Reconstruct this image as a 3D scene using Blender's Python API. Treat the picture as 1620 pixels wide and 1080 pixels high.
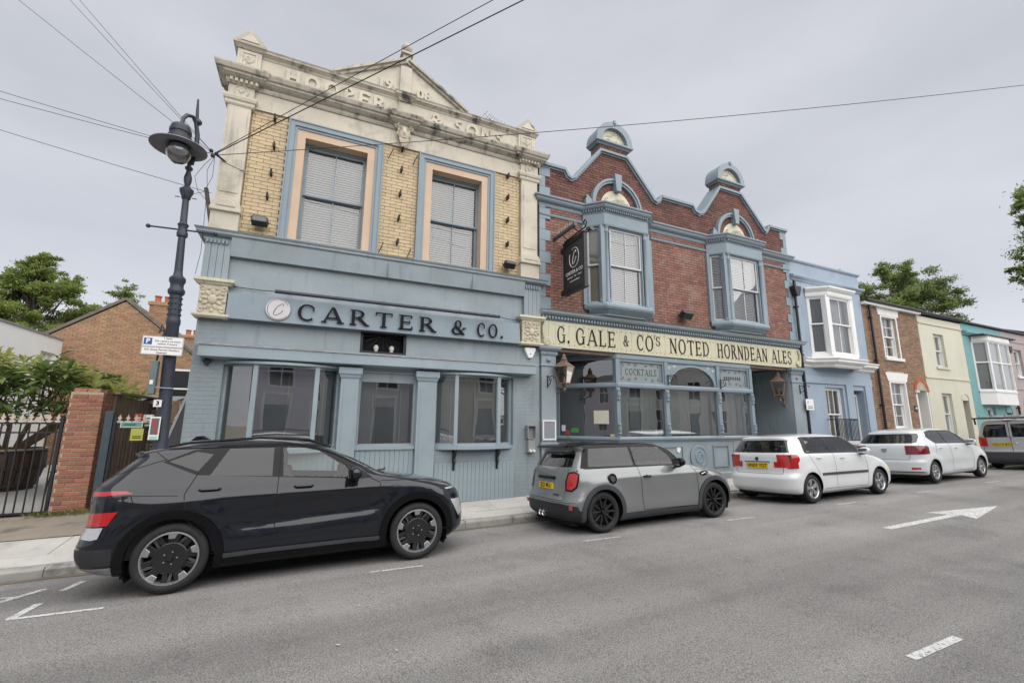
import bpy, bmesh, math, random
from mathutils import Vector, Matrix, noise as mnoise
from mathutils.bvhtree import BVHTree
random.seed(11)
PI = math.pi
sc = bpy.context.scene
col = sc.collection
for _o in list(bpy.data.objects): bpy.data.objects.remove(_o)

# ------------------------------------------------------------------ camera
CAM_H = 1.792
def cam_matrix(yaw, pitch, roll):
    f = Vector((math.sin(yaw)*math.cos(pitch), math.cos(yaw)*math.cos(pitch), math.sin(pitch)))
    r = Vector((math.cos(yaw), -math.sin(yaw), 0)); u = r.cross(f)
    r2 = r*math.cos(roll)+u*math.sin(roll); u2 = u*math.cos(roll)-r*math.sin(roll)
    m = Matrix((r2, u2, -f)).transposed().to_4x4(); m.translation = (0, 0, CAM_H); return m
cd = bpy.data.cameras.new('camera'); cam = bpy.data.objects.new('camera', cd); col.objects.link(cam)
cd.sensor_width = 36; cd.lens = 15.412; cd.sensor_fit = 'HORIZONTAL'; cd.clip_start = .05; cd.clip_end = 2000
cam.matrix_world = cam_matrix(.431483, .177399, .0080566); sc.camera = cam

# ------------------------------------------------------------------ world, sun, exposure
SUN_EL, SUN_AZ = math.radians(52), math.radians(168)     # azimuth from +Y: behind the camera, a little to its left
w = bpy.data.worlds.new('World'); sc.world = w; w.use_nodes = True
nt = w.node_tree; nt.nodes.clear()
def wn(t, **k):
    n = nt.nodes.new(t)
    for a, b in k.items(): setattr(n, a, b)
    return n
out = wn('ShaderNodeOutputWorld'); bg = wn('ShaderNodeBackground'); bg2 = wn('ShaderNodeBackground'); mx = wn('ShaderNodeMixShader')
sky = wn('ShaderNodeTexSky'); sky.sky_type = 'NISHITA'; sky.sun_disc = False
sky.sun_elevation = SUN_EL; sky.sun_rotation = SUN_AZ
bg.inputs[1].default_value = .06
tc = wn('ShaderNodeTexCoord'); mp = wn('ShaderNodeMapping'); mp.inputs['Scale'].default_value = (1.0, 1.0, 2.6); mp.inputs['Location'].default_value = (3.1, .7, 0)
sx_ = wn('ShaderNodeSeparateXYZ'); hz_ = wn('ShaderNodeMapRange'); hz_.inputs[1].default_value = 0; hz_.inputs[2].default_value = .5; hz_.inputs[3].default_value = 1.12; hz_.inputs[4].default_value = .965; vm_ = wn('ShaderNodeVectorMath', operation='SCALE')   # a thinner, paler cloud base towards the horizon
n1 = wn('ShaderNodeTexNoise'); n1.inputs['Scale'].default_value = 2.1; n1.inputs['Detail'].default_value = 6; n1.inputs['Roughness'].default_value = .5
rp = wn('ShaderNodeValToRGB'); rp.color_ramp.elements[0].position = .33; rp.color_ramp.elements[1].position = .68
rp.color_ramp.elements[0].color = (.204, .210, .228, 1); rp.color_ramp.elements[1].color = (.245, .250, .266, 1)
for a, b in ((tc.outputs['Generated'], mp.inputs[0]), (mp.outputs[0], n1.inputs['Vector']), (n1.outputs[0], rp.inputs[0]), (tc.outputs['Generated'], sx_.inputs[0]), (sx_.outputs[2], hz_.inputs[0]), (rp.outputs[0], vm_.inputs[0]), (hz_.outputs[0], vm_.inputs['Scale']), (vm_.outputs[0], bg2.inputs[0]),
             (sky.outputs[0], bg.inputs[0]), (bg.outputs[0], mx.inputs[1]), (bg2.outputs[0], mx.inputs[2]), (mx.outputs[0], out.inputs[0])): nt.links.new(a, b)
mx.inputs[0].default_value = .93; bg2.inputs[1].default_value = 1.0
sl = bpy.data.lights.new('sun', 'SUN'); sl.energy = 1.5; sl.angle = math.radians(100); sl.color = (1, .975, .945)
so = bpy.data.objects.new('sun', sl); col.objects.link(so)
sd = Vector((math.sin(SUN_AZ)*math.cos(SUN_EL), math.cos(SUN_AZ)*math.cos(SUN_EL), math.sin(SUN_EL)))
so.rotation_euler = sd.to_track_quat('Z', 'Y').to_euler(); so.location = (0, -20, 40)
vs = sc.view_settings; vs.view_transform = 'Standard'; vs.look = 'None'; vs.exposure = 1.56; vs.gamma = 1; vs.use_curve_mapping = False

# ------------------------------------------------------------------ materials
def S(r, g, b):
    return tuple(((c/255)/12.92 if c/255 <= .04045 else ((c/255+.055)/1.055)**2.4) for c in (r, g, b))
MATS = {}
def mat(name, c, rough=.6, var=.12, scale=2.5, bump=.15, bscale=60, metal=0., spec=.4, coat=0., rand=0., stain=None, streak=None, speck=None, coords='Object'):
    """painted / mineral surface: broad tone variation, fine relief, optional stains, streaks and specks"""
    m = bpy.data.materials.new(name); m.use_nodes = True; t = m.node_tree; N = t.nodes; L = t.links
    b = N['Principled BSDF']; b.inputs['Roughness'].default_value = rough; b.inputs['Metallic'].default_value = metal
    b.inputs['Specular IOR Level'].default_value = spec; b.inputs['Coat Weight'].default_value = coat; b.inputs['Coat Roughness'].default_value = .03
    tcn = N.new('ShaderNodeTexCoord')
    def noise(sv, det=4, mapscale=None):
        n = N.new('ShaderNodeTexNoise'); n.inputs['Scale'].default_value = sv; n.inputs['Detail'].default_value = det; n.inputs['Roughness'].default_value = .6
        if mapscale:
            mpn = N.new('ShaderNodeMapping'); mpn.inputs['Scale'].default_value = mapscale; L.new(tcn.outputs[coords], mpn.inputs[0]); L.new(mpn.outputs[0], n.inputs['Vector'])
        else: L.new(tcn.outputs[coords], n.inputs['Vector'])
        return n.outputs[0]
    def mixc(fac, A, B):
        x = N.new('ShaderNodeMix'); x.data_type = 'RGBA'
        for s, v in ((x.inputs[0], fac), (x.inputs[6], A), (x.inputs[7], B)):
            if hasattr(v, 'is_output'): L.new(v, s)
            elif isinstance(v, (int, float)): s.default_value = v
            else: s.default_value = (*v, 1)
        return x.outputs[2]
    def ramp(v, a, bq):
        r = N.new('ShaderNodeMapRange'); r.inputs[1].default_value = a; r.inputs[2].default_value = bq; L.new(v, r.inputs[0]); return r.outputs[0]
    lo = tuple(x*(1-var) for x in c); hi = tuple(min(1, x*(1+var)) for x in c)
    cc = mixc(ramp(noise(scale), .3, .7), lo, hi)
    if rand:
        oi = N.new('ShaderNodeObjectInfo'); ge = N.new('ShaderNodeNewGeometry'); ad = N.new('ShaderNodeMath'); ad.operation = 'ADD'
        L.new(oi.outputs['Random'], ad.inputs[0]); L.new(ge.outputs['Random Per Island'], ad.inputs[1])
        fr = N.new('ShaderNodeMath'); fr.operation = 'FRACT'; L.new(ad.outputs[0], fr.inputs[0])
        hs = N.new('ShaderNodeHueSaturation'); L.new(cc, hs.inputs['Color'])
        mr = N.new('ShaderNodeMapRange'); mr.inputs[3].default_value = 1-rand; mr.inputs[4].default_value = 1+rand; L.new(fr.outputs[0], mr.inputs[0]); L.new(mr.outputs[0], hs.inputs['Value'])
        m2 = N.new('ShaderNodeMath'); m2.operation = 'MULTIPLY'; m2.inputs[1].default_value = 7.31; L.new(fr.outputs[0], m2.inputs[0])
        f2 = N.new('ShaderNodeMath'); f2.operation = 'FRACT'; L.new(m2.outputs[0], f2.inputs[0])
        mr2 = N.new('ShaderNodeMapRange'); mr2.inputs[3].default_value = .5-rand*.07; mr2.inputs[4].default_value = .5+rand*.07; L.new(f2.outputs[0], mr2.inputs[0]); L.new(mr2.outputs[0], hs.inputs['Hue'])
        cc = hs.outputs[0]
    if stain:   # (colour, low, high, scale)
        cc = mixc(ramp(noise(stain[3], 6), stain[1], stain[2]), cc, stain[0])
    if streak:  # vertical runs: (colour, low, high)
        cc = mixc(ramp(noise(1., 5, (7., 7., .7)), streak[1], streak[2]), cc, streak[0])
    if speck:   # (colour, threshold, scale)
        cc = mixc(ramp(noise(speck[2], 2), speck[1], speck[1]+.06), cc, speck[0])
    L.new(cc, b.inputs['Base Color'])
    if bump:
        bp = N.new('ShaderNodeBump'); bp.inputs['Strength'].default_value = bump; bp.inputs['Distance'].default_value = .01
        L.new(noise(bscale, 3), bp.inputs['Height']); L.new(bp.outputs[0], b.inputs['Normal'])
    MATS[name] = m; return m
def glass_mat(name, tint, refl=1.0, rough=.0, wob=.0):
    m = bpy.data.materials.new(name); m.use_nodes = True; t = m.node_tree; N = t.nodes; L = t.links; N.clear()
    o = N.new('ShaderNodeOutputMaterial'); tr = N.new('ShaderNodeBsdfTransparent'); tr.inputs[0].default_value = (*tint, 1)
    gl = N.new('ShaderNodeBsdfGlossy'); gl.inputs['Roughness'].default_value = rough; gl.inputs[0].default_value = (1, 1, 1, 1)
    fr = N.new('ShaderNodeFresnel'); fr.inputs[0].default_value = 1.5
    mu = N.new('ShaderNodeMath'); mu.operation = 'MULTIPLY'; mu.use_clamp = True; mu.inputs[1].default_value = refl; L.new(fr.outputs[0], mu.inputs[0])
    x = N.new('ShaderNodeMixShader'); L.new(mu.outputs[0], x.inputs[0]); L.new(tr.outputs[0], x.inputs[1]); L.new(gl.outputs[0], x.inputs[2]); L.new(x.outputs[0], o.inputs[0])
    if wob:
        tcn = N.new('ShaderNodeTexCoord'); n = N.new('ShaderNodeTexNoise'); n.inputs['Scale'].default_value = 1.3; n.inputs['Detail'].default_value = 1
        bp = N.new('ShaderNodeBump'); bp.inputs['Strength'].default_value = wob; bp.inputs['Distance'].default_value = .02
        L.new(tcn.outputs['Object'], n.inputs['Vector']); L.new(n.outputs[0], bp.inputs['Height']); L.new(bp.outputs[0], gl.inputs['Normal']); L.new(bp.outputs[0], fr.inputs['Normal'])
    MATS[name] = m; return m
P_BLUE = mat('painted_blue_grey', (.25, .292, .311), .5, .12, 1.2, .12, 30, streak=((.165, .205, .225), .56, .8), stain=((.295, .335, .352), .60, .8, 3.))
P_BLUE2 = mat('painted_blue_trim', (.208, .258, .290), .45, .09, 1.5, .08, 50, streak=((.145, .185, .21), .6, .82))
P_AQUA = mat('painted_blue_pale_trim', (.275, .335, .36), .45, .09, 1.5, .08, 50, streak=((.19, .245, .27), .62, .85))
STONE = mat('weathered_cream_render', (.54, .495, .405), .8, .1, 1.4, .5, 45, stain=((.36, .33, .27), .54, .74, 2.2), streak=((.24, .225, .195), .60, .82))
STONE_D = mat('sooty_cornice_stone', (.44, .405, .335), .85, .15, 2., .6, 50, stain=((.085, .085, .075), .54, .66, 3.5), streak=((.20, .195, .17), .54, .75))
CARVED = mat('carved_cream_stone', (.52, .47, .36), .75, .12, 5, .5, 60, stain=((.27, .23, .17), .55, .75, 9))
YBRICK = mat('glazed_buff_brick', (.47, .355, .20), .35, .08, 6, .2, 90, rand=.09, spec=.5)
MORTAR = mat('grey_mortar', (.17, .15, .125), .9, .2, 8, .5, 120)
MORTAR_L = mat('pale_mortar', (.40, .34, .25), .9, .2, 8, .5, 120)
RBRICK = mat('dark_red_brick', (.140, .062, .047), .75, .18, 7, .5, 110, rand=.30, stain=((.075, .042, .036), .54, .72, 1.6))
RBRICK_L = mat('washed_red_brick', (.225, .112, .084), .75, .14, 5, .5, 110, rand=.22, stain=((.30, .20, .165), .52, .72, 1.8), streak=((.15, .085, .068), .56, .8))
MATS['red_brick'] = RBRICK
PEACH = mat('peach_surround_paint', (.53, .385, .275), .6, .06, 2, .1, 60)
WHITE = mat('white_gloss_paint', (.74, .74, .72), .35, .05, 2, .05, 60)
BLINDM = mat('blind_slat_white', (.52, .52, .505), .5, .03, 2, 0)
BLIND2 = mat('blind_slat_grey', (.24, .255, .26), .5, .03, 2, 0)
BLACKP = mat('black_metal_paint', (.018, .019, .022), .4, .2, 8, .1, 80)
IRON = mat('rusty_dark_iron', (.03, .024, .022), .7, .3, 20, .4, 90)
GLASS = glass_mat('window_glass', (.90, .91, .91), 2.6, 0, .22)
GLASS_D = glass_mat('shop_window_glass', (.80, .82, .82), 6.0, 0, .16)
CREAM = mat('cream_sign_board', (.53, .505, .36), .5, .06, 3, .15, 40, streak=((.42, .37, .22), .63, .85))
CREAM_L = mat('cream_carved_paint', (.58, .545, .42), .55, .1, 6, .3, 60, stain=((.33, .29, .2), .58, .78, 9))
LETTER_B = mat('dark_brown_lettering', (.035, .022, .018), .7, .1, 8, 0, spec=.15)
LETTER_K = mat('black_acrylic_lettering', (.010, .011, .015), .6, .05, 4, 0, spec=.15)
LEAD = mat('lead_flashing', (.24, .245, .25), .6, .2, 6, .4, 40)
DARKIN = mat('dark_interior_finish', (.10, .10, .105), .8, .15, 2, .1, 30)
ROOFT = mat('brown_clay_tile', (.16, .10, .075), .85, .2, 5, .4, 60, rand=.2)

# ------------------------------------------------------------------ mesh helpers
class MB:
    def __init__(s, T=None): s.v = []; s.f = []; s.T = T
    def add(s, vs, fs):
        o = len(s.v)
        if s.T is not None: vs = [s.T @ Vector(p) for p in vs]
        s.v += [tuple(p) for p in vs]; s.f += [tuple(i+o for i in f) for f in fs]; return s
    def box(s, x0, x1, y0, y1, z0, z1):
        return s.add([(x0,y0,z0),(x1,y0,z0),(x1,y1,z0),(x0,y1,z0),(x0,y0,z1),(x1,y0,z1),(x1,y1,z1),(x0,y1,z1)],
                     [(3,2,1,0),(4,5,6,7),(0,1,5,4),(1,2,6,5),(2,3,7,6),(3,0,4,7)])
    def prism(s, poly, y0, y1):           # polygon in x,z pulled along y
        n = len(poly); a = sum(poly[i][0]*poly[(i+1)%n][1]-poly[(i+1)%n][0]*poly[i][1] for i in range(n))
        if a < 0: poly = poly[::-1]
        vs = [(x,y0,z) for x,z in poly]+[(x,y1,z) for x,z in poly]
        return s.add(vs, [tuple(range(n)), tuple(range(2*n-1,n-1,-1))]+[(i,n+i,n+(i+1)%n,(i+1)%n) for i in range(n)])
    def slab(s, poly, z0, z1):            # polygon in x,y pulled along z
        n = len(poly); a = sum(poly[i][0]*poly[(i+1)%n][1]-poly[(i+1)%n][0]*poly[i][1] for i in range(n))
        if a < 0: poly = poly[::-1]
        zz = lambda z, p: z(*p) if callable(z) else z
        vs = [(x,y,zz(z0,(x,y))) for x,y in poly]+[(x,y,zz(z1,(x,y))) for x,y in poly]
        return s.add(vs, [tuple(range(n-1,-1,-1)), tuple(range(n,2*n))]+[(i,(i+1)%n,n+(i+1)%n,n+i) for i in range(n)])
    def ring(s, x0, x1, z0, z1, w, y0, y1, bottom=True):   # rectangular frame lying inside x0..x1, z0..z1
        s.box(x0, x0+w, y0, y1, z0, z1); s.box(x1-w, x1, y0, y1, z0, z1); s.box(x0+w, x1-w, y0+.0007, y1, z1-w, z1)
        if bottom: s.box(x0+w, x1-w, y0+.0007, y1, z0, z0+w)
        return s
    def sweep(s, path, prof, closed=False):  # prof: closed polygon of (outward offset, z); path in plan, outward is to its right
        n = len(path); m = len(prof); nn = []
        for i in range(n):
            p = Vector(path[i]).to_2d()
            a = (Vector(path[i])-Vector(path[i-1])).to_2d() if (i > 0 or closed) else None
            b = (Vector(path[(i+1)%n])-Vector(path[i])).to_2d() if (i < n-1 or closed) else None
            na = Vector((a.y,-a.x)).normalized() if a is not None else None; nb = Vector((b.y,-b.x)).normalized() if b is not None else None
            if na is None: q = nb
            elif nb is None: q = na
            else: q = (na+nb); q = q/max(.2, q.dot(na))
            nn.append(q)
        vs = [(path[i][0]+nn[i].x*o, path[i][1]+nn[i].y*o, z) for i in range(n) for o, z in prof]
        fs = []
        for i in range(n if closed else n-1):
            j = (i+1) % n
            for k in range(m): fs.append((i*m+k, j*m+k, j*m+(k+1)%m, i*m+(k+1)%m))
        if not closed: fs += [tuple(range(m)), tuple((n-1)*m+k for k in range(m-1,-1,-1))]
        return s.add(vs, fs)
    def tube(s, pts, r, n=8, caps=True):
        pts = [Vector(p) for p in pts]; rr = r if isinstance(r, (list, tuple)) else [r]*len(pts); vs = []; up = None
        for i, p in enumerate(pts):
            d = (pts[min(i+1,len(pts)-1)]-pts[max(i-1,0)]).normalized()
            if up is None: up = Vector((0,0,1)) if abs(d.z) < .9 else Vector((1,0,0))
            a = d.cross(up); a = a.normalized() if a.length > 1e-6 else Vector((1,0,0)); b2 = a.cross(d).normalized(); up = b2
            for k in range(n):
                t = 2*PI*k/n; vs.append(p+(a*math.cos(t)+b2*math.sin(t))*rr[i])
        fs = [(i*n+k, i*n+(k+1)%n, (i+1)*n+(k+1)%n, (i+1)*n+k) for i in range(len(pts)-1) for k in range(n)]
        if caps: fs += [tuple(range(n-1,-1,-1)), tuple((len(pts)-1)*n+k for k in range(n))]
        return s.add(vs, fs)
    def lathe(s, prof, c=(0,0,0), n=16, axis='z', a0=0, a1=2*PI):   # prof: (radius, height)
        full = abs(a1-a0-2*PI) < 1e-6; cnt = n if full else n+1; vs = []
        for r, h in prof:
            for k in range(cnt):
                t = a0+(a1-a0)*k/n; x, y = r*math.cos(t), r*math.sin(t)
                p = {'z': (x,y,h), 'y': (x,h,y), 'x': (h,x,y)}[axis]; vs.append((p[0]+c[0], p[1]+c[1], p[2]+c[2]))
        fs = []
        for i in range(len(prof)-1):
            for k in range(n):
                k2 = (k+1) % cnt; q = (i*cnt+k, i*cnt+k2, (i+1)*cnt+k2, (i+1)*cnt+k); fs.append(q if axis != 'y' else q[::-1])
        return s.add(vs, fs)
    def ball(s, c, r, n=12, sc3=(1,1,1), R=None):
        vs = []; fs = []; m = max(5, n//2)
        for i in range(m+1):
            th = PI*i/m
            for k in range(n):
                ph = 2*PI*k/n; p = Vector((math.sin(th)*math.cos(ph)*r*sc3[0], math.sin(th)*math.sin(ph)*r*sc3[1], math.cos(th)*r*sc3[2]))
                if R is not None: p = R @ p
                vs.append(p+Vector(c))
        for i in range(m):
            for k in range(n): fs.append((i*n+k, (i+1)*n+k, (i+1)*n+(k+1)%n, i*n+(k+1)%n))
        return s.add(vs, fs)
    def build(s, name, m, parent=None, smooth=False, fix=True, bev=0):
        me = bpy.data.meshes.new(name); me.from_pydata(s.v, [], s.f); 
        if fix or bev:
            bm = bmesh.new(); bm.from_mesh(me)
            bmesh.ops.remove_doubles(bm, verts=bm.verts, dist=1e-5) if smooth else None
            bmesh.ops.recalc_face_normals(bm, faces=bm.faces); bm.to_mesh(me); bm.free()
        if m: me.materials.append(m)
        if smooth:
            for p in me.polygons: p.use_smooth = True
            if smooth != 'all': me.set_sharp_from_angle(angle=math.radians(38))
        ob = bpy.data.objects.new(name, me); col.objects.link(ob)
        if bev:
            bv = ob.modifiers.new('bevel', 'BEVEL'); bv.width = bev; bv.segments = 2; bv.limit_method = 'ANGLE'; bv.angle_limit = math.radians(40)
        if parent: attach(ob, parent)
        return ob
LOCAL = set()
def attach(ob, parent):
    ob.parent = parent
    if parent.type == 'EMPTY' and parent.name not in LOCAL: ob.location = -parent.location
    return ob
def tag(o, label, cat, group=None, kind=None):
    if label: o['label'] = label
    if cat: o['category'] = cat
    if group: o['group'] = group
    if kind: o['kind'] = kind
    return o
def thing(name, label, cat, loc=(0,0,0), group=None, local=False, rz=0):
    o = bpy.data.objects.new(name, None); col.objects.link(o); o.location = loc; o.rotation_euler = (0,0,rz); o.empty_display_size = .2
    if local: LOCAL.add(o.name)
    return tag(o, label, cat, group)
def structure(o): o['kind'] = 'structure'; return o
def inst(me, name, parent, loc, scale=(1,1,1), rot=None):
    o = bpy.data.objects.new(name, me); col.objects.link(o)
    if parent is not None:
        o.parent = parent; off = Vector((0,0,0))
        if parent.type == 'EMPTY' and parent.name not in LOCAL: off = parent.location
        o.location = Vector(loc)-off
    else: o.location = loc
    o.scale = scale
    if rot is not None: o.rotation_euler = rot
    return o
def wall_holes(mb, x0, x1, z0, z1, holes, y0, y1):
    xs = sorted({x0, x1, *[v for h in holes for v in h[:2]]}); zs = sorted({z0, z1, *[v for h in holes for v in h[2:]]})
    xs = [v for v in xs if x0 <= v <= x1]; zs = [v for v in zs if z0 <= v <= z1]
    solid = lambda i, k: 0 <= i < len(xs)-1 and 0 <= k < len(zs)-1 and not any(h[0] <= (xs[i]+xs[i+1])/2 <= h[1] and h[2] <= (zs[k]+zs[k+1])/2 <= h[3] for h in holes)
    for i in range(len(xs)-1):
        for k in range(len(zs)-1):
            if not solid(i, k): continue
            a, b, c, d = xs[i], xs[i+1], zs[k], zs[k+1]
            vs = [(a,y0,c),(b,y0,c),(b,y1,c),(a,y1,c),(a,y0,d),(b,y0,d),(b,y1,d),(a,y1,d)]; fs = [(0,1,5,4),(2,3,7,6)]
            if not solid(i-1, k): fs.append((3,0,4,7))
            if not solid(i+1, k): fs.append((1,2,6,5))
            if not solid(i, k-1): fs.append((3,2,1,0))
            if not solid(i, k+1): fs.append((4,5,6,7))
            mb.add(vs, fs)
    return mb
# a brick with chamfered front edges, unit size, front face at y=0, body behind it
def unit_brick(name, m, c=.06):
    cx, cz = .022, .09
    v = [(-.5,.06,-.5),(.5,.06,-.5),(.5,.06,.5),(-.5,.06,.5),(-.5+cx,0,-.5+cz),(.5-cx,0,-.5+cz),(.5-cx,0,.5-cz),(-.5+cx,0,.5-cz),(-.5,1,-.5),(.5,1,-.5),(.5,1,.5),(-.5,1,.5)]
    f = [(4,5,6,7),(0,1,5,4),(1,2,6,5),(2,3,7,6),(3,0,4,7),(0,8,9,1),(1,9,10,2),(2,10,11,3),(3,11,8,0)]
    me = bpy.data.meshes.new(name); me.from_pydata(v, [], f); me.materials.append(m); return me, v, f
def poly_spans(poly, z):
    xs = []
    n = len(poly)
    for i in range(n):
        (xa, za), (xb, zb) = poly[i], poly[(i+1) % n]
        if (za <= z < zb) or (zb <= z < za): xs.append(xa+(z-za)/(zb-za)*(xb-xa))
    xs.sort(); return list(zip(xs[::2], xs[1::2]))
def lay_bricks(parent, m, poly, holes, yf, bw=.225, bh=.075, j=.010, depth=.03, singles=0, rank=None, name='brick', jit=.003, spanfn=None, header=False):
    """bricks of one wall face (x,z) at y=yf; the `singles` that show largest are objects of their own, the rest one part"""
    zs = [p[1] for p in poly]; z = min(zs); k = 0; out = []
    while z+bh*.6 < max(zs):
        zt = z+bh-j; sp = [poly_spans(poly, z+.012), poly_spans(poly, zt-.012)]
        spans = []
        for a in sp[0]:
            for b in sp[1]:
                lo, hi = max(a[0], b[0]), min(a[1], b[1])
                if hi-lo > .05: spans.append((lo, hi))
        for h in holes:
            ns = []
            if callable(h): iv = h((z+zt)/2)
            else: iv = (h[0], h[1]) if (h[2] < zt-.02 and h[3] > z+.02) else None
            if iv is None: continue
            for lo, hi in spans:
                if iv[1] <= lo or iv[0] >= hi: ns.append((lo, hi))
                else:
                    if iv[0]-lo > .03: ns.append((lo, iv[0]-.004))
                    if hi-iv[1] > .03: ns.append((iv[1]+.004, hi))
            spans = ns
        for lo, hi in spans:
            x = math.floor(lo/bw)*bw + (bw/2 if k % 2 else 0) - bw
            while x < hi:
                a, b = max(x, lo), min(x+bw-j, hi)
                if b-a > .035: out.append(((a+b)/2, (z+zt)/2, b-a, zt-z))
                x += bw
        z += bh; k += 1
    if singles: out.sort(key=rank or (lambda q: abs(q[0])))
    me, uv, uf = unit_brick(name, m)
    for q in out[:singles]:
        o = inst(me, name, parent, (q[0], yf+random.uniform(-jit, jit), q[1]), (q[2], depth, q[3]))
    rest = out[singles:]
    if rest:
        mb = MB()
        for q in rest:
            dy = random.uniform(-jit, jit); mb.add([(q[0]+p[0]*q[2], yf+dy+p[1]*depth, q[1]+p[2]*q[3]) for p in uv], uf)
        o = mb.build('brickwork', m, parent, fix=False); o['kind'] = 'stuff'
    return out

# ------------------------------------------------------------------ lettering drawn as strokes
def g_line(x0, y0, x1, y1, w):
    if abs(y1-y0) < 1e-6: return [[(x0,y0-w/2),(x1,y0-w/2),(x1,y0+w/2),(x0,y0+w/2)]]
    h = w*math.hypot(x1-x0, y1-y0)/abs(y1-y0)/2
    return [[(x0-h,y0),(x0+h,y0),(x1+h,y1),(x1-h,y1)]]
def g_arc(cx, cy, rx, ry, a0, a1, T, t, n=22):
    o = []
    pr = None
    for i in range(n+1):
        a = math.radians(a0+(a1-a0)*i/n); wd = t+(T-t)*abs(math.cos(a))**1.4
        p = ((cx+(rx)*math.cos(a), cy+(ry)*math.sin(a)), (cx+(rx-wd)*math.cos(a), cy+(ry-(t+(T-t)*.25 if wd > t else t))*math.sin(a)))
        if pr: o.append([pr[0], p[0], p[1], pr[1]])
        pr = p
    return o
def glyph(c, T=.16, t=.06, sf=.09):
    """capital letter of height 1: (polygons, advance)"""
    P = []; l = lambda *a: P.extend(g_line(*a)); arc = lambda *a: P.extend(g_arc(*a))
    def ser(x, y, wd=T):
        if sf: P.append([(x-wd/2-sf, y), (x+wd/2+sf, y), (x+wd/2+sf, y+(t*.9 if y < .5 else -t*.9)), (x-wd/2-sf, y+(t*.9 if y < .5 else -t*.9))])
    if c == 'C': arc(.44,.5,.42,.52,48,312,T,t); l(.72,.62,.72,.88,t) if sf else None; adv = .84
    elif c == 'G': arc(.44,.5,.42,.52,48,318,T,t); l(.72,.66,.72,.88,t) if sf else None; l(.74,.04,.74,.42,T*.9); ser(.72,.46); adv = .95
    elif c == 'O': arc(.48,.5,.46,.52,0,360,T,t); adv = 1.02
    elif c == 'A': l(.08,0,.44,1,t*1.2); l(.86,0,.46,1,T); l(.2,.3,.72,.3,t); ser(.08,0,t); ser(.85,0); adv = .98
    elif c == 'R': l(.16,0,.16,1,T); arc(.36,.74,.33,.26,-90,90,T,t); l(.16,.97,.38,.97,t); l(.16,.5,.38,.5,t); l(.82,0,.42,.5,T*.95); ser(.16,0); ser(.14,1,T*.7); ser(.84,0,T*.4); adv = .93
    elif c == 'P': l(.16,0,.16,1,T); arc(.36,.72,.33,.28,-90,90,T,t); l(.16,.97,.38,.97,t); l(.16,.47,.38,.47,t); ser(.16,0); ser(.14,1,T*.7); adv = .78
    elif c == 'T': l(.45,0,.45,1,T); l(.03,.96,.87,.96,t*1.2); l(.05,.8,.05,.98,t); l(.85,.8,.85,.98,t); ser(.45,0); adv = .92
    elif c == 'E': l(.16,0,.16,1,T); l(.16,.96,.66,.96,t*1.15); l(.16,.52,.56,.52,t); l(.16,.04,.7,.04,t*1.15); l(.66,.8,.66,.98,t); l(.7,.02,.7,.22,t); l(.56,.42,.56,.62,t*.8); ser(.12,0,T*.5); ser(.12,1,T*.5); adv = .80
    elif c == 'L': l(.16,0,.16,1,T); l(.16,.04,.64,.04,t*1.15); l(.64,.02,.64,.24,t); ser(.16,1); ser(.12,0,T*.5); adv = .74
    elif c == 'N': l(.14,0,.14,1,t*1.2); l(.14,1,.78,0,T); l(.78,0,.78,1,t*1.2); ser(.14,0,t); ser(.12,1,t); ser(.78,1,t); adv = .95
    elif c == 'H': l(.16,0,.16,1,T); l(.74,0,.74,1,T); l(.16,.54,.74,.54,t); [ser(x,y) for x in (.16,.74) for y in (0,1)]; adv = .93
    elif c == 'D': l(.16,0,.16,1,T); arc(.34,.5,.5,.5,-90,90,T,t); l(.16,.97,.36,.97,t); l(.16,.03,.36,.03,t); ser(.12,0,T*.5); ser(.12,1,T*.5); adv = .92
    elif c == 'S': arc(.34,.75,.29,.27,40,270,T*.85,t); arc(.34,.25,.31,.27,-140,90,T*.9,t); l(.56,.72,.56,.92,t) if sf else None; l(.06,.08,.06,.28,t) if sf else None; adv = .70
    elif c == 'K': l(.16,0,.16,1,T); l(.2,.42,.7,1,t*1.2); l(.8,0,.36,.58,T); ser(.16,0); ser(.16,1); ser(.7,1,t); ser(.8,0,T*.4); adv = .90
    elif c == 'I': l(.18,0,.18,1,T); ser(.18,0); ser(.18,1); adv = .38
    elif c == '&': arc(.42,.76,.22,.26,-35,215,T*.7,t); l(.26,.62,.8,0,T*.9); arc(.36,.27,.34,.29,95,350,T*.9,t); l(.5,.5,.62,.62,t); l(.68,.3,.84,.48,t); l(.74,.48,.96,.48,t) if sf else None; adv = 1.05
    elif c == '.': arc(.1,.09,.1,.1,0,360,.1,.1); adv = .36
    elif c == "'": l(.06,.72,.1,1,.08); adv = .22
    else: adv = .42
    return P, adv
def line_width(txt, h, sp, **k): return sum((glyph(c, **k)[1]+sp)*h for c in txt)-sp*h
def letters(parent, txt, x, z, h, yf, depth, m, sp=.12, xs=1., name='letter', widths=None, **k):
    """serif capitals along x at y=yf, each letter a mesh; h cap height"""
    for c in txt:
        P, adv = glyph(c, **k)
        if P:
            mb = MB()
            for i, q in enumerate(P): mb.prism([(x+p[0]*h*xs, z+p[1]*h) for p in q], yf-(i % 7)*.0004, yf+depth)
            mb.build(name, m, parent, fix=False)
        x += (adv+sp)*h*xs
    return x
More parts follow.
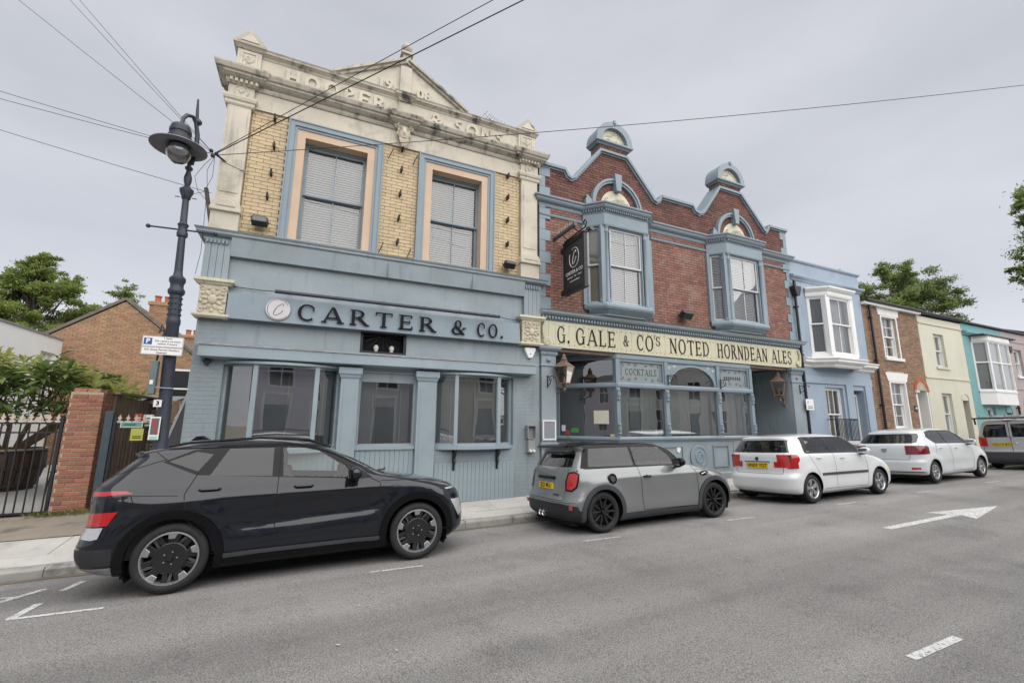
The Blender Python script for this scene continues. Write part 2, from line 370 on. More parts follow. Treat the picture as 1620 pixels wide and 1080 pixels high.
def text_mesh(name, txt, size, m, parent, M, depth=.002, align='CENTER', bold=0.):
    cu = bpy.data.curves.new('t', 'FONT'); cu.body = txt; cu.size = size; cu.extrude = depth; cu.align_x = align; cu.align_y = 'CENTER'; cu.offset = bold; cu.resolution_u = 2
    to = bpy.data.objects.new('t', cu); col.objects.link(to); dg = bpy.context.evaluated_depsgraph_get()
    me = bpy.data.meshes.new_from_object(to.evaluated_get(dg)); bpy.data.objects.remove(to); bpy.data.curves.remove(cu)
    me.transform(M); me.name = name; me.materials.clear(); me.materials.append(m)
    ob = bpy.data.objects.new(name, me); col.objects.link(ob)
    if parent: attach(ob, parent)
    return ob
def face_m(x, y, z, rz=0, tilt=0):     # text lying in x,y -> standing, facing -y (rz turns it about z)
    return Matrix.Translation((x, y, z)) @ Matrix.Rotation(rz, 4, 'Z') @ Matrix.Rotation(PI/2+tilt, 4, 'X')

# ------------------------------------------------------------------ ground
GR = .0149286
KERB_Y, FACE_Y = 7.65, 8.85
def rel(y):
    if y <= 5.9: return 0.
    if y <= KERB_Y: t = (y-5.9)/(KERB_Y-5.9); return -.112*t**1.15
    return 0.
def pav(x, y): return GR*x+.0+.12*min(1, max(0, (y-KERB_Y)/(FACE_Y-KERB_Y)))
def road_z(x, y): return GR*x+rel(y)
# ================================================================== GROUND
ASPH = mat('worn_asphalt', (.285, .274, .263), .85, .14, .30, .9, 170, speck=((.36, .35, .335), .60, 95), stain=((.20, .193, .185), .54, .72, .9), spec=.3)
def asphalt_detail(m):
    N = m.node_tree.nodes; L = m.node_tree.links; b = N['Principled BSDF']; src = b.inputs['Base Color'].links[0].from_socket
    tcn = N.new('ShaderNodeTexCoord')
    v = N.new('ShaderNodeTexVoronoi'); v.inputs['Scale'].default_value = 90; L.new(tcn.outputs['Object'], v.inputs['Vector'])
    r = N.new('ShaderNodeMapRange'); r.inputs[1].default_value = 0; r.inputs[2].default_value = .7; r.inputs[3].default_value = 1.45; r.inputs[4].default_value = .60; L.new(v.outputs['Distance'], r.inputs[0])
    mpn = N.new('ShaderNodeMapping'); mpn.inputs['Scale'].default_value = (.05, .8, 1); L.new(tcn.outputs['Object'], mpn.inputs[0])
    tr = N.new('ShaderNodeTexNoise'); tr.inputs['Scale'].default_value = 1.6; tr.inputs['Detail'].default_value = 3; L.new(mpn.outputs[0], tr.inputs['Vector'])
    r2 = N.new('ShaderNodeMapRange'); r2.inputs[1].default_value = .35; r2.inputs[2].default_value = .65; r2.inputs[3].default_value = .80; r2.inputs[4].default_value = 1.14; L.new(tr.outputs[0], r2.inputs[0])
    mu = N.new('ShaderNodeMath'); mu.operation = 'MULTIPLY'; L.new(r.outputs[0], mu.inputs[0]); L.new(r2.outputs[0], mu.inputs[1])
    vm = N.new('ShaderNodeVectorMath'); vm.operation = 'SCALE'; L.new(src, vm.inputs[0]); L.new(mu.outputs[0], vm.inputs['Scale']); L.new(vm.outputs[0], b.inputs['Base Color'])
asphalt_detail(ASPH)
PAVE = mat('concrete_paving', (.48, .46, .43), .85, .10, 1.3, .5, 90, rand=.07, stain=((.36, .34, .305), .54, .72, 2.4), speck=((.22, .21, .195), .66, 40))
KERBM = mat('granite_kerb', (.33, .32, .30), .8, .15, 3, .6, 70, rand=.12, stain=((.17, .165, .145), .5, .68, 5))
DIRT = mat('sandy_gutter_dirt', (.16, .135, .10), .95, .2, 3, .8, 60, speck=((.30, .26, .2), .62, 60))
SANDY = mat('worn_sandy_tarmac', (.27, .235, .185), .9, .15, 1.5, .8, 110, stain=((.15, .125, .10), .55, .7, 2.2), speck=((.34, .3, .25), .63, 70))
YARD = mat('yard_concrete', (.33, .325, .31), .85, .1, 1, .3, 60)
def paint_mat(name, c, wear):
    """road paint worn through to the asphalt"""
    m = mat(name, c, .7, .1, 4, .5, 90); N = m.node_tree.nodes; L = m.node_tree.links; b = N['Principled BSDF']
    tcn = N.new('ShaderNodeTexCoord'); n = N.new('ShaderNodeTexNoise'); n.inputs['Scale'].default_value = 38; n.inputs['Detail'].default_value = 6; n.inputs['Roughness'].default_value = .75
    L.new(tcn.outputs['Object'], n.inputs['Vector']); r = N.new('ShaderNodeMapRange'); r.inputs[1].default_value = wear-.05; r.inputs[2].default_value = wear+.05; L.new(n.outputs[0], r.inputs[0]); L.new(r.outputs[0], b.inputs['Alpha']); return m
RPAINT = paint_mat('worn_road_paint', (.58, .58, .57), .43)
RPAINT_F = paint_mat('faded_road_paint', (.54, .54, .53), .46)
# far ground
mb = MB(); mb.add([(-400,-300,-GR*400-.4),(600,-300,GR*600-.4),(600,600,GR*600-.4),(-400,600,-GR*400-.4)], [(0,1,2,3)])
structure(mb.build('ground', SANDY))
# road
OPP_K = -3.55
ys = [OPP_K, 0, 4, 5.9, 6.2, 6.5, 6.8, 7.1, 7.4, KERB_Y+.02]; xs = [-80, -20, -5, 0, 5, 10, 20, 40, 90, 260]
mb = MB(); mb.add([(x, y, road_z(x, min(y, KERB_Y))) for x in xs for y in ys], [(i*len(ys)+k, (i+1)*len(ys)+k, (i+1)*len(ys)+k+1, i*len(ys)+k+1) for i in range(len(xs)-1) for k in range(len(ys)-1)])
road = structure(mb.build('road', ASPH, fix=False))
def marking(poly, m=RPAINT, name='road_marking', label=None):
    mb = MB(); n = len(poly); a = sum(poly[i][0]*poly[(i+1)%n][1]-poly[(i+1)%n][0]*poly[i][1] for i in range(n))
    if a < 0: poly = poly[::-1]
    mb.add([(x, y, road_z(x, y)+.005) for x, y in poly], [tuple(range(n))]); o = mb.build(name, m, road, fix=False)
    if label: o['label'] = label
def stroke(p, q, wd, m=RPAINT):
    d = (Vector(q)-Vector(p)); L = d.length; d.normalize(); nrm = Vector((-d.y, d.x))*wd/2; k = max(1, int(L/.3))
    pts = [Vector(p)+d*L*i/k for i in range(k+1)]
    marking([tuple(a+nrm) for a in pts]+[tuple(a-nrm) for a in pts[::-1]], m)
marking([(8.6,4.30),(10.75,4.30),(10.6,4.56),(12.62,4.25),(10.75,3.92),(10.9,4.17),(8.6,4.17)], RPAINT, 'direction_arrow', 'white turn arrow painted on the road')
stroke((4.25,2.05),(4.97,2.05),.07); stroke((10.3,2.05),(11,2.05),.10); stroke((-1.8,2.05),(-1.1,2.05),.1)
stroke((-2.33,5.90),(-1.63,5.84),.05); stroke((-2.31,5.9),(-2.28,6.33),.075); stroke((-2.27,6.78),(-2.22,7.15),.075)
stroke((-2.95,6.83),(-2.6,6.74),.05, RPAINT_F); stroke((-2.70,6.58),(-2.48,6.98),.09, RPAINT_F)
for a in ((.82,1.45),(3.82,4.47),(6.8,7.46),(9.98,10.6),(13.1,13.7),(16.6,17.3),(19.6,20.3)): stroke((a[0],5.75),(a[1],5.71),.045, RPAINT_F)
# gutter dirt strip (loose grit against the kerb)
mb = MB(); N_ = 90
pts = [(-6+i*.3, KERB_Y-.03, KERB_Y-.10-.10*abs(mnoise.noise(Vector((i*.37,0,0))))) for i in range(N_)]
mb.add([(x, b, road_z(x, b)+.006) for x, a, b in pts]+[(x, KERB_Y, road_z(x, KERB_Y)+.010) for x, a, b in pts], [(i, i+1, N_+i+1, N_+i) for i in range(N_-1)])
o = tag(mb.build('gutter_grit', DIRT, None, fix=False), None, None, kind='stuff')
# loose leaf litter and chips on the asphalt
mb = MB()
for i in range(90):
    x = random.uniform(-3, 16); y = random.choice([random.uniform(2.2, 5.6), random.uniform(5.6, 7.5)]); s_ = random.uniform(.008, .026); a = random.uniform(0, PI); z = road_z(x, y)+.008
    mb.add([(x+s_*math.cos(a), y+s_*math.sin(a), z), (x-s_*.5*math.sin(a), y+s_*.5*math.cos(a), z+.004), (x-s_*math.cos(a), y-s_*math.sin(a), z), (x+s_*.5*math.sin(a), y-s_*.5*math.cos(a), z+.003)], [(0,1,2,3)])
o = tag(mb.build('road_litter', mat('pale_litter', (.42, .40, .36), .8, .3, 30, 0), None, fix=False), None, None, kind='stuff')
# kerb and pavement
pave = MB(); gx = [-30, -5, 0, 5, 15, 40, 120]; gy = [KERB_Y+.14, FACE_Y, 9.4]
pave.add([(x, y, pav(x, y)-.012) for x in gx for y in gy], [(i*3+k, (i+1)*3+k, (i+1)*3+k+1, i*3+k+1) for i in range(len(gx)-1) for k in range(2)])
pave = structure(pave.build('pavement', MORTAR, fix=False))
kb = MB()
kx = [-80, 260]; pr = [(KERB_Y+.004, -.25), (KERB_Y+.012, .0), (KERB_Y+.145, .004), (KERB_Y+.145, -.25)]
kb.add([(x, y, GR*x+z-.012) for x in kx for y, z in pr], [(0,1,5,4),(1,2,6,5),(2,3,7,6)])
kerbo = structure(kb.build('kerb', MORTAR))
def tilted(poly, h0, lift=0.):      # slab whose top follows the pavement
    mb = MB(); n = len(poly); mb.slab(poly, lambda x, y: pav(x, y)-h0, lambda x, y: pav(x, y)+lift); return mb
x = -8.0
while x < 34:
    L = .9+random.uniform(-.06, .06); dz = random.uniform(-.006, .004); mb = MB()
    a, b = x+.006, x+L-.006; f0, f1 = KERB_Y+random.uniform(-.006, .004), KERB_Y+.15; c = .022
    z = lambda xx: GR*xx+dz
    vs = [];
    for xx in (a, b): vs += [(xx, f0, z(xx)-.16), (xx, f0+.004, z(xx)-c), (xx, f0+c+.006, z(xx)+.004), (xx, f1-.008, z(xx)+.006), (xx, f1, z(xx)-.16)]
    mb.add(vs, [(0,5,6,1),(1,6,7,2),(2,7,8,3),(3,8,9,4),(0,1,2,3,4),(9,8,7,6,5)]); mb.build('kerb_stone', KERBM, kerbo); x += L
rows = [(KERB_Y+.155, 8.16, .92, 0.), (8.165, FACE_Y+.03, .92, .45)]
for r0, r1, L, off in rows:
    x = -8+off
    while x < 32:
        y1 = r1; dz = random.uniform(-.004, .004); mb = MB(); a, b = x+.004, x+L-.004
        mb.slab([(a,r0+.004),(b,r0+.004),(b,y1-.004),(a,y1-.004)], lambda xx, yy: pav(xx, yy)-.05, lambda xx, yy: pav(xx, yy)+dz); mb.build('paving_slab', PAVE, pave); x += L
# crossover in front of the yard gates and the yard itself
mb = MB(); n = 9
gx = [-14+i*1.355 for i in range(10)]; gy = [FACE_Y+.03, 9.3, 10.0, 10.75]
zz = lambda x, y: pav(x, y)+.006+.045*math.sin(min(1, (y-FACE_Y)/1.0)*PI/2)+.008*mnoise.noise(Vector((x*1.3, y*1.3, 0)))
mb.add([(x, y, zz(x, y)) for x in gx for y in gy], [(i*4+k, (i+1)*4+k, (i+1)*4+k+1, i*4+k+1) for i in range(9) for k in range(3)])
structure(mb.build('crossover', SANDY, smooth='all', fix=False))
mb = MB(); mb.add([(-30, 10.7, -.2), (-1.7, 10.7, .14), (-1.7, 40, .14), (-30, 40, .14)], [(0,1,2,3)]); mb.v = [(x, y, .135) for x, y, z in mb.v]
structure(mb.build('yard', YARD, fix=False))
# pavement across the street
mb = MB(); mb.box(-80, 260, -6, OPP_K, -.3, 0); mb.v = [(x, y, z+GR*x+.11) for x, y, z in mb.v]; structure(mb.build('far_pavement', PAVE, fix=False))
# ================================================================== shared building pieces
F = FACE_Y
def TR(x, y, z, rz=0): return Matrix.Translation((x, y, z)) @ Matrix.Rotation(rz, 4, 'Z')
def pane(parent, T, x0, x1, z0, z1, y, m=None, poly=None):
    mb = MB(T)
    if poly: mb.add([(x, y, z) for x, z in poly], [tuple(range(len(poly)))])
    else: mb.add([(x0,y,z0),(x1,y,z0),(x1,y,z1),(x0,y,z1)], [(0,1,2,3)])
    return mb.build('pane', m or GLASS, parent, fix=False)
def sash_window(parent, T, w, h, mf, glass=None, meet=.5, vbars=1, hbars=(0, 0), frame=.05, st=.045, y=0., name='window', ms=None):
    """box-framed sash: x 0..w, z 0..h, front at y; upper sash in front of the lower"""
    ms = ms or mf
    fr = MB(T).ring(0, w, 0, h, frame, y, y+.13).build(name, mf, parent)
    zm = h*meet
    for (z0, z1, yy, hb, nm) in ((zm-.02, h-frame, y+.025, hbars[0], 'upper_sash'), (frame, zm+.02, y+.075, hbars[1], 'lower_sash')):
        mb = MB(T); a, b = frame, w-frame; mb.ring(a, b, z0, z1, st, yy, yy+.045)
        xs = [a+st+(b-a-2*st)*i/(vbars+1) for i in range(vbars+2)]; zs = [z0+st+(z1-z0-2*st)*i/(hb+1) for i in range(hb+2)]
        for x in xs[1:-1]: mb.box(x-.011, x+.011, yy+.006, yy+.04, z0+st, z1-st)
        for z in zs[1:-1]: mb.box(a+st, b-st, yy+.007, yy+.039, z-.011, z+.011)
        so_ = mb.build(nm, ms, fr)
        for i in range(len(xs)-1):
            for k in range(len(zs)-1): pane(fr, T, xs[i], xs[i+1], zs[k], zs[k+1], yy+.022, glass)
    return fr
SLATS = {}
def blind(label, T, w, h, m, pitch=.05, group=None, tilt=1.05, y=.165, slat=.045):
    """venetian blind hanging behind a window: head rail, bottom rail, slats"""
    M = T @ Matrix.Translation((0, y, 0)); r = thing('venetian_blind', label, 'blind', M.translation, group, local=True); r.rotation_euler = M.to_euler()
    MB().box(0, w, -.025, .025, h-.04, h).build('head_rail', m, r)
    key = (round(w, 3), m.name, tilt)
    if key not in SLATS:
        a, b = slat/2*math.cos(tilt), slat/2*math.sin(tilt); c = .004
        mb = MB(); mb.add([(0,-a,-b),(w,-a,-b),(w,0,c),(0,0,c),(w,a,b),(0,a,b),(0,-a,-b-.002),(w,-a,-b-.002),(w,0,c-.003),(0,0,c-.003),(w,a,b-.002),(0,a,b-.002)],
               [(0,1,2,3),(3,2,4,5),(7,6,9,8),(8,9,11,10),(0,6,7,1),(4,10,11,5)])
        o = mb.build('slat', m, r, fix=False); SLATS[key] = o.data; bpy.data.objects.remove(o)
    z = h-.04-pitch*.7
    while z > pitch*.6: inst(SLATS[key], 'slat', r, (0, 0, z)); z -= pitch
    MB().box(0, w, -.022, .022, 0, .022).build('bottom_rail', m, r)
    mb = MB()
    for x in (.15*w, .5*w, .85*w): mb.box(x-.002, x+.002, -.02, -.017, .02, h-.04)
    mb.build('cord', m, r); return r
def bay_lights(parent, path, z0, z1, mf, glass, post=.06, rail=.05, depth=.07, name='bay_window', mid=None, outer_posts=True):
    """fixed lights standing on a plan path (outward to the right of it): posts, head and sill rails, one pane per side"""
    fr = MB()
    fr.sweep(path, [(0, z1-rail), (0, z1), (-depth, z1), (-depth, z1-rail)]); fr.sweep(path, [(0, z0), (0, z0+rail), (-depth, z0+rail), (-depth, z0)])
    if mid: fr.sweep(path, [(.004, mid-rail/2), (.004, mid+rail/2), (-depth, mid+rail/2), (-depth, mid-rail/2)])
    w_ = fr.build(name, mf, parent)
    for i, p in enumerate(path):
        if not outer_posts and i in (0, len(path)-1): continue
        a = Vector(path[i])-Vector(path[max(0, i-1)]); b = Vector(path[min(len(path)-1, i+1)])-Vector(path[i]); ang = math.atan2((a+b).y, (a+b).x)
        MB(TR(p[0], p[1], 0, ang)).box(-post/2, post/2, -.012, depth, z0+.002, z1-.002).build('mullion', mf, w_)
    for i in range(len(path)-1):
        p, q = Vector(path[i]), Vector(path[i+1]); d = q-p; L = d.length; T = TR(p.x, p.y, 0, math.atan2(d.y, d.x))
        if mid: pane(w_, T, 0, L, z0, mid, depth*.5, glass); pane(w_, T, 0, L, mid, z1, depth*.5, glass)
        else: pane(w_, T, 0, L, z0, z1, depth*.5, glass)
    return w_
def rosette(mb, cx, y, cz, w, h, n=8):
    """carved relief facing -y: boss, curling leaves and a rope border"""
    mb.ball((cx, y, cz), 1, 12, (w*.17, .035, h*.17))
    for k in range(n):
        a = 2*PI*k/n+.2; R = Matrix.Rotation(-a, 3, 'Y'); d = (math.cos(a), math.sin(a))
        mb.ball((cx+d[0]*w*.27, y+.01, cz+d[1]*h*.27), 1, 8, (w*.13, .03, h*.055), R)
        a2 = a+.35; mb.ball((cx+math.cos(a2)*w*.40, y+.012, cz+math.sin(a2)*h*.40), 1, 8, (w*.075, .034, h*.06), R)
    for sx in (-1, 1):
        for sz in (-1, 1):
            pts = [(cx+sx*w*(.36+.10*math.cos(t)*(1-t/9)), y+.008, cz+sz*h*(.36+.10*math.sin(t)*(1-t/9))) for t in [i*.7 for i in range(9)]]
            mb.tube(pts, .018*h/.5, 6)
    return mb
def floodlight(parent_label, x, y, z, tilt=.5, s=1.):
    r = thing('floodlight', parent_label, 'floodlight', (x, y, z), local=True); T = Matrix.Rotation(tilt, 4, 'X')
    MB(T).prism([(-.13*s,-.07*s),(.13*s,-.07*s),(.15*s,.02*s),(.12*s,.08*s),(-.12*s,.08*s),(-.15*s,.02*s)], -.09*s, .06*s).build('housing', BLACKP, r, bev=.008)
    MB(T).box(-.11*s, .11*s, -.096*s, -.091*s, -.055*s, .05*s).build('lens', MATS['lamp_lens'], r)
    MB().tube([(-.14*s,0,0),(-.16*s,.05*s,.02),(-.1*s,.14*s,.02),(.1*s,.14*s,.02),(.16*s,.05*s,.02),(.14*s,0,0)], .01, 6).build('bracket', BLACKP, r)
    MB().box(-.04*s,.04*s,.12*s,.16*s,-.03,.05).build('wall_plate', BLACKP, r); return r
mat('lamp_lens', (.10, .10, .11), .15, .1, 5, 0)

# ================================================================== CORNER SHOP BUILDING
A = thing('corner_shop_building', 'corner building with buff brick upper floor, stone pediment and CARTER & CO. blue shopfront', 'building', (1.45, F, .12))
LB, CB, RB = (-1.36, .53, 1.25, 2.7), (.86, 1.96, 1.28, 2.72), (2.36, 4.12, 1.25, 2.7)
VENT = (.83, 1.72, 3.05, 3.50)
wall_holes(MB(), -1.82, 4.775, -.5, 5.0, [LB, CB, RB, VENT], F, F+.32).build('shopfront_wall', P_BLUE, A)
W1, W2 = (-.47, .74, 5.16, 7.28), (2.07, 3.29, 5.16, 7.28)
wall_holes(MB(), -1.5, 4.35, 5.0, 7.66, [W1, W2], F+.06, F+.36).build('upper_wall', mat('buff_mortar', (.34, .265, .165), .9, .15, 8, .4, 120), A)
sh = MB(); sh.box(-1.82, -1.5, F+.33, F+8.5, -.5, 8.2); sh.box(4.45, 4.775, F+.37, F+8.5, -.5, 8.2); sh.box(-1.5, 4.45, F+8.2, F+8.5, -.5, 8.2); sh.build('side_walls', P_BLUE, A)
MB().box(-1.5, 4.45, F+.37, F+8.2, 7.7, 7.9).build('roof', LEAD, A)
MB().box(-1.5, 4.45, F+.34, F+8.2, 4.72, 4.9).build('upper_floor', DARKIN, A)
MB().box(-1.5, 4.45, F+.34, F+8.2, .0, .14).build('shop_floor', DARKIN, A)
MB().box(-1.5, 4.45, F+2.6, F+2.7, .14, 4.72).build('shop_partition', DARKIN, A)
MB().box(-1.5, 4.45, F+2.2, F+2.3, 4.9, 7.7).build('room_partition', DARKIN, A)
# buff bricks, every one of them
brk = lay_bricks(A, YBRICK, [(-1.4,5.06),(4.25,5.06),(4.25,7.62),(-1.4,7.62)], [(-.77,1.03,5.0,7.57),(1.79,3.58,5.0,7.57)], F+.035, .226, .0748, .007, .03, singles=300, rank=lambda q: abs(q[0]+1))
# windows: moulded architrave, peach surround with deep reveal, sash and blind
for (w0, w1, z0, z1), (o0, o1), nm in ((W1, (-.76, 1.02), 'left'), (W2, (1.80, 3.57), 'right')):
    ar = MB(); ar.ring(o0, o1, 5.08, 7.56, .10, F-.045, F+.05, False); ar.ring(o0+.10, o1-.10, 5.08, 7.46, .05, F-.02, F+.05, False); ar.ring(o0-.012, o1+.012, 5.06, 7.575, .025, F-.06, F+.05, False)
    ar = ar.build('architrave', P_BLUE2, A)
    MB().ring(o0+.15, o1-.15, 5.10, 7.41, .15, F+.0, F+.335, False).build('surround', PEACH, A)
    MB().prism([(o0-.05,5.03),(o1+.05,5.03),(o1+.05,5.09),(o0-.05,5.09)], F-.10, F+.2).build('sill', P_BLUE2, A)
    T = TR(w0-.02, F+.21, 5.10); ww = w1-w0+.04; hh = 2.165
    sash_window(A, T, ww, hh, P_BLUE2, GLASS, .50, 1, frame=.055)
    blind('white slatted blind in the %s upstairs window of the buff brick building' % nm, TR(w0+.07, F+.21, 5.17), ww-.18, hh-.14, BLINDM, .052, 'white blinds of the corner building')
# stone pilasters
for x0, x1 in ((-1.82, -1.40), (4.25, 4.72)):
    c = (x0+x1)/2; hw = (x1-x0)/2
    p = MB(); p.box(x0+.02, x1-.02, F-.05, F+.3, 5.6, 7.55); p.box(x0+.07, x1-.07, F-.062, F-.049, 5.8, 7.42); p.box(x0+.0, x1-.0, F-.055, F+.3, 7.72, 7.99)
    pil = p.build('pilaster', STONE, A)
    MB().sweep([(x0, F+.25), (x0, F-.05), (x1, F-.05), (x1, F+.25)], [(-.05,7.54),(.01,7.54),(.03,7.57),(.03,7.62),(.055,7.64),(.07,7.69),(.07,7.725),(-.05,7.725)]).build('capital', STONE, pil)
    b = MB(); b.box(x0-.01, x1+.01, F-.10, F+.25, 5.03, 5.42)
    pts = [(c+(hw+.02)*math.cos(t), 5.50+.19*math.sin(t)) for t in [PI*i/12 for i in range(13)]]; b.prism([(c-hw-.02, 5.42)]+pts[::-1]+[(c+hw+.02, 5.42)], F-.13, F+.2)
    b.prism([(c+(hw-.06)*math.cos(t), 5.49+.14*math.sin(t)) for t in [PI*i/12 for i in range(13)]], F-.145, F-.12); b.box(x0-.03, x1+.03, F-.15, F+.2, 5.40, 5.46); b.build('base_scallop', STONE, pil, bev=.01)
    m = MB(); m.lathe([(.0,F-.055),(.115,F-.055),(.125,F-.075),(.105,F-.08),(.098,F-.062),(.0,F-.062)], (c,0,7.85), 20, 'y'); m.tube([(c-.05,F-.066,7.87),(c,F-.07,7.80),(c+.05,F-.066,7.87)], .012, 6); m.build('medallion', STONE, pil)
MB().box(-1.42, 4.27, F-.005, F+.3, 7.6, 7.99).build('frieze', STONE, A)
# main cornice with dentil blocks over the pilasters
cp = [(-.02,7.96),(.03,7.96),(.05,8.0),(.05,8.04),(.10,8.06),(.16,8.10),(.16,8.13),(.20,8.15),(.23,8.22),(.23,8.25),(-.02,8.29)]
xa, xb = -1.82, 4.72; e = .07
path = [(xa, F+.4), (xa, F-.06), (-1.38, F-.06), (-1.38, F), (1.26, F), (1.26, F-e), (1.57, F-e), (1.57, F), (4.24, F), (4.24, F-.06), (xb, F-.06), (xb, F+.4)]
cor = MB().sweep(path, cp).build('cornice', STONE_D, A)
dn = MB()
for x0 in (-1.80, 4.25):
    for k in range(6): dn.box(x0+k*.082, x0+k*.082+.045, F-.15, F-.06, 7.985, 8.045)
dn.build('dentils', CARVED, cor)
# parapet with raised name, coping, pediment, finial, end pedestals
MB().box(-1.4, 4.3, F+.03, F+.33, 8.24, 8.72).build('parapet', STONE, A)
par = [o for o in A.children if o.name.startswith('parapet')][0]
cop = [(-.02,8.70),(.0,8.70),(.02,8.73),(.02,8.75),(.06,8.78),(.09,8.80),(.09,8.83),(.11,8.86),(-.30,8.87),(-.30,8.70)]
MB().sweep([(-1.38, F+.03), (1.29, F+.03), (1.29, F-.03), (1.54, F-.03), (1.54, F+.03), (4.25, F+.03)], cop).build('coping', STONE_D, A)
for x0, txt in ((-.93, 'HOOPER'), (1.98, '& SONS.')):
    letters(par, txt, x0, 8.325, .32, F-.012, .05, STONE, sp=.16 if x0 < 0 else .12, xs=.98 if x0 < 0 else 1.06, T=.22, t=.19, sf=0)
ap = (1.415, 9.72)
ped = MB().prism([(.0,8.865),(2.83,8.865),(ap[0],ap[1]-.02)], F+.06, F+.3).build('pediment', STONE, A)
def rake(a, b, th, y0, y1):
    d = Vector((b[0]-a[0], b[1]-a[1])).normalized(); n = Vector((-d.y, d.x)); n = n if n.y > 0 else -n
    return [(a[0], a[1]), (b[0], b[1]), (b[0]+n.x*th, b[1]+n.y*th), (a[0]+n.x*th, a[1]+n.y*th)]
rk = MB()
for a, b in (((-.02,8.855), (ap[0], ap[1]-.02)), ((2.85,8.855), (ap[0], ap[1]-.02))):
    for th0, th, y0 in ((0,.06,F+.0), (.055,.05,F-.05)):
        d = Vector((b[0]-a[0], b[1]-a[1])).normalized(); n = Vector((-d.y, d.x)); n = n if n.y > 0 else -n
        q = rake((a[0]+n.x*th0, a[1]+n.y*th0), (b[0]+n.x*th0, b[1]+n.y*th0), th, 0, 0); rk.prism(q, y0, F+.31)
rk.build('raking_coping', STONE_D, A)
MB().box(1.29, 1.54, F+.01, F+.3, 8.28, 9.6).build('centre_strip', STONE, A)
for x, tx in ((.98, '19'), (1.84, '08')): text_mesh('numeral', tx, .34, STONE, ped, face_m(x, F+.04, 9.02, 0), .03, bold=.014)
fi = MB(); fi.box(1.33, 1.50, F+.05, F+.22, 9.55, 9.98); fi.box(1.28, 1.55, F+.0, F+.27, 9.95, 10.0); fi.lathe([(.0,10.0),(.09,10.0),(.07,10.04),(.05,10.06)], (1.415, F+.135, 0), 14); fi.ball((1.415, F+.135, 10.17), .125, 16); fi.build('finial', STONE_D, A, smooth=True)
for x0, x1 in ((-1.76, -1.36), (4.2, 4.65)):
    c = (x0+x1)/2; p = MB(); p.box(x0, x1, F-.02, F+.36, 8.24, 8.80); p.ring(x0+.06, x1-.06, 8.34, 8.74, .035, F-.035, F); rosette(p, c, F-.015, 8.53, .24, .28, 5)
    pd = p.build('pedestal', STONE, A)
    q = MB(); q.sweep([(x0, F+.36), (x0, F-.02), (x1, F-.02), (x1, F+.36)], [(-.04,8.78),(.02,8.78),(.05,8.83),(.08,8.85),(.08,8.89),(-.04,8.89)])
    q.prism([(x0-.08,8.89),(x1+.08,8.89),(c,9.20)], F-.09, F+.40); q.build('pedestal_cap', STONE_D, pd); MB().prism([(x0+.05,8.915),(x1-.05,8.915),(c,9.10)], F-.105, F-.085).build('cap_panel', STONE, pd)
# grotesque mask on a console under the cornice
mk = MB(); c = 1.415; y = F-.10
mk.box(c-.13, c+.13, F-.11, F+.02, 7.86, 8.04); mk.ball((c, y, 7.84), 1, 14, (.12,.10,.19)); mk.ball((c, y-.09, 7.82), 1, 8, (.03,.04,.05)); mk.ball((c, y-.075, 7.72), 1, 8, (.05,.03,.02))
for s_ in (-1, 1):
    mk.ball((c+s_*.05, y-.075, 7.89), 1, 8, (.032,.025,.02)); mk.ball((c+s_*.055, y-.07, 7.93), 1, 8, (.045,.03,.014)); mk.ball((c+s_*.125, y, 7.84), 1, 8, (.03,.03,.055)); mk.tube([(c+s_*.1,y,7.98),(c+s_*.14,y-.03,8.02),(c+s_*.12,y-.05,8.06)], .025, 6)
for k in range(7): mk.tube([(c-.09+k*.03, y-.06, 7.70),(c-.07+k*.024, y-.07, 7.62),(c-.03+k*.01, y-.04, 7.53)], [.022,.02,.006], 6)
mk.build('mask_console', CARVED, A, smooth=True)
# iron pegs left in the brickwork
pg = [(-1.02,7.50),(-.98,6.92),(-.98,6.36),(-1.0,5.88),(1.42,7.55),(1.42,7.06),(1.42,6.5),(1.42,5.95),(1.42,5.42),(3.92,7.55),(3.92,7.0),(3.92,6.42),(3.92,5.82),(-1.3,8.30),(.95,8.31),(1.75,8.31),(3.95,8.31)]
for i, (x, z) in enumerate(pg): MB().prism([(x-.018,z-.05),(x+.018,z-.05),(x+.014,z+.05),(x-.014,z+.05)], F-.10, F+.06).build('iron_peg', IRON, A)
for x, z in ((1.18,7.34),(1.70,7.33),(1.10,5.22),(1.66,5.18)): MB().tube([(x-.05,F-.06,z-.12),(x+.04,F-.06,z+.12)], .011, 6).build('iron_stay', IRON, A)
floodlight('black floodlight on the buff brick at the left of the upstairs windows', -1.06, F-.14, 5.30, -.35, .95)
floodlight('black floodlight on the buff brick beside the right stone pilaster', 3.93, F-.14, 5.27, -.7, .95)
# shopfront: upper cornice, sloping fascia, end blocks
ucp = [(-.02,4.86),(.05,4.86),(.05,4.91),(.12,4.93),(.16,4.96),(.16,4.99),(.19,5.03),(-.05,5.07)]
MB().sweep([(-1.82, F+.5), (-1.82, F-.02), (4.74, F-.02), (4.74, F+.4)], ucp).build('shop_cornice', P_BLUE, A)
MB().add([(-1.45,F-.10,4.60),(4.33,F-.10,4.60),(4.33,F-.15,4.93),(-1.45,F-.15,4.93),(-1.45,F+.02,4.60),(4.33,F+.02,4.60),(4.33,F+.02,4.93),(-1.45,F+.02,4.93)], [(0,1,2,3),(4,7,6,5),(0,4,5,1),(0,3,7,4),(1,5,6,2),(2,6,7,3)]).build('upper_fascia', P_BLUE, A)
for x in (1.25, 3.05): MB().box(x-.002, x+.002, F-.157, F-.10, 4.60, 4.93).build('fascia_joint', P_BLUE2, A)
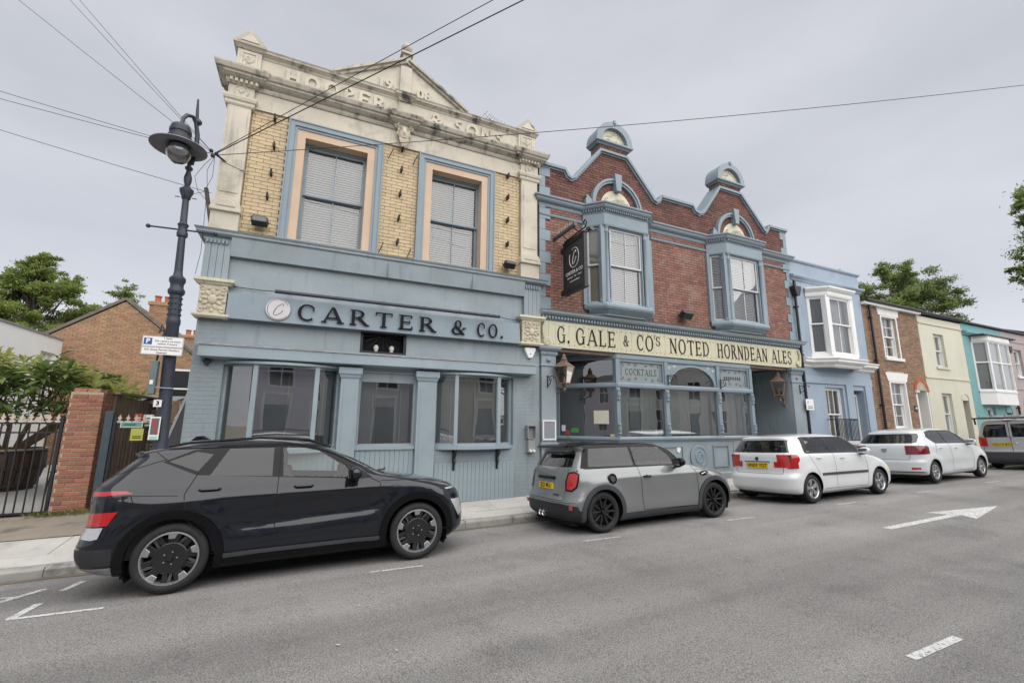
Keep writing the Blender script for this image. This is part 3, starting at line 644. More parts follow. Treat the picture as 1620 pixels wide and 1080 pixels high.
for x0, x1 in ((-1.84, -1.45), (4.33, 4.76)):
    blk = MB()
    n = 4
    for k in range(n): blk.box(x0+(x1-x0)*k/n+.003, x0+(x1-x0)*(k+1)/n-.003, F-.10, F+.02, 4.14, 4.86)
    blk = blk.build('end_block', P_BLUE, A); d2 = MB()
    for k in range(6): d2.box(x0+.02+k*(x1-x0-.04)/6, x0+.02+(k+.55)*(x1-x0-.04)/6, F-.14, F-.10, 4.79, 4.86)
    d2.build('dentils', P_BLUE2, blk)
# sign fascia with mounted letters, round badge and light trough
fas = MB().add([(-1.40,F-.17,3.475),(4.20,F-.17,3.475),(4.20,F-.12,3.94),(-1.40,F-.12,3.94),(-1.40,F+.02,3.475),(4.20,F+.02,3.475),(4.20,F+.02,3.97),(-1.40,F+.02,3.97)], [(0,1,2,3),(4,7,6,5),(0,4,5,1),(0,3,7,4),(1,5,6,2),(2,6,7,3)]).build('sign_fascia', P_BLUE2, A)
for wd, x0, x1 in (('CARTER', -.305, 2.27), ('&', 2.60, 2.945), ('CO.', 3.165, 3.80)):
    sp = .30; hgt = .29; L = line_width(wd, hgt, sp); letters(fas, wd, x0, 3.552, hgt, F-.205, .03, LETTER_K, sp=sp, xs=(x1-x0)/L, T=.155, t=.065)
SILVER = mat('brushed_silver_disc', (.46, .44, .45), .35, .05, 30, .1, 120, metal=.35)
MB().lathe([(0,F-.195),(.195,F-.195),(.2,F-.19),(.2,F-.165),(0,F-.165)], (-.615,0,3.705), 36, 'y').build('badge', SILVER, fas, smooth=True)
bd = MB(); bd.tube([(-.615+.17*math.cos(t), F-.197, 3.705+.185*math.sin(t)) for t in [.5+i*.27 for i in range(20)]], .004, 5)
bd.tube([(-.615+x*.165, F-.199, 3.705+z*.165) for x, z in ((.52,.42),(.45,.62),(.2,.55),(-.05,.3),(-.3,-.1),(-.42,-.5),(-.3,-.68),(0,-.6),(.3,-.35),(.5,-.1))], .0045, 5); bd.build('badge_monogram', LETTER_K, fas)
tr = MB(); tr.lathe([(.0,-.68),(.035,-.68),(.035,3.62),(.0,3.62)], (0,F-.34,3.99), 12, 'x'); tr = tr.build('light_trough', mat('graphite_metal', (.045,.045,.06), .4, .1, 5, 0), A, smooth=True)
for x in (-.45,.35,1.2,2.0,2.75,3.4): MB().tube([(x,F+.01,4.06),(x,F-.2,4.06),(x,F-.33,4.02)], .011, 6).build('arm', BLACKP, tr)
MB().tube([(-1.4,F-.03,4.07),(-.9,F-.05,4.05),(-.68,F-.33,3.99)], .008, 5).build('cable', BLACKP, tr); MB().tube([(3.62,F-.33,3.99),(3.9,F-.1,4.02),(4.22,F-.03,4.03)], .008, 5).build('cable', BLACKP, tr)
# carved end consoles
for x0, x1 in ((-1.86, -1.38), (4.23, 4.78)):
    c = (x0+x1)/2; k = MB(); k.box(x0+.04, x1-.04, F-.13, F+.1, 3.50, 4.06); rosette(k, c, F-.14, 3.78, .42, .50, 9); k = k.build('console', CARVED, A)
    q = MB(); q.sweep([(x0+.02, F+.1), (x0+.02, F-.13), (x1-.02, F-.13), (x1-.02, F+.1)], [(-.05,4.04),(.02,4.04),(.04,4.07),(.075,4.09),(.075,4.14),(-.05,4.14)]); q.sweep([(x0+.02, F+.1), (x0+.02, F-.13), (x1-.02, F-.13), (x1-.02, F+.1)], [(-.05,3.46),(.02,3.46),(.05,3.49),(.05,3.52),(-.05,3.55)]); q.build('console_moulding', CREAM_L, k)
# dark vent with fan tracery and two bulbs
vt = MB().ring(VENT[0]+.002, VENT[1]-.002, VENT[2]+.002, VENT[3]-.002, .05, F+.03, F+.12).build('vent', BLACKP, A)
MB().box(VENT[0]+.05, VENT[1]-.05, F+.2, F+.22, VENT[2]+.05, VENT[3]-.05).build('vent_back', LETTER_K, vt)
g_ = MB(); cx = (VENT[0]+VENT[1])/2
for k in range(9):
    a = PI*(k+.5)/9; g_.tube([(cx+.07*math.cos(a), F+.09, VENT[3]-.05-.05*math.sin(a)), (cx+.38*math.cos(a), F+.09, VENT[3]-.05-.30*math.sin(a))], .008, 5)
g_.build('tracery', BLACKP, vt)
for x in (1.14, 1.44):
    b_ = MB(); b_.lathe([(0,0),(.03,0),(.035,.03),(.05,.07),(.048,.10),(.028,.13),(0,.14)], (x,F+.06,3.10), 12); b_.build('bulb', mat('opal_bulb', (.55,.52,.48), .3, .05, 4, 0) if 'opal_bulb' not in MATS else MATS['opal_bulb'], vt, smooth=True)
# lower cornice with leaded top
lc = [(-.02,2.74),(.02,2.74),(.02,2.77),(.22,2.79),(.24,2.80),(.24,2.95),(.29,2.97),(.29,3.0),(-.02,3.05)]
lower = MB().sweep([(-1.47, F+.2), (-1.47, F), (4.33, F), (4.33, F+.2)], [(o if o < .25 else o-.05, z) for o, z in lc]).build('lower_cornice', P_AQUA, A)
ld = MB(); n = 60; pts = [(-1.74+6.34*i/n) for i in range(n+1)]
vs = [];
for x in pts: j_ = .006*random.random(); vs += [(x, F-.255-j_, 2.985), (x, F-.25-j_, 3.012+j_), (x, F+.0, 3.06)]
ld.add(vs, [(i*3+k, (i+1)*3+k, (i+1)*3+k+1, i*3+k+1) for i in range(n) for k in range(2)]); ld.build('lead_capping', LEAD, lower, fix=False)
# shop windows: two bays, one flat light, pilasters, boarded risers
for path, sill in (([(-1.35,F+.10),(-.86,F-.13),(.12,F-.13),(.52,F+.10)], True), ([(2.37,F+.10),(2.77,F-.13),(3.72,F-.13),(4.11,F+.10)], True)):
    bw_ = bay_lights(A, path, 1.27, 2.73, P_AQUA, GLASS_D, .075, .05)
    cx = (path[0][0]+path[-1][0])/2; hw = (path[-1][0]-path[0][0])/2+.02
    arc_ = [(cx-hw+2*hw*i/14, F+.02-.25*math.sin(PI*i/14)**.7) for i in range(15)]
    MB().slab(arc_+[(cx+hw, F+.3), (cx-hw, F+.3)], 1.20, 1.27).build('curved_sill', P_AQUA, bw_)
    MB().slab(arc_+[(cx+hw, F+.3), (cx-hw, F+.3)], 2.715, 2.76).build('curved_head', P_AQUA, bw_)
for x in (2.78, 3.73):
    br = MB(); br.tube([(x,F-.02,1.19),(x,F-.16,1.18),(x,F-.13,1.08),(x,F-.06,1.03),(x,F-.10,.96),(x,F-.05,.88),(x,F-.02,.80)], [.02,.022,.02,.024,.022,.018,.012], 7); br.box(x-.025, x+.025, F-.03, F, .78, 1.2); br.build('iron_corbel', BLACKP, A)
for x0, x1 in ((.53, .85), (1.97, 2.35)):
    pil = MB(); pil.box(x0, x1, F-.10, F+.02, -.1, 2.58); pil.box(x0+.06, x1-.06, F-.108, F-.099, .35, 2.40); pil = pil.build('shop_pilaster', P_AQUA, A)
    MB().sweep([(x0, F+.02), (x0, F-.10), (x1, F-.10), (x1, F+.02)], [(-.03,2.55),(.015,2.55),(.03,2.6),(.05,2.63),(.05,2.74),(-.03,2.74)]).build('pilaster_cap', P_AQUA, pil)
    MB().box(x0-.03, x1+.03, F-.125, F+.0, -.1, .34).build('plinth', P_AQUA, pil)
cw = MB().ring(CB[0]+.002, CB[1]-.002, 1.282, 2.718, .045, F+.02, F+.14); cw.box(CB[0]+.04, CB[1]-.04, F+.05, F+.10, 2.50, 2.69); cw = cw.build('shop_window', P_BLUE, A)
pane(cw, TR(0,0,0), CB[0]+.04, CB[1]-.04, 1.32, 2.51, F+.08, GLASS_D); MB().box(CB[0]-.02, CB[1]+.02, F-.05, F+.1, 1.22, 1.285).build('window_sill', P_AQUA, cw)
# strip blinds hung inside the shop windows
STRIP = mat('pale_blind_strip', (.50, .50, .48), .7, .05, 3, 0)
for x0, x1, nm in ((-1.3, .48, 'left bay'), (.92, 1.9, 'middle light'), (2.45, 4.05, 'right bay')):
    r = thing('strip_blind', 'pale upright blind strips inside the %s of the CARTER & CO. shopfront' % nm, 'blind', (x0, F+.3, 1.3), 'strip blinds of the shopfront')
    MB().box(x0, x1, F+.28, F+.32, 2.62, 2.66).build('head_rail', STRIP, r); MB().box(x0, x1, F+.34, F+.345, 1.30, 2.64).build('gauze', MATS.get('shop_gauze') or mat('shop_gauze', (.31, .32, .335), .9, .15, 1.5, 0), r)  # the wide sheet is added; its grey stands in for reflected house tones
    n = 3 if x1-x0 > 1.2 else 2
    for k in range(n): x = x0+(x1-x0)*(k+.6)/n; MB().box(x, x+.022, F+.295, F+.305, 1.3, 2.62).build('strip', STRIP, r)
# tongued boards
ub = MB().box(-.041, .041, -.022, .02, 0, 1); 
bme = ub.build('board', P_AQUA, None); bmesh_board = bme.data; bpy.data.objects.remove(bme)
for x0, x1, z0, z1, y in ((.87, 1.955, .15, 1.215, F), (2.38, 4.13, .17, .93, F), (-1.35, .50, .1, 1.19, F)):
    n = int((x1-x0)/.087)
    for k in range(n):
        x = x0+(x1-x0)*(k+.5)/n; inst(bmesh_board, 'board', A, (x, y, z0), ((x1-x0)/n/.0875, 1, z1-z0))
    if y == F and z1 < 1: MB().box(x0-.0, x1+.0, F-.012, F, -.1, .17).build('skirting', P_AQUA, A)
# painted brick courses on the end piers
lay_bricks(A, P_BLUE, [(-1.815,.05),(-1.38,.05),(-1.38,3.44),(-1.815,3.44)], [], F-.0035, .225, .075, .006, .02, 0, jit=.0008)
lay_bricks(A, P_BLUE, [(4.16,.1),(4.77,.1),(4.77,3.44),(4.16,3.44)], [], F-.0035, .225, .075, .006, .02, 0, jit=.0008)
lay_bricks(A, P_BLUE, [(2.38,.93),(4.13,.93),(4.13,1.2),(2.38,1.2)], [], F-.003, .225, .075, .006, .02, 0, jit=.0008)
# wall anchor, alarm box, meter boxes, menu cable
an = MB(); x, z = -1.60, 2.86
an.prism([(x-.03,z-.15),(x+.03,z-.15),(x+.03,z+.15),(x-.03,z+.15)], F-.06, F); an.prism([(x-.07,z+.12),(x+.07,z+.12),(x+.035,z+.19),(x-.035,z+.19)], F-.07, F); an.prism([(x-.07,z-.12),(x,z-.21),(x+.07,z-.12)], F-.07, F); an.lathe([(0,F-.09),(.03,F-.09),(.035,F-.06)], (x,0,z+.05), 10, 'y'); an.build('wall_anchor', BLACKP, A)
x, z = 4.50, 3.31
al = thing('alarm_box', 'white shield shaped alarm box below the right carved console', 'alarm', (x, F-.06, z))
MB().prism([(x-.13,z+.11),(x+.13,z+.11),(x+.14,z+.06),(x+.05,z-.13),(x-.05,z-.13),(x-.14,z+.06)], F-.09, F-.005).build('cover', WHITE, al, bev=.015)
MB().box(x-.012, x+.012, F-.095, F-.088, z-.05, z-.02).build('strobe', mat('blue_lens', (.05,.12,.35), .2, 0, 1, 0), al)
x = 4.52
mt = thing('meter_box', 'grey open fronted meter box on the blue pier beside the frontage', 'meter box', (x, F-.1, 1.1))
b_ = MB().ring(x-.10, x+.10, 1.39, 1.68, .014, F-.13, F-.008); b_.box(x-.10, x+.10, F-.03, F-.009, 1.39, 1.68); b_.build('cabinet', mat('galvanised_grey', (.26,.265,.26), .5, .15, 9, .1), mt)
MB().box(x-.085, x+.085, F-.12, F-.01, 1.10, 1.37).build('lower_cover', MATS['galvanised_grey'], mt, bev=.01)
for dx in (-.04, .04): MB().lathe([(0,F-.16),(.028,F-.16),(.03,F-.12)], (x+dx,0,1.14), 10, 'y').build('knob', WHITE, mt)
# ================================================================== RED BRICK PUB
B = thing('red_brick_pub', 'red brick pub with two shaped gables, blue bays and the G. GALE cream sign board', 'building', (9.5, F, .2))
X0, X1 = 4.78, 14.22
g1 = [(5.5,8.10),(5.58,7.96),(5.70,7.90),(5.82,7.97),(5.93,8.10),(6.66,8.98),(7.52,8.98),(8.32,8.08),(8.42,7.95),(8.55,7.90),(8.66,7.97),(8.74,8.10)]
g2 = [(9.93,8.10),(10.02,7.96),(10.2,7.90),(10.36,7.97),(10.5,8.12),(11.16,8.98),(12.10,8.98),(12.98,8.06),(13.08,7.94),(13.2,7.90),(13.3,7.99),(13.36,8.13)]
outline = [(X0,8.10)]+g1+g2+[(X1,8.13)]
SHOP = (5.18, 13.70, -.5, 3.40)
BAY1, BAY2 = (6.06, 8.20, 4.62, 6.78), (10.43, 12.72, 4.62, 6.78)
wl = wall_holes(MB(), X0, X1, -.5, 7.86, [SHOP, BAY1, BAY2], F+.02, F+.34)
wl.prism([(X0,7.86)]+outline+[(X1,7.86)], F+.02, F+.34); wl.build('wall', MATS.get('grey_brown_mortar') or mat('grey_brown_mortar', (.185, .135, .115), .9, .2, 8, .5, 120), B)
sh = MB(); sh.box(X0, X0+.2, F+.35, F+8.5, -.5, 7.6); sh.box(X1-.2, X1, F+.35, F+8.5, -.5, 7.6); sh.box(X0+.2, X1-.2, F+8.2, F+8.5, -.5, 7.6); sh.build('side_walls', MATS['red_brick'], B)
MB().box(X0+.2, X1-.2, F+.35, F+8.2, 7.2, 7.4).build('ceiling', DARKIN, B)
MB().box(X0+.2, X1-.2, F+.36, F+8.2, 4.3, 4.45).build('upper_floor', DARKIN, B)
MB().box(X0+.2, X1-.2, F+3.4, F+3.5, .2, 4.3).build('bar_partition', DARKIN, B)
MB().box(X0+.2, X1-.2, F+2.2, F+2.3, 4.45, 7.2).build('room_partition', DARKIN, B)
rf = MB()
for c, hw in ((7.09, 1.9), (11.63, 1.9)):
    for s_ in (-1, 1): rf.add([(c, F+.34, 8.90), (c, F+8, 8.90), (c+s_*hw, F+8, 7.45), (c+s_*hw, F+.34, 7.45), (c, F+.34, 8.84), (c, F+8, 8.84), (c+s_*hw, F+8, 7.39), (c+s_*hw, F+.34, 7.39)], [(0,1,2,3),(7,6,5,4),(0,3,7,4),(0,4,5,1),(1,5,6,2),(2,6,7,3)])
rf = rf.build('roof', ROOFT, B)
for k in range(9):
    for c in (11.63,):
        z = 8.86-k*.16; x = c-(8.92-z)*1.31; MB().add([(x, F+.345, z), (x, F+6, z), (x-.24, F+6, z-.165), (x-.24, F+.345, z-.165), (x, F+.345, z+.035), (x, F+6, z+.035), (x-.24, F+6, z-.13), (x-.24, F+.345, z-.13)], [(0,1,2,3),(7,6,5,4),(0,3,7,4),(4,5,1,0),(1,5,6,2),(2,6,7,3)]).build('tile_course', ROOFT, rf)
# brickwork
def arch_gap(cx, cz, r):
    return lambda z: (cx-math.sqrt(max(0, r*r-(z-cz)**2)), cx+math.sqrt(max(0, r*r-(z-cz)**2))) if cz <= z <= cz+r*.985 else None
A1, A2 = (7.11, 7.40), (11.67, 7.40)
quo = []
for i in range(15):
    z0 = 4.40+i*.285
    if z0 > 8.0: break
    wd = .30 if i % 2 == 0 else .16; quo.append((X0, X0+wd, z0, min(z0+.285, 8.08))); quo.append((X1-wd, X1, z0, min(z0+.285, 8.10)))
band = (X0-.1, X1+.1, 7.02, 7.26); band2 = (X0-.1, X1+.1, 6.76, 6.83)
poly = [(X0,4.36)]+outline+[(X1,4.36)]
HOLES = quo+[band, band2, (BAY1[0]-.05, BAY1[1]+.05, 4.3, 7.3), (BAY2[0]-.05, BAY2[1]+.05, 4.3, 7.3), arch_gap(*A1, .78), arch_gap(*A2, .78)]
lay_bricks(B, RBRICK, [(X0,7.26)]+outline+[(X1,7.26)], HOLES, F-.002, .225, .0735, .009, .022, singles=150, rank=lambda q: q[0]-X0, jit=.002)
lay_bricks(B, RBRICK_L, [(X0,4.36),(X0,7.02),(X1,7.02),(X1,4.36)], HOLES, F-.002, .225, .0735, .009, .022, singles=150, rank=lambda q: q[0]-X0, jit=.002)
for q in quo: MB().box(q[0]-.003, q[1], F-.022, F+.02, q[2]+.004, q[3]-.004).build('quoin', P_BLUE2, B)
# string courses that carry round the bays as their cornices
def bay_path(x0, x1, d, ex=0): return [(x0-ex, F), (x0+d-ex*.4, F-d-ex), (x1-d+ex*.4, F-d-ex), (x1+ex, F)]
b1, b2 = bay_path(6.06, 8.20, .38), bay_path(10.43, 12.72, .38)
crn = [(-.10,7.0),(.015,7.0),(.03,7.04),(.03,7.08),(.10,7.11),(.13,7.15),(.13,7.18),(.17,7.21),(.17,7.245),(-.10,7.29)]
sc1 = MB().sweep([(X0, F+.3), (X0, F)]+b1+b2+[(X1, F), (X1, F+.3)], crn).build('string_course', P_BLUE2, B)
for xa, xb in ((X0, 6.0), (8.26, 10.37), (12.78, X1)): MB().sweep([(xa, F), (xb, F)], [(-.03,6.76),(.03,6.76),(.045,6.79),(.045,6.81),(.02,6.835),(-.03,6.835)]).build('lower_string', P_BLUE2, B)
def dentils(parent, path, z0, z1, out, dp, pitch, wd, m):
    mb = MB()
    for i in range(len(path)-1):
        p, q = Vector(path[i]), Vector(path[i+1]); d = q-p; L = d.length; T = TR(p.x, p.y, 0, math.atan2(d.y, d.x)); n = max(1, int(L/pitch)); mb.T = T
        for k in range(n): x = L*(k+.5)/n; mb.box(x-wd/2, x+wd/2, -out-dp, -out, z0, z1)
    o = mb.build('dentils', m, parent, fix=False); o['kind'] = 'stuff'; return o
for bp_ in (b1, b2): dentils(sc1, bp_, 7.045, 7.105, .03, .05, .062, .03, P_BLUE2)
# canted bays
SASHW = mat('aged_white_sash_paint', (.50, .52, .52), .45, .08, 3, .05, 60)
for (x0, x1, zb, zt), bp_, nm in ((BAY1, b1, 'first'), (BAY2, b2, 'second')):
    bay = MB(); bay.sweep(bp_, [(.0,6.66),(.02,6.66),(.03,6.70),(.03,6.98),(.05,7.01),(-.10,7.01),(-.10,6.66)]); bay = bay.build('bay', P_BLUE2, B)
    sl_ = MB(); sl_.sweep(bp_, [(-.12,4.50),(.03,4.50),(.06,4.55),(.06,4.60),(.02,4.66),(-.12,4.66)]); sl_.slab([(p[0], p[1]+(0 if p[1] > F-.01 else .02)) for p in bp_], 4.52, 4.56); sl_.build('bay_sill', P_BLUE2, bay)
    un = MB(); un.sweep([(p[0]+(.12 if i < 2 else -.12), p[1]+(0 if p[1] > F-.01 else .12)) for i, p in enumerate(bp_)], [(-.3,4.36),(-.06,4.36),(.02,4.42),(.10,4.47),(.13,4.51),(-.3,4.51)]); un.slab([(bp_[0][0]+.1,F),(bp_[1][0]+.1,bp_[1][1]+.12),(bp_[2][0]-.1,bp_[2][1]+.12),(bp_[3][0]-.1,F)], 4.37, 4.40); un.build('bay_base', P_BLUE2, bay)
    for i in range(4):
        p = bp_[i]; ang = 0 if i in (1, 2) else 0
        if i in (1, 2):
            s_ = -1 if i == 1 else 1
            for dx, dy in ((s_*-.075, 0), (s_*.055, .06)): MB().lathe([(.07,4.64),(.07,4.72),(.052,4.75),(.048,6.48),(.062,6.50),(.062,6.53),(.05,6.55),(.05,6.60),(.075,6.66)], (p[0]+dx, p[1]+dy+.03, 0), 12).build('column', P_BLUE2, bay, smooth=True)
            MB().slab([(p[0]-.10, p[1]+.02), (p[0]+.10, p[1]+.02), (p[0]+.10, p[1]+.16), (p[0]-.10, p[1]+.16)], 4.64, 6.68).build('corner_post', P_BLUE2, bay)
        else: s_ = 1 if i == 0 else -1; MB().box(*sorted((p[0]-s_*.06, p[0]+s_*.05)), F-.06, F+.06, 4.62, 6.70).build('side_post', P_BLUE2, bay)
    p, q = Vector(bp_[1]), Vector(bp_[2]); L = (q-p).length
    sash_window(bay, TR(p.x+.16, p.y+.03, 4.66), L-.32, 2.0, P_BLUE2, GLASS, .50, 1, frame=.03, st=.042, ms=SASHW)
    blind('white slatted blind in the front light of the %s from left of the pub bays' % nm, TR(p.x+.2, p.y+.05, 4.72), L-.40, 1.9, BLINDM, .05, 'white blinds in the pub bays')
    for a, b in ((bp_[0], bp_[1]), (bp_[2], bp_[3])):
        a, b = Vector(a), Vector(b); d = b-a; T = TR(a.x, a.y, 4.66, math.atan2(d.y, d.x)); L2 = d.length
        sash_window(bay, T @ Matrix.Translation((.07, .02, 0)), L2-.15, 2.0, P_BLUE2, GLASS, .50, 0, frame=.02, st=.04, ms=SASHW)
    if nm == 'first': blinder = 'cream'
    a, b = Vector(bp_[0]), Vector(bp_[1]); d = b-a
    if nm == 'first':
        o = MB(TR(a.x, a.y, 4.70, math.atan2(d.y, d.x))).box(.09, d.length-.10, .14, .15, 0, 1.92).build('roller_blind', mat('cream_blind_cloth', (.50,.47,.38), .8, .04, 2, 0)); tag(o, 'cream roller blind drawn down in the left cheek of the first pub bay', 'blind')
    else: blind('white slatted blind in the left cheek of the second pub bay', TR(a.x, a.y, 4.72, math.atan2(d.y, d.x)) @ Matrix.Translation((.1, 0, 0)), d.length-.2, 1.9, BLINDM, .05, 'white blinds in the pub bays', y=.13)
    MB().slab([(x0, F-.02), (bp_[1][0], bp_[1][1]+.03), (bp_[2][0], bp_[2][1]+.03), (x1, F-.02)], 6.95, 7.0).build('bay_ceiling', P_BLUE2, bay)
# arches over the bays: cream tympanum, brick ring, blue hood, keystone
for cx, cz in (A1, A2):
    arc_ = lambda r, n=24: [(cx+r*math.cos(PI*i/n), cz+r*math.sin(PI*i/n)) for i in range(n+1)]
    ty = MB(); ty.prism(arc_(.50)+[(cx-.50, cz-.14), (cx+.50, cz-.14)], F-.045, F+.03); ty = ty.build('tympanum', CREAM_L, B)
    sw = MB()
    for i in range(26):
        t = .25+PI*(i*.618 % 1)*.86; r = .10+.34*((i*.37) % 1); sw.tube([(cx+r*math.cos(t)+.05*math.cos(k), F-.05, cz+.0+r*math.sin(t)+.03*math.sin(k*1.3)) for k in (0, 1.2, 2.4, 3.6)], .012, 5)
    sw.build('carved_scrolls', CREAM_L, ty)
    for i in range(15):
        t0, t1 = PI*i/15+.008, PI*(i+1)/15-.008; MB().prism([(cx+.51*math.cos(t0), cz+.51*math.sin(t0)), (cx+.68*math.cos(t0), cz+.68*math.sin(t0)), (cx+.68*math.cos(t1), cz+.68*math.sin(t1)), (cx+.51*math.cos(t1), cz+.51*math.sin(t1))], F-.035, F+.03).build('voussoir', RBRICK, B)
    hd = MB(); ro, ri = arc_(.82), arc_(.70); n = 24
    for yy0, a_, b_ in ((F-.10, ri, ro), (F-.13, arc_(.76), arc_(.825))):
        for i in range(n): hd.prism([a_[i], b_[i], b_[i+1], a_[i+1]], yy0, F+.02)
    hd = hd.build('hood_mould', P_BLUE2, B)
    MB().prism([(cx-.115,cz+.93),(cx+.115,cz+.93),(cx+.075,cz+.45),(cx-.075,cz+.45)], F-.19, F).build('keystone', P_BLUE2, hd)
    for s_ in (-1, 1):
        MB().prism([(cx+s_*x, cz+z) for x, z in ((.70,-.14),(1.02,-.14),(1.02,.05),(.98,.09),(1.02,.13),(.96,.16),(.90,.10),(.84,.06),(.82,0),(.70,0))], F-.12, F+.0).build('scroll_stop', P_BLUE2, hd)
# gable copings
cpn = MB()
def coping_run(pts, th=.075, y0=F-.09, y1=F+.38):
    n = len(pts); up = []; nn = []
    for i in range(n):
        a = Vector(pts[max(0, i-1)]); b = Vector(pts[min(n-1, i+1)]); d = (b-a).normalized(); nn.append(Vector((-d.y, d.x)))
    for i in range(n-1):
        p, q = Vector(pts[i]), Vector(pts[i+1])
        cpn.prism([tuple(p), tuple(q), tuple(q+nn[i+1]*th), tuple(p+nn[i]*th)], y0, y1)
        cpn.prism([tuple(p-nn[i]*.045), tuple(q-nn[i+1]*.045), tuple(q+nn[i+1]*.002), tuple(p+nn[i]*.002)], y0+.05, y1-.01)
coping_run([(X0-.02,8.10)]+g1); cpn.build('coping', P_BLUE2, B); cpn = MB(); coping_run(g1[-1:]+g2); cpn.build('coping', P_BLUE2, B); cpn = MB(); coping_run(g2[-1:]+[(X1+.04,8.13)]); cpn.build('coping', P_BLUE2, B)
# drum tops
for cx in (7.08, 11.63):
    wa = .50; z = 9.05
    dm = MB(); dm.box(cx-wa+.02, cx+wa-.02, F-.03, F+.33, 8.98, z+.14); dm = dm.build('gable_block', MORTAR, B)
    lay_bricks(dm, RBRICK, [(cx-wa+.02,9.045),(cx+wa-.02,9.045),(cx+wa-.02,9.2),(cx-wa+.02,9.2)], [], F-.05, .105, .075, .008, .03, 0)
    MB().sweep([(cx-wa, F+.35), (cx-wa, F-.03), (cx+wa, F-.03), (cx+wa, F+.35)], [(-.06,9.19),(.04,9.19),(.07,9.23),(.12,9.25),(.12,9.30),(-.06,9.32)]).build('block_cornice', P_BLUE2, dm)
    arc_ = lambda r: [(cx+r*math.cos(PI*i/20), 9.31+r*math.sin(PI*i/20)) for i in range(21)]
    MB().prism(arc_(.44), F-.03, F+.3).build('shell_panel', CREAM_L, dm)
    q = MB(); ro, ri = arc_(.60), arc_(.42)
    for i in range(20): q.prism([ri[i], ro[i], ro[i+1], ri[i+1]], F-.14, F+.36)
    q.prism([(cx-.035,9.86),(cx+.035,9.86),(cx+.03,9.96),(cx-.03,9.96)], F-.17, F+.2); q.build('arched_hood', P_BLUE2, dm)
    sw = MB()
    for i in range(14):
        t = .2+2.7*(i*.618 % 1); r = .12+.26*((i*.41) % 1); sw.tube([(cx+r*math.cos(t)+.05*math.cos(k), F-.035, 9.31+r*math.sin(t)+.03*math.sin(k)) for k in (0, 1.2, 2.4, 3.6)], .014, 5)
    sw.build('carved_scrolls', CREAM_L, dm)
# ground floor: cornice, sign board, piers
cs = [(-.02,4.10),(.02,4.10),(.03,4.14),(.06,4.15),(.06,4.22),(.14,4.25),(.18,4.29),(.18,4.32),(.21,4.35),(-.02,4.41)]
gc = MB().sweep([(X0-.02, F), (X1+.06, F), (X1+.06, F+.3)], cs).build('shop_cornice', P_BLUE, B); dentils(gc, [(X0, F), (X1, F)], 4.155, 4.215, .06, .055, .085, .045, P_BLUE2)
sgn = MB().add([(X0+.02,F-.035,3.49),(X1-.0,F-.035,3.49),(X1-.0,F-.035,4.10),(X0+.02,F-.035,4.10),(X0+.02,F+.02,3.49),(X1,F+.02,3.49),(X1,F+.02,4.10),(X0+.02,F+.02,4.10)], [(0,1,2,3),(4,7,6,5),(0,4,5,1),(0,3,7,4),(1,5,6,2),(2,6,7,3)]).build('sign_board', MATS['dark_brown_lettering'], B)
ub = MB().add([(-.5,-.02,0),(.5,-.02,0),(.5,-.02,1),(-.5,-.02,1),(-.5,.01,0),(.5,.01,0),(.5,.01,1),(-.5,.01,1)], [(0,1,2,3),(0,4,5,1),(0,3,7,4),(1,5,6,2),(2,6,7,3)]).build('sign_plank', CREAM, None); pm = ub.data; bpy.data.objects.remove(ub)
NP = 50; pw = (X1-X0-.02)/NP
for k in range(NP): inst(pm, 'sign_plank', sgn, (X0+.02+pw*(k+.5), F-.036+random.uniform(-.001,.001), 3.485), (pw-.004, 1, .617))
st_ = MB()
for k in range(62):
    x = X0+.35+k*.142
    for z in (3.555+.012*(k % 3), 4.03-.02*(k % 2)): st_.lathe([(0,F-.064),(.009,F-.064),(.012,F-.056)], (x,0,z), 6, 'y')
o = st_.build('sign_studs', LETTER_B, sgn, fix=False); o['kind'] = 'stuff'
kw = dict(T=.15, t=.062, sf=.08)
def word(parent, wd, x0, x1, z, h, sp=.16, m=LETTER_B, y=F-.066):
    L = line_width(wd, h, sp, **kw); letters(parent, wd, x0, z, h, y, .012, m, sp=sp, xs=(x1-x0)/L, **kw)
def sx(px): return px
zL = 3.60
word(sgn, 'G.', 5.22, 5.60, zL, .40); word(sgn, 'GALE', 5.74, 6.93, zL, .40); word(sgn, '&', 7.17, 7.36, zL+.07, .27); word(sgn, 'CO', 7.60, 8.17, zL, .40); word(sgn, 'S', 8.24, 8.40, zL+.16, .24); word(sgn, "'", 8.19, 8.22, zL+.06, .38)
word(sgn, 'NOTED', 8.72, 10.20, zL, .40); word(sgn, 'HORNDEAN', 10.52, 12.66, zL, .40); word(sgn, 'ALES', 12.86, 13.80, zL, .40)
for x, s_ in ((X0+.12, 1), (X1-.10, -1)):
    q = MB(); q.tube([(x+s_*(.02+.09*math.cos(t)*(1-t/14)), F-.09, 3.60+.10*math.sin(t)*(1-t/14)) for t in [i*.6 for i in range(16)]], .03, 7); q.tube([(x-s_*.02, F-.08, 4.07), (x-s_*.07, F-.09, 3.9), (x-s_*.05, F-.09, 3.72), (x+s_*.02, F-.09, 3.52)], [.04,.035,.04,.05], 7); q.build('scroll_end', CREAM, sgn, smooth=True)
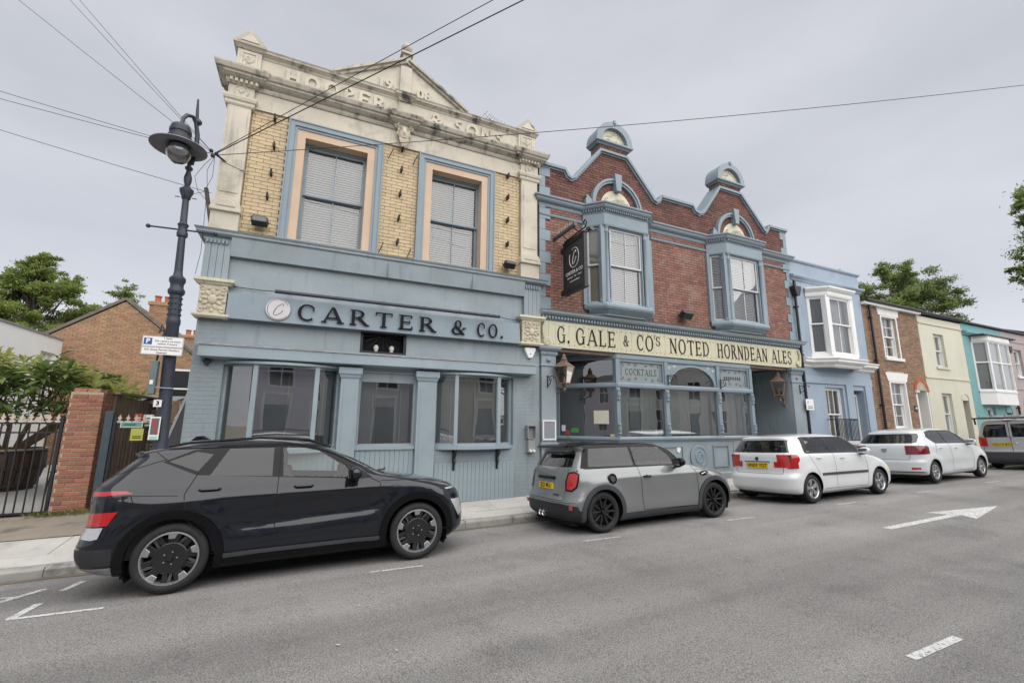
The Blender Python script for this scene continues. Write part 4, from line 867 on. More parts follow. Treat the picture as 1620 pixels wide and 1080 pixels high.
for x0, x1 in ((X0+.0, 5.18), (13.68, X1)):
    pr_ = MB(); pr_.box(x0+.02, x1-.0, F-.06, F+.02, -.5, 3.40); pr_ = pr_.build('pier', P_BLUE, B)
    MB().sweep([(x0+.02, F), (x0+.02, F-.06), (x1, F-.06), (x1, F+.3)], [(-.03,3.28),(.02,3.28),(.03,3.31),(.03,3.36),(.07,3.39),(.10,3.43),(.10,3.49),(-.03,3.49)]).build('pier_cap', P_BLUE2, pr_)
    MB().sweep([(x0+.02, F), (x0+.02, F-.06), (x1, F-.06), (x1, F+.3)], [(-.03,3.02),(.015,3.02),(.025,3.04),(.015,3.07),(-.03,3.07)]).build('necking', P_BLUE2, pr_)
    MB().ball(((x0+x1)/2, F-.08, 3.17), 1, 10, (.055,.04,.05)).build('boss', P_BLUE2, pr_, smooth=True)
    MB().sweep([(x0+.02, F), (x0+.02, F-.06), (x1, F-.06), (x1, F+.3)], [(-.03,1.20),(.02,1.20),(.05,1.24),(.05,1.29),(-.03,1.32)]).build('pier_rail', P_BLUE2, pr_)
    MB().sweep([(x0+.02, F), (x0+.02, F-.06), (x1, F-.06), (x1, F+.3)], [(-.03,-.4),(.04,-.4),(.04,.42),(.0,.46),(-.03,.46)]).build('pier_plinth', P_BLUE, pr_)
    dentils(pr_, [(x0+.04, F-.06), (x1-.02, F-.06)], 3.31, 3.355, .0, .035, .05, .028, P_BLUE2)
# recessed front: angled left light, three front lights, right return, lobby doors
LX, RX = 6.98, 11.86
pub_path = [(5.90, 10.0), (LX, F), (RX, F), (12.62, F+.85)]
st = MB(); st.sweep(pub_path, [(-.10,-.4),(-.02,-.4),(-.02,1.28),(-.10,1.28)]); stall = st.build('stall_riser', P_BLUE, B)
MB().sweep(pub_path, [(-.10,-.4),(.03,-.4),(.03,.42),(.01,.45),(-.10,.47)]).build('riser_plinth', P_BLUE, stall)
MB().sweep(pub_path, [(-.12,1.28),(.0,1.28),(.02,1.31),(.06,1.34),(.06,1.38),(.02,1.41),(-.12,1.41)]).build('window_ledge', P_BLUE2, stall)
for xa, xb in ((7.25, 7.85), (8.15, 9.05), (10.15, 10.75)): MB().ring(xa, xb, .58, 1.16, .03, F-.012, F+.03).build('riser_panel', P_BLUE2, stall)
lay_bricks(stall, P_BLUE, [(10.95,.47),(11.82,.47),(11.82,1.27),(10.95,1.27)], [], F+.008, .225, .09, .008, .02, 0, jit=.001)
md = MB(); md.lathe([(0,F),(.30,F),(.31,F-.012),(.29,F-.02),(.25,F-.018),(.24,F-.004),(0,F-.004)], (9.6,0,.87), 28, 'y'); md.tube([(9.6+.13*math.cos(t), F-.01, .87+.15*math.sin(t)) for t in [i*.7 for i in range(12)]], .015, 6); md.tube([(9.5,F-.01,.76),(9.6,F-.015,.92),(9.72,F-.01,.98)], .018, 6); md.build('medallion', P_BLUE2, stall)
MB().prism([(8.83,1.12),(8.93,1.16),(8.97,1.08),(8.90,.98),(8.84,1.02)], F-.004, F+.03).build('bare_patch', WHITE, stall)
fr_ = MB()
for z0, z1, o in ((2.62, 2.74, .05), (3.33, 3.47, .03)): fr_.sweep(pub_path, [(-.12, z0), (o-.02, z0), (o, z0+.03), (o, z1-.03), (o-.02, z1), (-.12, z1)])
front = fr_.build('front_rails', P_BLUE2, B)
PX = [LX, 8.58, 10.51, RX]
for x in PX:
    q = MB(); q.box(x-.055, x+.055, F-.03, F+.10, 1.41, 3.34); q.prism([(x-.075,2.60),(x+.075,2.60),(x+.075,3.0),(x-.075,3.0)], F-.045, F+.0) if False else None
    po = q.build('front_post', P_BLUE2, front)
    for zb in (1.62, 2.46):
        MB().lathe([(.03,zb-.16),(.05,zb-.13),(.035,zb-.10),(.055,zb-.05),(.058,zb),(.04,zb+.06),(.052,zb+.09),(.03,zb+.12)], (x, F-.035, 0), 10).build('turned_boss', P_BLUE2, po, smooth=True)
q = MB(TR(5.90, 10.0, 0, math.atan2(F-10.0, LX-5.90))); q.box(0, .07, -.01, .1, 1.41, 3.34); q.build('front_post', P_BLUE2, front)
GETCH = mat('etched_glass', (.235, .262, .262), .25, .10, 6, 0, spec=.6)
for i in range(3):
    a, b = PX[i]+.055, PX[i+1]-.055
    pane(front, TR(0,0,0), a, b, 1.41, 2.62, F+.05, GLASS_D)
    if i != 1:
        fl = MB().ring(a, b, 2.74, 3.33, .045, F+.0, F+.08).build('fanlight', P_BLUE2, front); pane(fl, TR(0,0,0), a+.045, b-.045, 2.785, 3.285, F+.05, MATS['etched_glass'])
        cx = (a+b)/2; orn = MB(); w2, h2 = (b-a)/2-.10, .19
        for sx_ in (-1, 1):
            for sz_ in (-1, 1):
                for j in range(3):
                    ox, oz, r = cx+sx_*w2*(.92-.33*j), 3.035+sz_*(.16+.03*(j % 2)), .055-.008*j
                    orn.tube([(ox+sx_*r*(1-t/7)*math.cos(t*1.2), F+.046, oz+sz_*r*(1-t/7)*math.sin(t*1.2)) for t in [k*.6 for k in range(9)]], .006, 4)
            orn.tube([(cx+sx_*w2*(.98), F+.046, 3.035+.13*math.sin(t)) for t in [-1.2+k*.4 for k in range(7)]], .006, 4)
        orn.build('etched_scrolls', mat('etched_ornament', (.045, .055, .06), .5, 0, 1, 0) if 'etched_ornament' not in MATS else MATS['etched_ornament'], fl)
        if i == 0:
            kk = dict(T=.17, t=.08, sf=.08); L = line_width('COCKTAILS', .16, .14, **kk); letters(fl, 'COCKTAILS', cx-.50, 2.955, .165, F+.046, .004, MATS['etched_ornament'], sp=.14, xs=1.0/L, **kk)
        else: orn2 = MB(); [orn2.box(cx-.36+.09*k, cx-.36+.09*k+.055, F+.046, F+.05, 2.99, 3.08) for k in range(8)]; orn2.build('etched_lettering', MATS['etched_ornament'], fl)
    else:
        cx = (a+b)/2; rx, rz = (b-a)/2-.09, .50; pts = [(cx+rx*math.cos(PI*k/22), 2.76+rz*math.sin(PI*k/22)) for k in range(23)]
        sp_ = MB()
        for k in range(22):
            p, q_ = pts[k], pts[k+1]; sp_.prism([p, (p[0], 3.33), (q_[0], 3.33), q_], F+.02, F+.06)
        sp_.box(a, cx-rx, F+.02, F+.06, 2.74, 3.33); sp_.box(cx+rx, b, F+.02, F+.06, 2.74, 3.33); sp_ = sp_.build('spandrel', P_BLUE2, front)
        rg = MB()
        for k in range(22):
            p, q_ = pts[k], pts[k+1]; o1 = (cx+(p[0]-cx)*1.09, 2.76+(p[1]-2.76)*1.12); o2 = (cx+(q_[0]-cx)*1.09, 2.76+(q_[1]-2.76)*1.12); rg.prism([p, o1, o2, q_], F-.01, F+.03)
        rg.build('arch_ring', P_BLUE2, sp_)
        for s_ in (-1, 1):
            cvs = MB(); [cvs.tube([(cx+s_*(.62+.2*jj)+.06*math.cos(t)*(1-t/8), F+.016, 3.24-.05*jj+.045*math.sin(t)*(1-t/8)) for t in [k*.7 for k in range(9)]], .009, 5) for jj in (0, 1)]; cvs.build('spandrel_scroll', WHITE, sp_)
        pane(sp_, TR(0,0,0), 0, 0, 0, 0, F+.04, GLASS_D, poly=pts)
d = Vector((LX-5.90, F-10.0)); TL = TR(5.90, 10.0, 0, math.atan2(d.y, d.x)); LL = d.length
pane(front, TL, .07, LL-.05, 1.41, 2.62, .05, GLASS_D); pane(front, TL, .07, LL-.05, 2.74, 3.33, .05, GLASS_D)
d2 = Vector((12.62-RX, .85)); TRR = TR(RX, F, 0, math.atan2(d2.y, d2.x)); pane(front, TRR, .05, d2.length, 1.41, 2.62, .05, GLASS_D); pane(front, TRR, .05, d2.length, 2.74, 3.33, .05, GLASS_D)
blind('grey slatted blind behind the angled left light of the pub front', TL @ Matrix.Translation((.1, 0, 1.43)), LL-.2, 1.18, BLIND2, .035, y=.14, slat=.036, tilt=.95)
r = thing('strip_blind', 'upright pale curtain strips behind the three front lights of the pub', 'blind', (LX, F+.3, 1.42))
GAUZE = mat('grey_gauze', (.42, .45, .45), .9, .1, 2, 0)
for i in range(3):
    MB().box(PX[i]+.06, PX[i+1]-.06, F+.34, F+.345, 1.42, 2.62).build('gauze', GAUZE, r)
    for k in range(4): x = PX[i]+.15+(PX[i+1]-PX[i]-.25)*(k+.4)/4; MB().box(x, x+.02, F+.315, F+.325, 1.42, 2.62).build('strip', STRIP, r)
MB().slab([(5.2,F+.3),(5.2,F+.0),(13.7,F+.0),(13.7,F+3.3),(5.2,F+3.3)], 3.47, 3.50).build('lobby_soffit', P_BLUE, B)
MB().box(5.0, 5.2, F+.02, F+3.2, -.4, 3.45).build('lobby_wall', P_BLUE, B); MB().box(13.69, 13.9, F+.021, F+3.2, -.4, 3.44).build('lobby_wall', P_BLUE, B)
dr = thing('pub_door', 'dark blue panelled door recessed at the right of the pub front', 'door', (13.1, F+1.2, .3))
DOORM = mat('dark_blue_door_paint', (.13, .16, .18), .4, .08, 3, .05, 40)
MB().box(12.55, 13.69, F+1.2, F+1.26, .2, 2.75).build('leaf', DOORM, dr); MB().ring(12.75, 13.5, .5, 1.2, .04, F+1.185, F+1.2).build('panel', DOORM, dr); MB().ring(12.75, 13.5, 1.4, 2.6, .04, F+1.185, F+1.2).build('panel', DOORM, dr); MB().box(12.55, 13.69, F+1.22, F+1.3, 2.75, 3.45).build('overpanel', DOORM, dr)
MB().lathe([(0,F+1.13),(.03,F+1.13),(.035,F+1.15),(.015,F+1.2)], (12.68,0,1.35), 10, 'y').build('door_knob', CREAM_L, dr)
MB().box(5.2, 5.9, 10.05, 10.12, .2, 3.4).build('lobby_door', DOORM, B)
MB().lathe([(0,3.41),(.12,3.41),(.13,3.44),(.13,3.47)], (12.75, F+.45, 0), 18).build('ceiling_light', mat('opal_white', (.62,.62,.58), .4, 0, 1, 0), B, smooth=True)
tg = lambda o, l, c: tag(o, l, c)
# notices stuck in the left light
def sticker(x, z, w_, h_, m, l): o = MB(TL).box(x, x+w_, .041, .044, z, z+h_).build('notice', m); tag(o, l, 'notice'); return o
sticker(LL-.62, 1.72, .38, .33, mat('cream_paper', (.58,.55,.44), .8, .05, 6, 0), 'blank cream paper sheet taped inside the angled pub window')
sticker(.12, 1.53, .10, .15, WHITE, 'small white sticker low at the left of the angled pub window'); sticker(.22, 1.43, .12, .12, mat('red_sticker', (.34,.06,.05), .5, .1, 9, 0), 'round red sticker at the foot of the angled pub window'); sticker(.37, 1.50, .20, .11, mat('green_sticker', (.08,.28,.07), .5, .1, 9, 0), 'green rating sticker at the foot of the angled pub window'); sticker(LL-.22, 1.42, .17, .05, mat('yellow_label', (.62,.50,.16), .6, .1, 9, 0), 'narrow yellow label at the right foot of the angled pub window')
mf = thing('menu_frame', 'white framed grey menu board on the left pub pier', 'menu board', (4.98, F-.07, 1.4)); MB().ring(4.81, 5.15, 1.36, 1.80, .03, F-.09, F-.062).build('frame', WHITE, mf); MB().box(4.84, 5.12, F-.078, F-.064, 1.39, 1.77).build('board', mat('menu_grey', (.25,.26,.29), .25, .03, 3, 0), mf)
floodlight('black floodlight on the red brick between the two pub bays', 9.28, F-.16, 4.66, -.9, 1.25)
# bird spikes
for xa, xb, yy, zz_ in ((5.0, 6.0, F-.06, 4.39), (8.35, 10.3, F-.06, 4.39)):
    s_ = MB(); n = int((xb-xa)/.06)
    for k in range(n): x = xa+(xb-xa)*k/n; s_.tube([(x,yy,zz_),(x+random.uniform(-.03,.03),yy-random.uniform(-.04,.05),zz_+.11)], .0025, 3, False)
    o = s_.build('bird_spikes', IRON, B, fix=False); o['kind'] = 'stuff'
# ================================================================== VEHICLES
def pchip(pts):
    xs = [p[0] for p in pts]; ys = [p[1] for p in pts]; n = len(xs); h = [xs[i+1]-xs[i] for i in range(n-1)]; d = [(ys[i+1]-ys[i])/h[i] for i in range(n-1)]
    m = [0.]*n; m[0], m[-1] = d[0], d[-1]
    for i in range(1, n-1):
        if d[i-1]*d[i] > 0:
            w1, w2 = 2*h[i]+h[i-1], h[i]+2*h[i-1]; m[i] = (w1+w2)/(w1/d[i-1]+w2/d[i])
    def f(x):
        if x <= xs[0]: return ys[0]
        if x >= xs[-1]: return ys[-1]
        i = max(k for k in range(n-1) if xs[k] <= x); t = (x-xs[i])/h[i]
        return (2*t**3-3*t**2+1)*ys[i]+(t**3-2*t**2+t)*h[i]*m[i]+(-2*t**3+3*t**2)*ys[i+1]+(t**3-t**2)*h[i]*m[i+1]
    return f
def car_paint(name, c, metal=0., rough=.35, coat=1., flake=0., spec=.5):
    m = mat(name, c, rough, .04, 1.2, 0, metal=metal, coat=coat, spec=spec)
    N = m.node_tree.nodes; L = m.node_tree.links; b = N['Principled BSDF']; tcn = N.new('ShaderNodeTexCoord')   # thin road dust film
    n = N.new('ShaderNodeTexNoise'); n.inputs['Scale'].default_value = 6; n.inputs['Detail'].default_value = 8; n.inputs['Roughness'].default_value = .7; L.new(tcn.outputs['Object'], n.inputs['Vector'])
    r = N.new('ShaderNodeMapRange'); r.inputs[1].default_value = .35; r.inputs[2].default_value = .75; r.inputs[3].default_value = .005; r.inputs[4].default_value = .035; L.new(n.outputs[0], r.inputs[0]); L.new(r.outputs[0], b.inputs['Coat Roughness']); return m
RUBBER = mat('tyre_rubber', (.026, .026, .027), .75, .2, 6, .3, 60, spec=.3)
ALLOY = mat('silver_alloy', (.50, .51, .52), .28, .05, 6, 0, metal=.85)
ALLOY_K = mat('black_alloy', (.022, .022, .024), .35, .1, 6, 0, metal=.3, spec=.5)
ALLOY_T = mat('dark_satin_spoke', (.045, .045, .048), .3, .1, 6, 0, metal=.6)
PLASTIC = mat('black_textured_plastic', (.022, .023, .025), .6, .1, 6, .2, 150)
PLAST_G = mat('grey_trim_plastic', (.052, .056, .064), .45, .08, 6, .1, 150)
GLOSSK = mat('gloss_black_trim', (.006, .006, .007), .22, 0, 1, 0, spec=.2)
SEAM = mat('panel_gap', (.004, .004, .004), .8, 0, 1, 0)
CHROME = mat('chrome', (.62, .63, .65), .12, 0, 1, 0, metal=1)
LAMP_R = mat('red_lamp_lens', (.42, .012, .014), .12, .08, 30, .15, 90, coat=.8)
LAMP_RD = mat('dark_red_lamp_lens', (.16, .006, .010), .12, .15, 30, .15, 90, coat=.8)
LAMP_W = mat('clear_lamp_lens', (.40, .41, .43), .1, .1, 30, .1, 90, coat=.8)
PLATE_Y = mat('yellow_number_plate', (.72, .50, .02), .4, .03, 9, 0)
TRIM_IN = mat('dark_cabin_trim', (.03, .03, .033), .7, .1, 4, 0)
SEATM = mat('cabin_seat_cloth', (.045, .045, .05), .85, .1, 6, 0)
CARGLASS = glass_mat('car_glass', (.74, .80, .78), 1.2)
CARGLASS_T = glass_mat('tinted_car_glass', (.10, .105, .11), 1.4)

ZTOP = [1.27]
def carve(bm, lay, poly, axis, newtag, only, sgn=0, nmin=.12, lim=None):
    """cut the shell along a convex outline seen along an axis and tag what lies inside it"""
    ui, vi, wi = {'S': (0, 2, 1), 'R': (1, 2, 0), 'F': (1, 2, 0), 'T': (0, 1, 2)}[axis]
    n = len(poly); a = sum(poly[i][0]*poly[(i+1)%n][1]-poly[(i+1)%n][0]*poly[i][1] for i in range(n))
    if a < 0: poly = poly[::-1]
    u0, u1 = min(p[0] for p in poly), max(p[0] for p in poly); v0, v1 = min(p[1] for p in poly), max(p[1] for p in poly); sel = []
    for f in bm.faces:
        if f[lay] not in only: continue
        nw = f.normal[wi]
        if axis == 'R' and (nw > -.3 or f.calc_center_median().x > -.9): continue
        if axis == 'F' and (nw < .25 or f.calc_center_median().x < 0): continue
        if axis == 'T' and (nw < nmin or f.calc_center_median().z < ZTOP[0]): continue
        if axis == 'S' and nw*sgn < nmin: continue
        if lim and not lim(f.calc_center_median()): continue
        us = [v.co[ui] for v in f.verts]; vs_ = [v.co[vi] for v in f.verts]
        if max(us) < u0 or min(us) > u1 or max(vs_) < v0 or min(vs_) > v1: continue
        sel.append(f)
    for i in range(n):
        p, q = poly[i], poly[(i+1) % n]; nu, nv = -(q[1]-p[1]), q[0]-p[0]
        L_ = math.hypot(nu, nv)
        if L_ < 1e-7: continue
        co = [0, 0, 0]; no = [0, 0, 0]; co[ui], co[vi] = p; no[ui], no[vi] = nu/L_, nv/L_
        g_ = set(sel)
        for f in sel: g_.update(f.verts); g_.update(f.edges)
        r = bmesh.ops.bisect_plane(bm, geom=list(g_), dist=1e-5, plane_co=co, plane_no=no)
        fs = {f for f in r['geom'] if isinstance(f, bmesh.types.BMFace)}; no = Vector(no); co = Vector(co)
        sel = [f for f in fs if f.is_valid and (f.calc_center_median()-co).dot(no) > 0]
        if not sel: return []
    for f in sel: f[lay] = newtag
    return sel
def circle(cx, cz, r, n=28): return [(cx+r*math.cos(2*PI*k/n), cz+r*math.sin(2*PI*k/n)) for k in range(n)]
def make_wheel(car, x, y, R, rr, style, side, width=.2):
    """axis along y, outer face towards `side`; wheel > rim pieces"""
    s = side; T = Matrix.Translation((x, y, R)) @ Matrix.Diagonal((1, -s, 1, 1))   # local outer face at -y
    t = MB(T); w = width
    t.lathe([(rr,0.012),(rr+.012,.0),(rr+.03,-.006),(R-.035,-.004),(R-.012,.012),(R-.002,.03),(R,.05),(R,w-.05),(R-.012,w-.012),(rr,w)], (0,0,0), 40, 'y')
    wh = t.build('wheel', RUBBER, car, smooth=True)
    tg_ = MB(T)
    for k in range(4): tg_.lathe([(R+.0012,.05+k*.03),(R+.0012,.056+k*.03)], (0,0,0), 40, 'y')
    tg_.build('tread_groove', SEAM, wh, fix=False)
    rimm = ALLOY if style in ('five', 'cover', 'multi') else ALLOY_K
    b = MB(T); b.lathe([(rr+.004,.004),(rr-.006,.002),(rr-.016,.012),(rr-.022,.05),(rr-.03,w-.02)], (0,0,0), 40, 'y'); b.build('rim', ALLOY if style in ('five', 'multi', 'turbine', 'cover') else ALLOY_K, wh, smooth=True)
    MB(T).lathe([(0,.115),(rr-.03,.115),(rr-.03,.13)], (0,0,0), 32, 'y').build('wheel_back', SEAM, wh)
    MB(T).lathe([(.06,.085),(rr*.68,.085),(rr*.68,.1),(.06,.1)], (0,0,0), 32, 'y').build('brake_disc', mat('brake_disc_steel', (.10,.10,.10), .4, .1, 8, 0, metal=.8) if 'brake_disc_steel' not in MATS else MATS['brake_disc_steel'], wh)
    def spoke(a, r0, r1, w0, w1, y0, y1, m, skew=0., nm='spoke', dish=.02):
        q = MB(T @ Matrix.Rotation(-a, 4, 'Y'))
        vs = [(r0,y0+dish,-w0),(r0,y0+dish,w0),(r1,y0,w1+skew),(r1,y0,-w1+skew),(r0,y1+dish,-w0),(r0,y1+dish,w0),(r1,y1,w1+skew),(r1,y1,-w1+skew)]
        q.add(vs, [(0,1,2,3),(7,6,5,4),(0,4,5,1),(1,5,6,2),(2,6,7,3),(3,7,4,0)]); q.build(nm, m, wh, bev=.004)
    if style == 'twin':
        for k in range(5):
            for d in (-.235, .235): spoke(2*PI*k/5+.3+d, .05, rr-.012, .011, .0145, .012, .055, ALLOY_T, d*.05)
    elif style == 'five':
        for k in range(5): spoke(2*PI*k/5+.45, .03, rr-.012, .030, .048, .014, .06, ALLOY)
    elif style == 'multi':
        for k in range(7):
            spoke(2*PI*k/7+.2, .03, rr-.01, .020, .034, .008, .04, ALLOY, .012)
        MB(T).lathe([(rr-.004,.0),(rr-.03,.004),(rr-.034,.012)], (0,0,0), 36, 'y').build('cover_ring', ALLOY, wh, smooth=True)
    elif style == 'steel':
        MB(T).lathe([(rr-.005,.02),(rr*.72,.035),(rr*.6,.02),(rr*.3,.03),(0,.03)], (0,0,0), 32, 'y').build('steel_disc', PLAST_G, wh, smooth=True)
    elif style == 'turbine':
        MB(T).lathe([(rr*.60,.026),(rr*.56,.018),(rr*.2,.022),(.0,.022)], (0,0,0), 36, 'y').build('centre_plate', ALLOY_K, wh, smooth=True)
        MB(T).lathe([(rr+.002,.001),(rr-.012,-.001),(rr-.014,.01)], (0,0,0), 44, 'y').build('polished_lip', ALLOY, wh, smooth=True)
        for k in range(5):
            a = 2*PI*k/5+.28
            spoke(a, rr*.40, rr-.012, .030, .050, .010, .05, ALLOY_K, -.035); spoke(a+.44, rr*.42, rr-.012, .018, .030, .016, .05, ALLOY_K, .03); spoke(a-.36, rr*.5, rr-.012, .012, .02, .02, .05, PLAST_G, -.05)
            spoke(a+.05, rr*.74, rr-.008, .028, .046, .005, .03, ALLOY, -.012, 'polished_insert', .004)
    MB(T).lathe([(0,.004),(.028,.004),(.034,.012),(.036,.04)], (0,0,0), 18, 'y').build('hub_cap', ALLOY_K if style in ('turbine','twin') else ALLOY, wh, smooth=True)
    for k in range(5):
        a = 2*PI*k/5; MB(T).lathe([(0,.014),(.009,.014),(.010,.03)], (.062*math.cos(a),0,.062*math.sin(a)), 8, 'y').build('wheel_bolt', CHROME if style == 'turbine' else ALLOY_K, wh)
    return wh
def make_car(P):
    root = thing(P['name'], P['label'], P['cat'], (0,0,0), P.get('group'), local=True)
    wb, R = P['wb']/2, P['R']; ff, fr, fw = pchip(P['front']), pchip(P['rear']), pchip(P['W']); z0, z1 = P['front'][0][0], P['front'][-1][0]
    LF, LR = pchip(P['LF']), pchip(P['LR']); pf, pr_ = P.get('pf', 2.6), P.get('pr', 3.2)
    # z levels spread by silhouette length
    K = 900; zs = [z0+(z1-z0)*i/K for i in range(K+1)]; acc = [0.]
    for i in range(K):
        a, b = zs[i], zs[i+1]; acc.append(acc[-1]+max(abs(ff(b)-ff(a))*.7, abs(fr(b)-fr(a))*.7, abs(fw(b)-fw(a))*1.6, (b-a)*1.3))
    NL = 90; lev = []; j = 0
    for i in range(NL+1):
        t = acc[-1]*i/NL
        while j < K and acc[j+1] < t: j += 1
        lev.append(zs[min(j, K)] if i < NL else z1)
    tap = P.get('taper', lambda x: 1.); bump = P.get('bump', lambda x, z: 0.)
    n1, n2, n3 = 14, 38, 14; verts = []; rings = 0
    for z in lev:
        xf, xr, w_ = ff(z), fr(z), max(.004, fw(z)); ln = max(.01, xf-xr); lf, lr = min(LF(z), ln*.48), min(LR(z), ln*.48); half = []
        for i in range(n1):
            t = PI/2*i/n1; half.append((xf-lf+lf*math.cos(t)**(2/pf), w_*math.sin(t)**(2/pf)))
        for i in range(n2+1): half.append((xf-lf-(ln-lf-lr)*i/n2, w_))
        for i in range(1, n3+1):
            t = PI/2*(1-i/n3); half.append((xr+lr-lr*max(0, math.cos(t))**(2/pr_), w_*max(0, math.sin(t))**(2/pr_)))
        half = [(x, y*tap(x)+(bump(x, z) if y > .3*w_ else 0)) for x, y in half]
        ring = [(x, -y, z) for x, y in half]+[(x, y, z) for x, y in half[-2:0:-1]]; verts += ring; rings = len(ring)
    faces = [(i*rings+k, (i+1)*rings+k, (i+1)*rings+(k+1)%rings, i*rings+(k+1)%rings) for i in range(NL) for k in range(rings)]
    faces += [tuple(NL*rings+k for k in range(rings-1,-1,-1))]
    me = bpy.data.meshes.new('shell'); me.from_pydata(verts, [], faces); bm = bmesh.new(); bm.from_mesh(me); bpy.data.meshes.remove(me)
    bmesh.ops.remove_doubles(bm, verts=bm.verts, dist=1e-5)
    bmesh.ops.recalc_face_normals(bm, faces=bm.faces); bm.normal_update()
    up = sum(f.normal.z*f.calc_area() for f in bm.faces if f.calc_center_median().z > z1-.08)
    if up < 0: bmesh.ops.reverse_faces(bm, faces=bm.faces); bm.normal_update()
    bvh = BVHTree.FromBMesh(bm)
    lay = bm.faces.layers.int.new('tag'); tags = {0: ('body', P['paint'])}; names = {}
    def tg(nm, m):
        k = (nm, m.name)
        if k not in names: names[k] = len(tags); tags[names[k]] = (nm, m)
        return names[k]
    DEL = tg('deleted', SEAM)
    for x in (-wb, wb):
        for s in (-1, 1):
            if P.get('clad'): carve(bm, lay, circle(x, R+P.get('archdz', .0), P['arch']+P['clad']), 'S', tg('arch_trim'+'~'*((x > 0)*2+(s > 0)), P.get('cladm', PLASTIC)), {0}, s, .1, lambda c: abs(c.y) > .45)
    for x in (-wb, wb):
        for s in (-1, 1): carve(bm, lay, circle(x, R+P.get('archdz', .0), P['arch']), 'S', DEL, set(range(99)), s, .02, lambda c: abs(c.y) > .4)
    for op in P['carve']:
        nm, m, ax, poly = op[:4]; only = {0} | {names[k] for k in names if k[0] in (op[4] if len(op) > 4 else ())}
        if ax == 'S':
            for s in (-1, 1):
                names2 = tg(nm + ('' if s < 0 else '~'), m); carve(bm, lay, poly, 'S', names2, only | ({names[k] for k in names if k[0].rstrip('~') in (op[4] if len(op) > 4 else ())}), s)
        elif ax in ('R2', 'F2'):
            for s in (-1, 1): carve(bm, lay, [(p[0]*s, p[1]) for p in poly], ax[0], tg(nm + ('' if s < 0 else '~'), m), only | ({names[k] for k in names if k[0].rstrip('~') in (op[4] if len(op) > 4 else ())}))
        else: carve(bm, lay, poly, ax, tg(nm, m), only)
    bm.normal_update(); groups = {}
    for f in bm.faces: groups.setdefault(f[lay], []).append(f)
    body = None; glassy = []
    for tgi in sorted(groups):
        nm, m = tags[tgi]
        if nm == 'deleted': continue
        vm = {}; vv = []; ff_ = []; off = P.get('proud', {}).get(nm.rstrip('~'), 0.)
        for f in groups[tgi]:
            ids = []
            for v in f.verts:
                if v.index not in vm or v not in vm: 
                    if v not in vm: vm[v] = len(vv); vv.append(v.co+v.normal*off)
                ids.append(vm[v])
            ff_.append(ids)
        me = bpy.data.meshes.new(nm.rstrip('~')); me.from_pydata([tuple(v) for v in vv], [], ff_); me.materials.append(m)
        for p in me.polygons: p.use_smooth = True
        o = bpy.data.objects.new(nm.rstrip('~'), me); col.objects.link(o); o.parent = root
    bm.free()
    # panel gaps
    def hit(u, v, ax, s=1):
        if ax == 'S': r = bvh.ray_cast(Vector((u, s*2, v)), Vector((0, -s, 0)))
        elif ax == 'R': r = bvh.ray_cast(Vector((-4, u, v)), Vector((1, 0, 0)))
        elif ax == 'F': r = bvh.ray_cast(Vector((4, u, v)), Vector((-1, 0, 0)))
        else: r = bvh.ray_cast(Vector((u, v, 3)), Vector((0, 0, -1)))
        return r[0], r[1]
    def ribbon(pts, ax, s=1, wd=.009, lift=.0018, m=SEAM, nm='panel_gap', closed=False):
        dn = []
        pts = list(pts)+([pts[0]] if closed else [])
        for i in range(len(pts)-1):
            p, q = Vector(pts[i]), Vector(pts[i+1]); k = max(1, int((q-p).length/.04)); dn += [p.lerp(q, t/k) for t in range(k)]
        dn.append(Vector(pts[-1])); H_ = [hit(p.x, p.y, ax, s) for p in dn]; vs = []; ok = []
        for i, (c, n) in enumerate(H_):
            a, b = H_[max(0, i-1)][0], H_[min(len(H_)-1, i+1)][0]
            if c is None or a is None or b is None: continue
            d = (b-a); sd_ = d.cross(n); 
            if sd_.length < 1e-7: continue
            sd_.normalize(); vs += [c+n*lift+sd_*wd/2, c+n*lift-sd_*wd/2]
        if len(vs) < 4: return
        mb = MB(); mb.add(vs, [(2*i, 2*i+1, 2*i+3, 2*i+2) for i in range(len(vs)//2-1)]); mb.build(nm, m, root, fix=False)
    for g in P['gaps']:
        if g[0] == 'S':
            for s in (-1, 1): ribbon(g[1], 'S', s, *(g[2:]))
        elif g[0] in ('R2', 'F2'):
            for s in (-1, 1): ribbon([(p[0]*s, p[1]) for p in g[1]], g[0][0], 1, *(g[2:]))
        else: ribbon(g[1], g[0], 1, *(g[2:]))
    # arch liners, wheels
    hw = P['tyre_y']
    for x in (-wb, wb):
        for s in (-1, 1):
            l = MB(Matrix.Diagonal((1, -s, 1, 1))); ra = P['arch']+.012; l.lathe([(ra,-hw-.0+.03),(ra,-hw+.33),(0,-hw+.33)], (x,0,R+P.get('archdz', 0)), 26, 'y', -.5, PI+.5); l.build('arch_liner', SEAM, root, fix=False)
            make_wheel(root, x, s*hw, R, P['rim'], P['wheel'], s, P.get('tw', .2))
    # underside and cabin
    zb = z0+.02
    MB().box(-wb-.45, wb+.45, -hw+.2, hw-.2, z0-.03, z0+.1).build('underbody', SEAM, root)
    ub = MB(); xs_ = P['rear'][0][1]
    ub.slab([(P['front'][0][1]-.25, -.5), (P['front'][0][1]-.25, .5), (P['rear'][0][1]+.12, .6), (P['rear'][0][1]+.12, -.6)], z0-.015, z0+.02); ub.build('under_tray', SEAM, root)
    belt = P['belt']; tb = MB(); xa, xb = P['cabin']
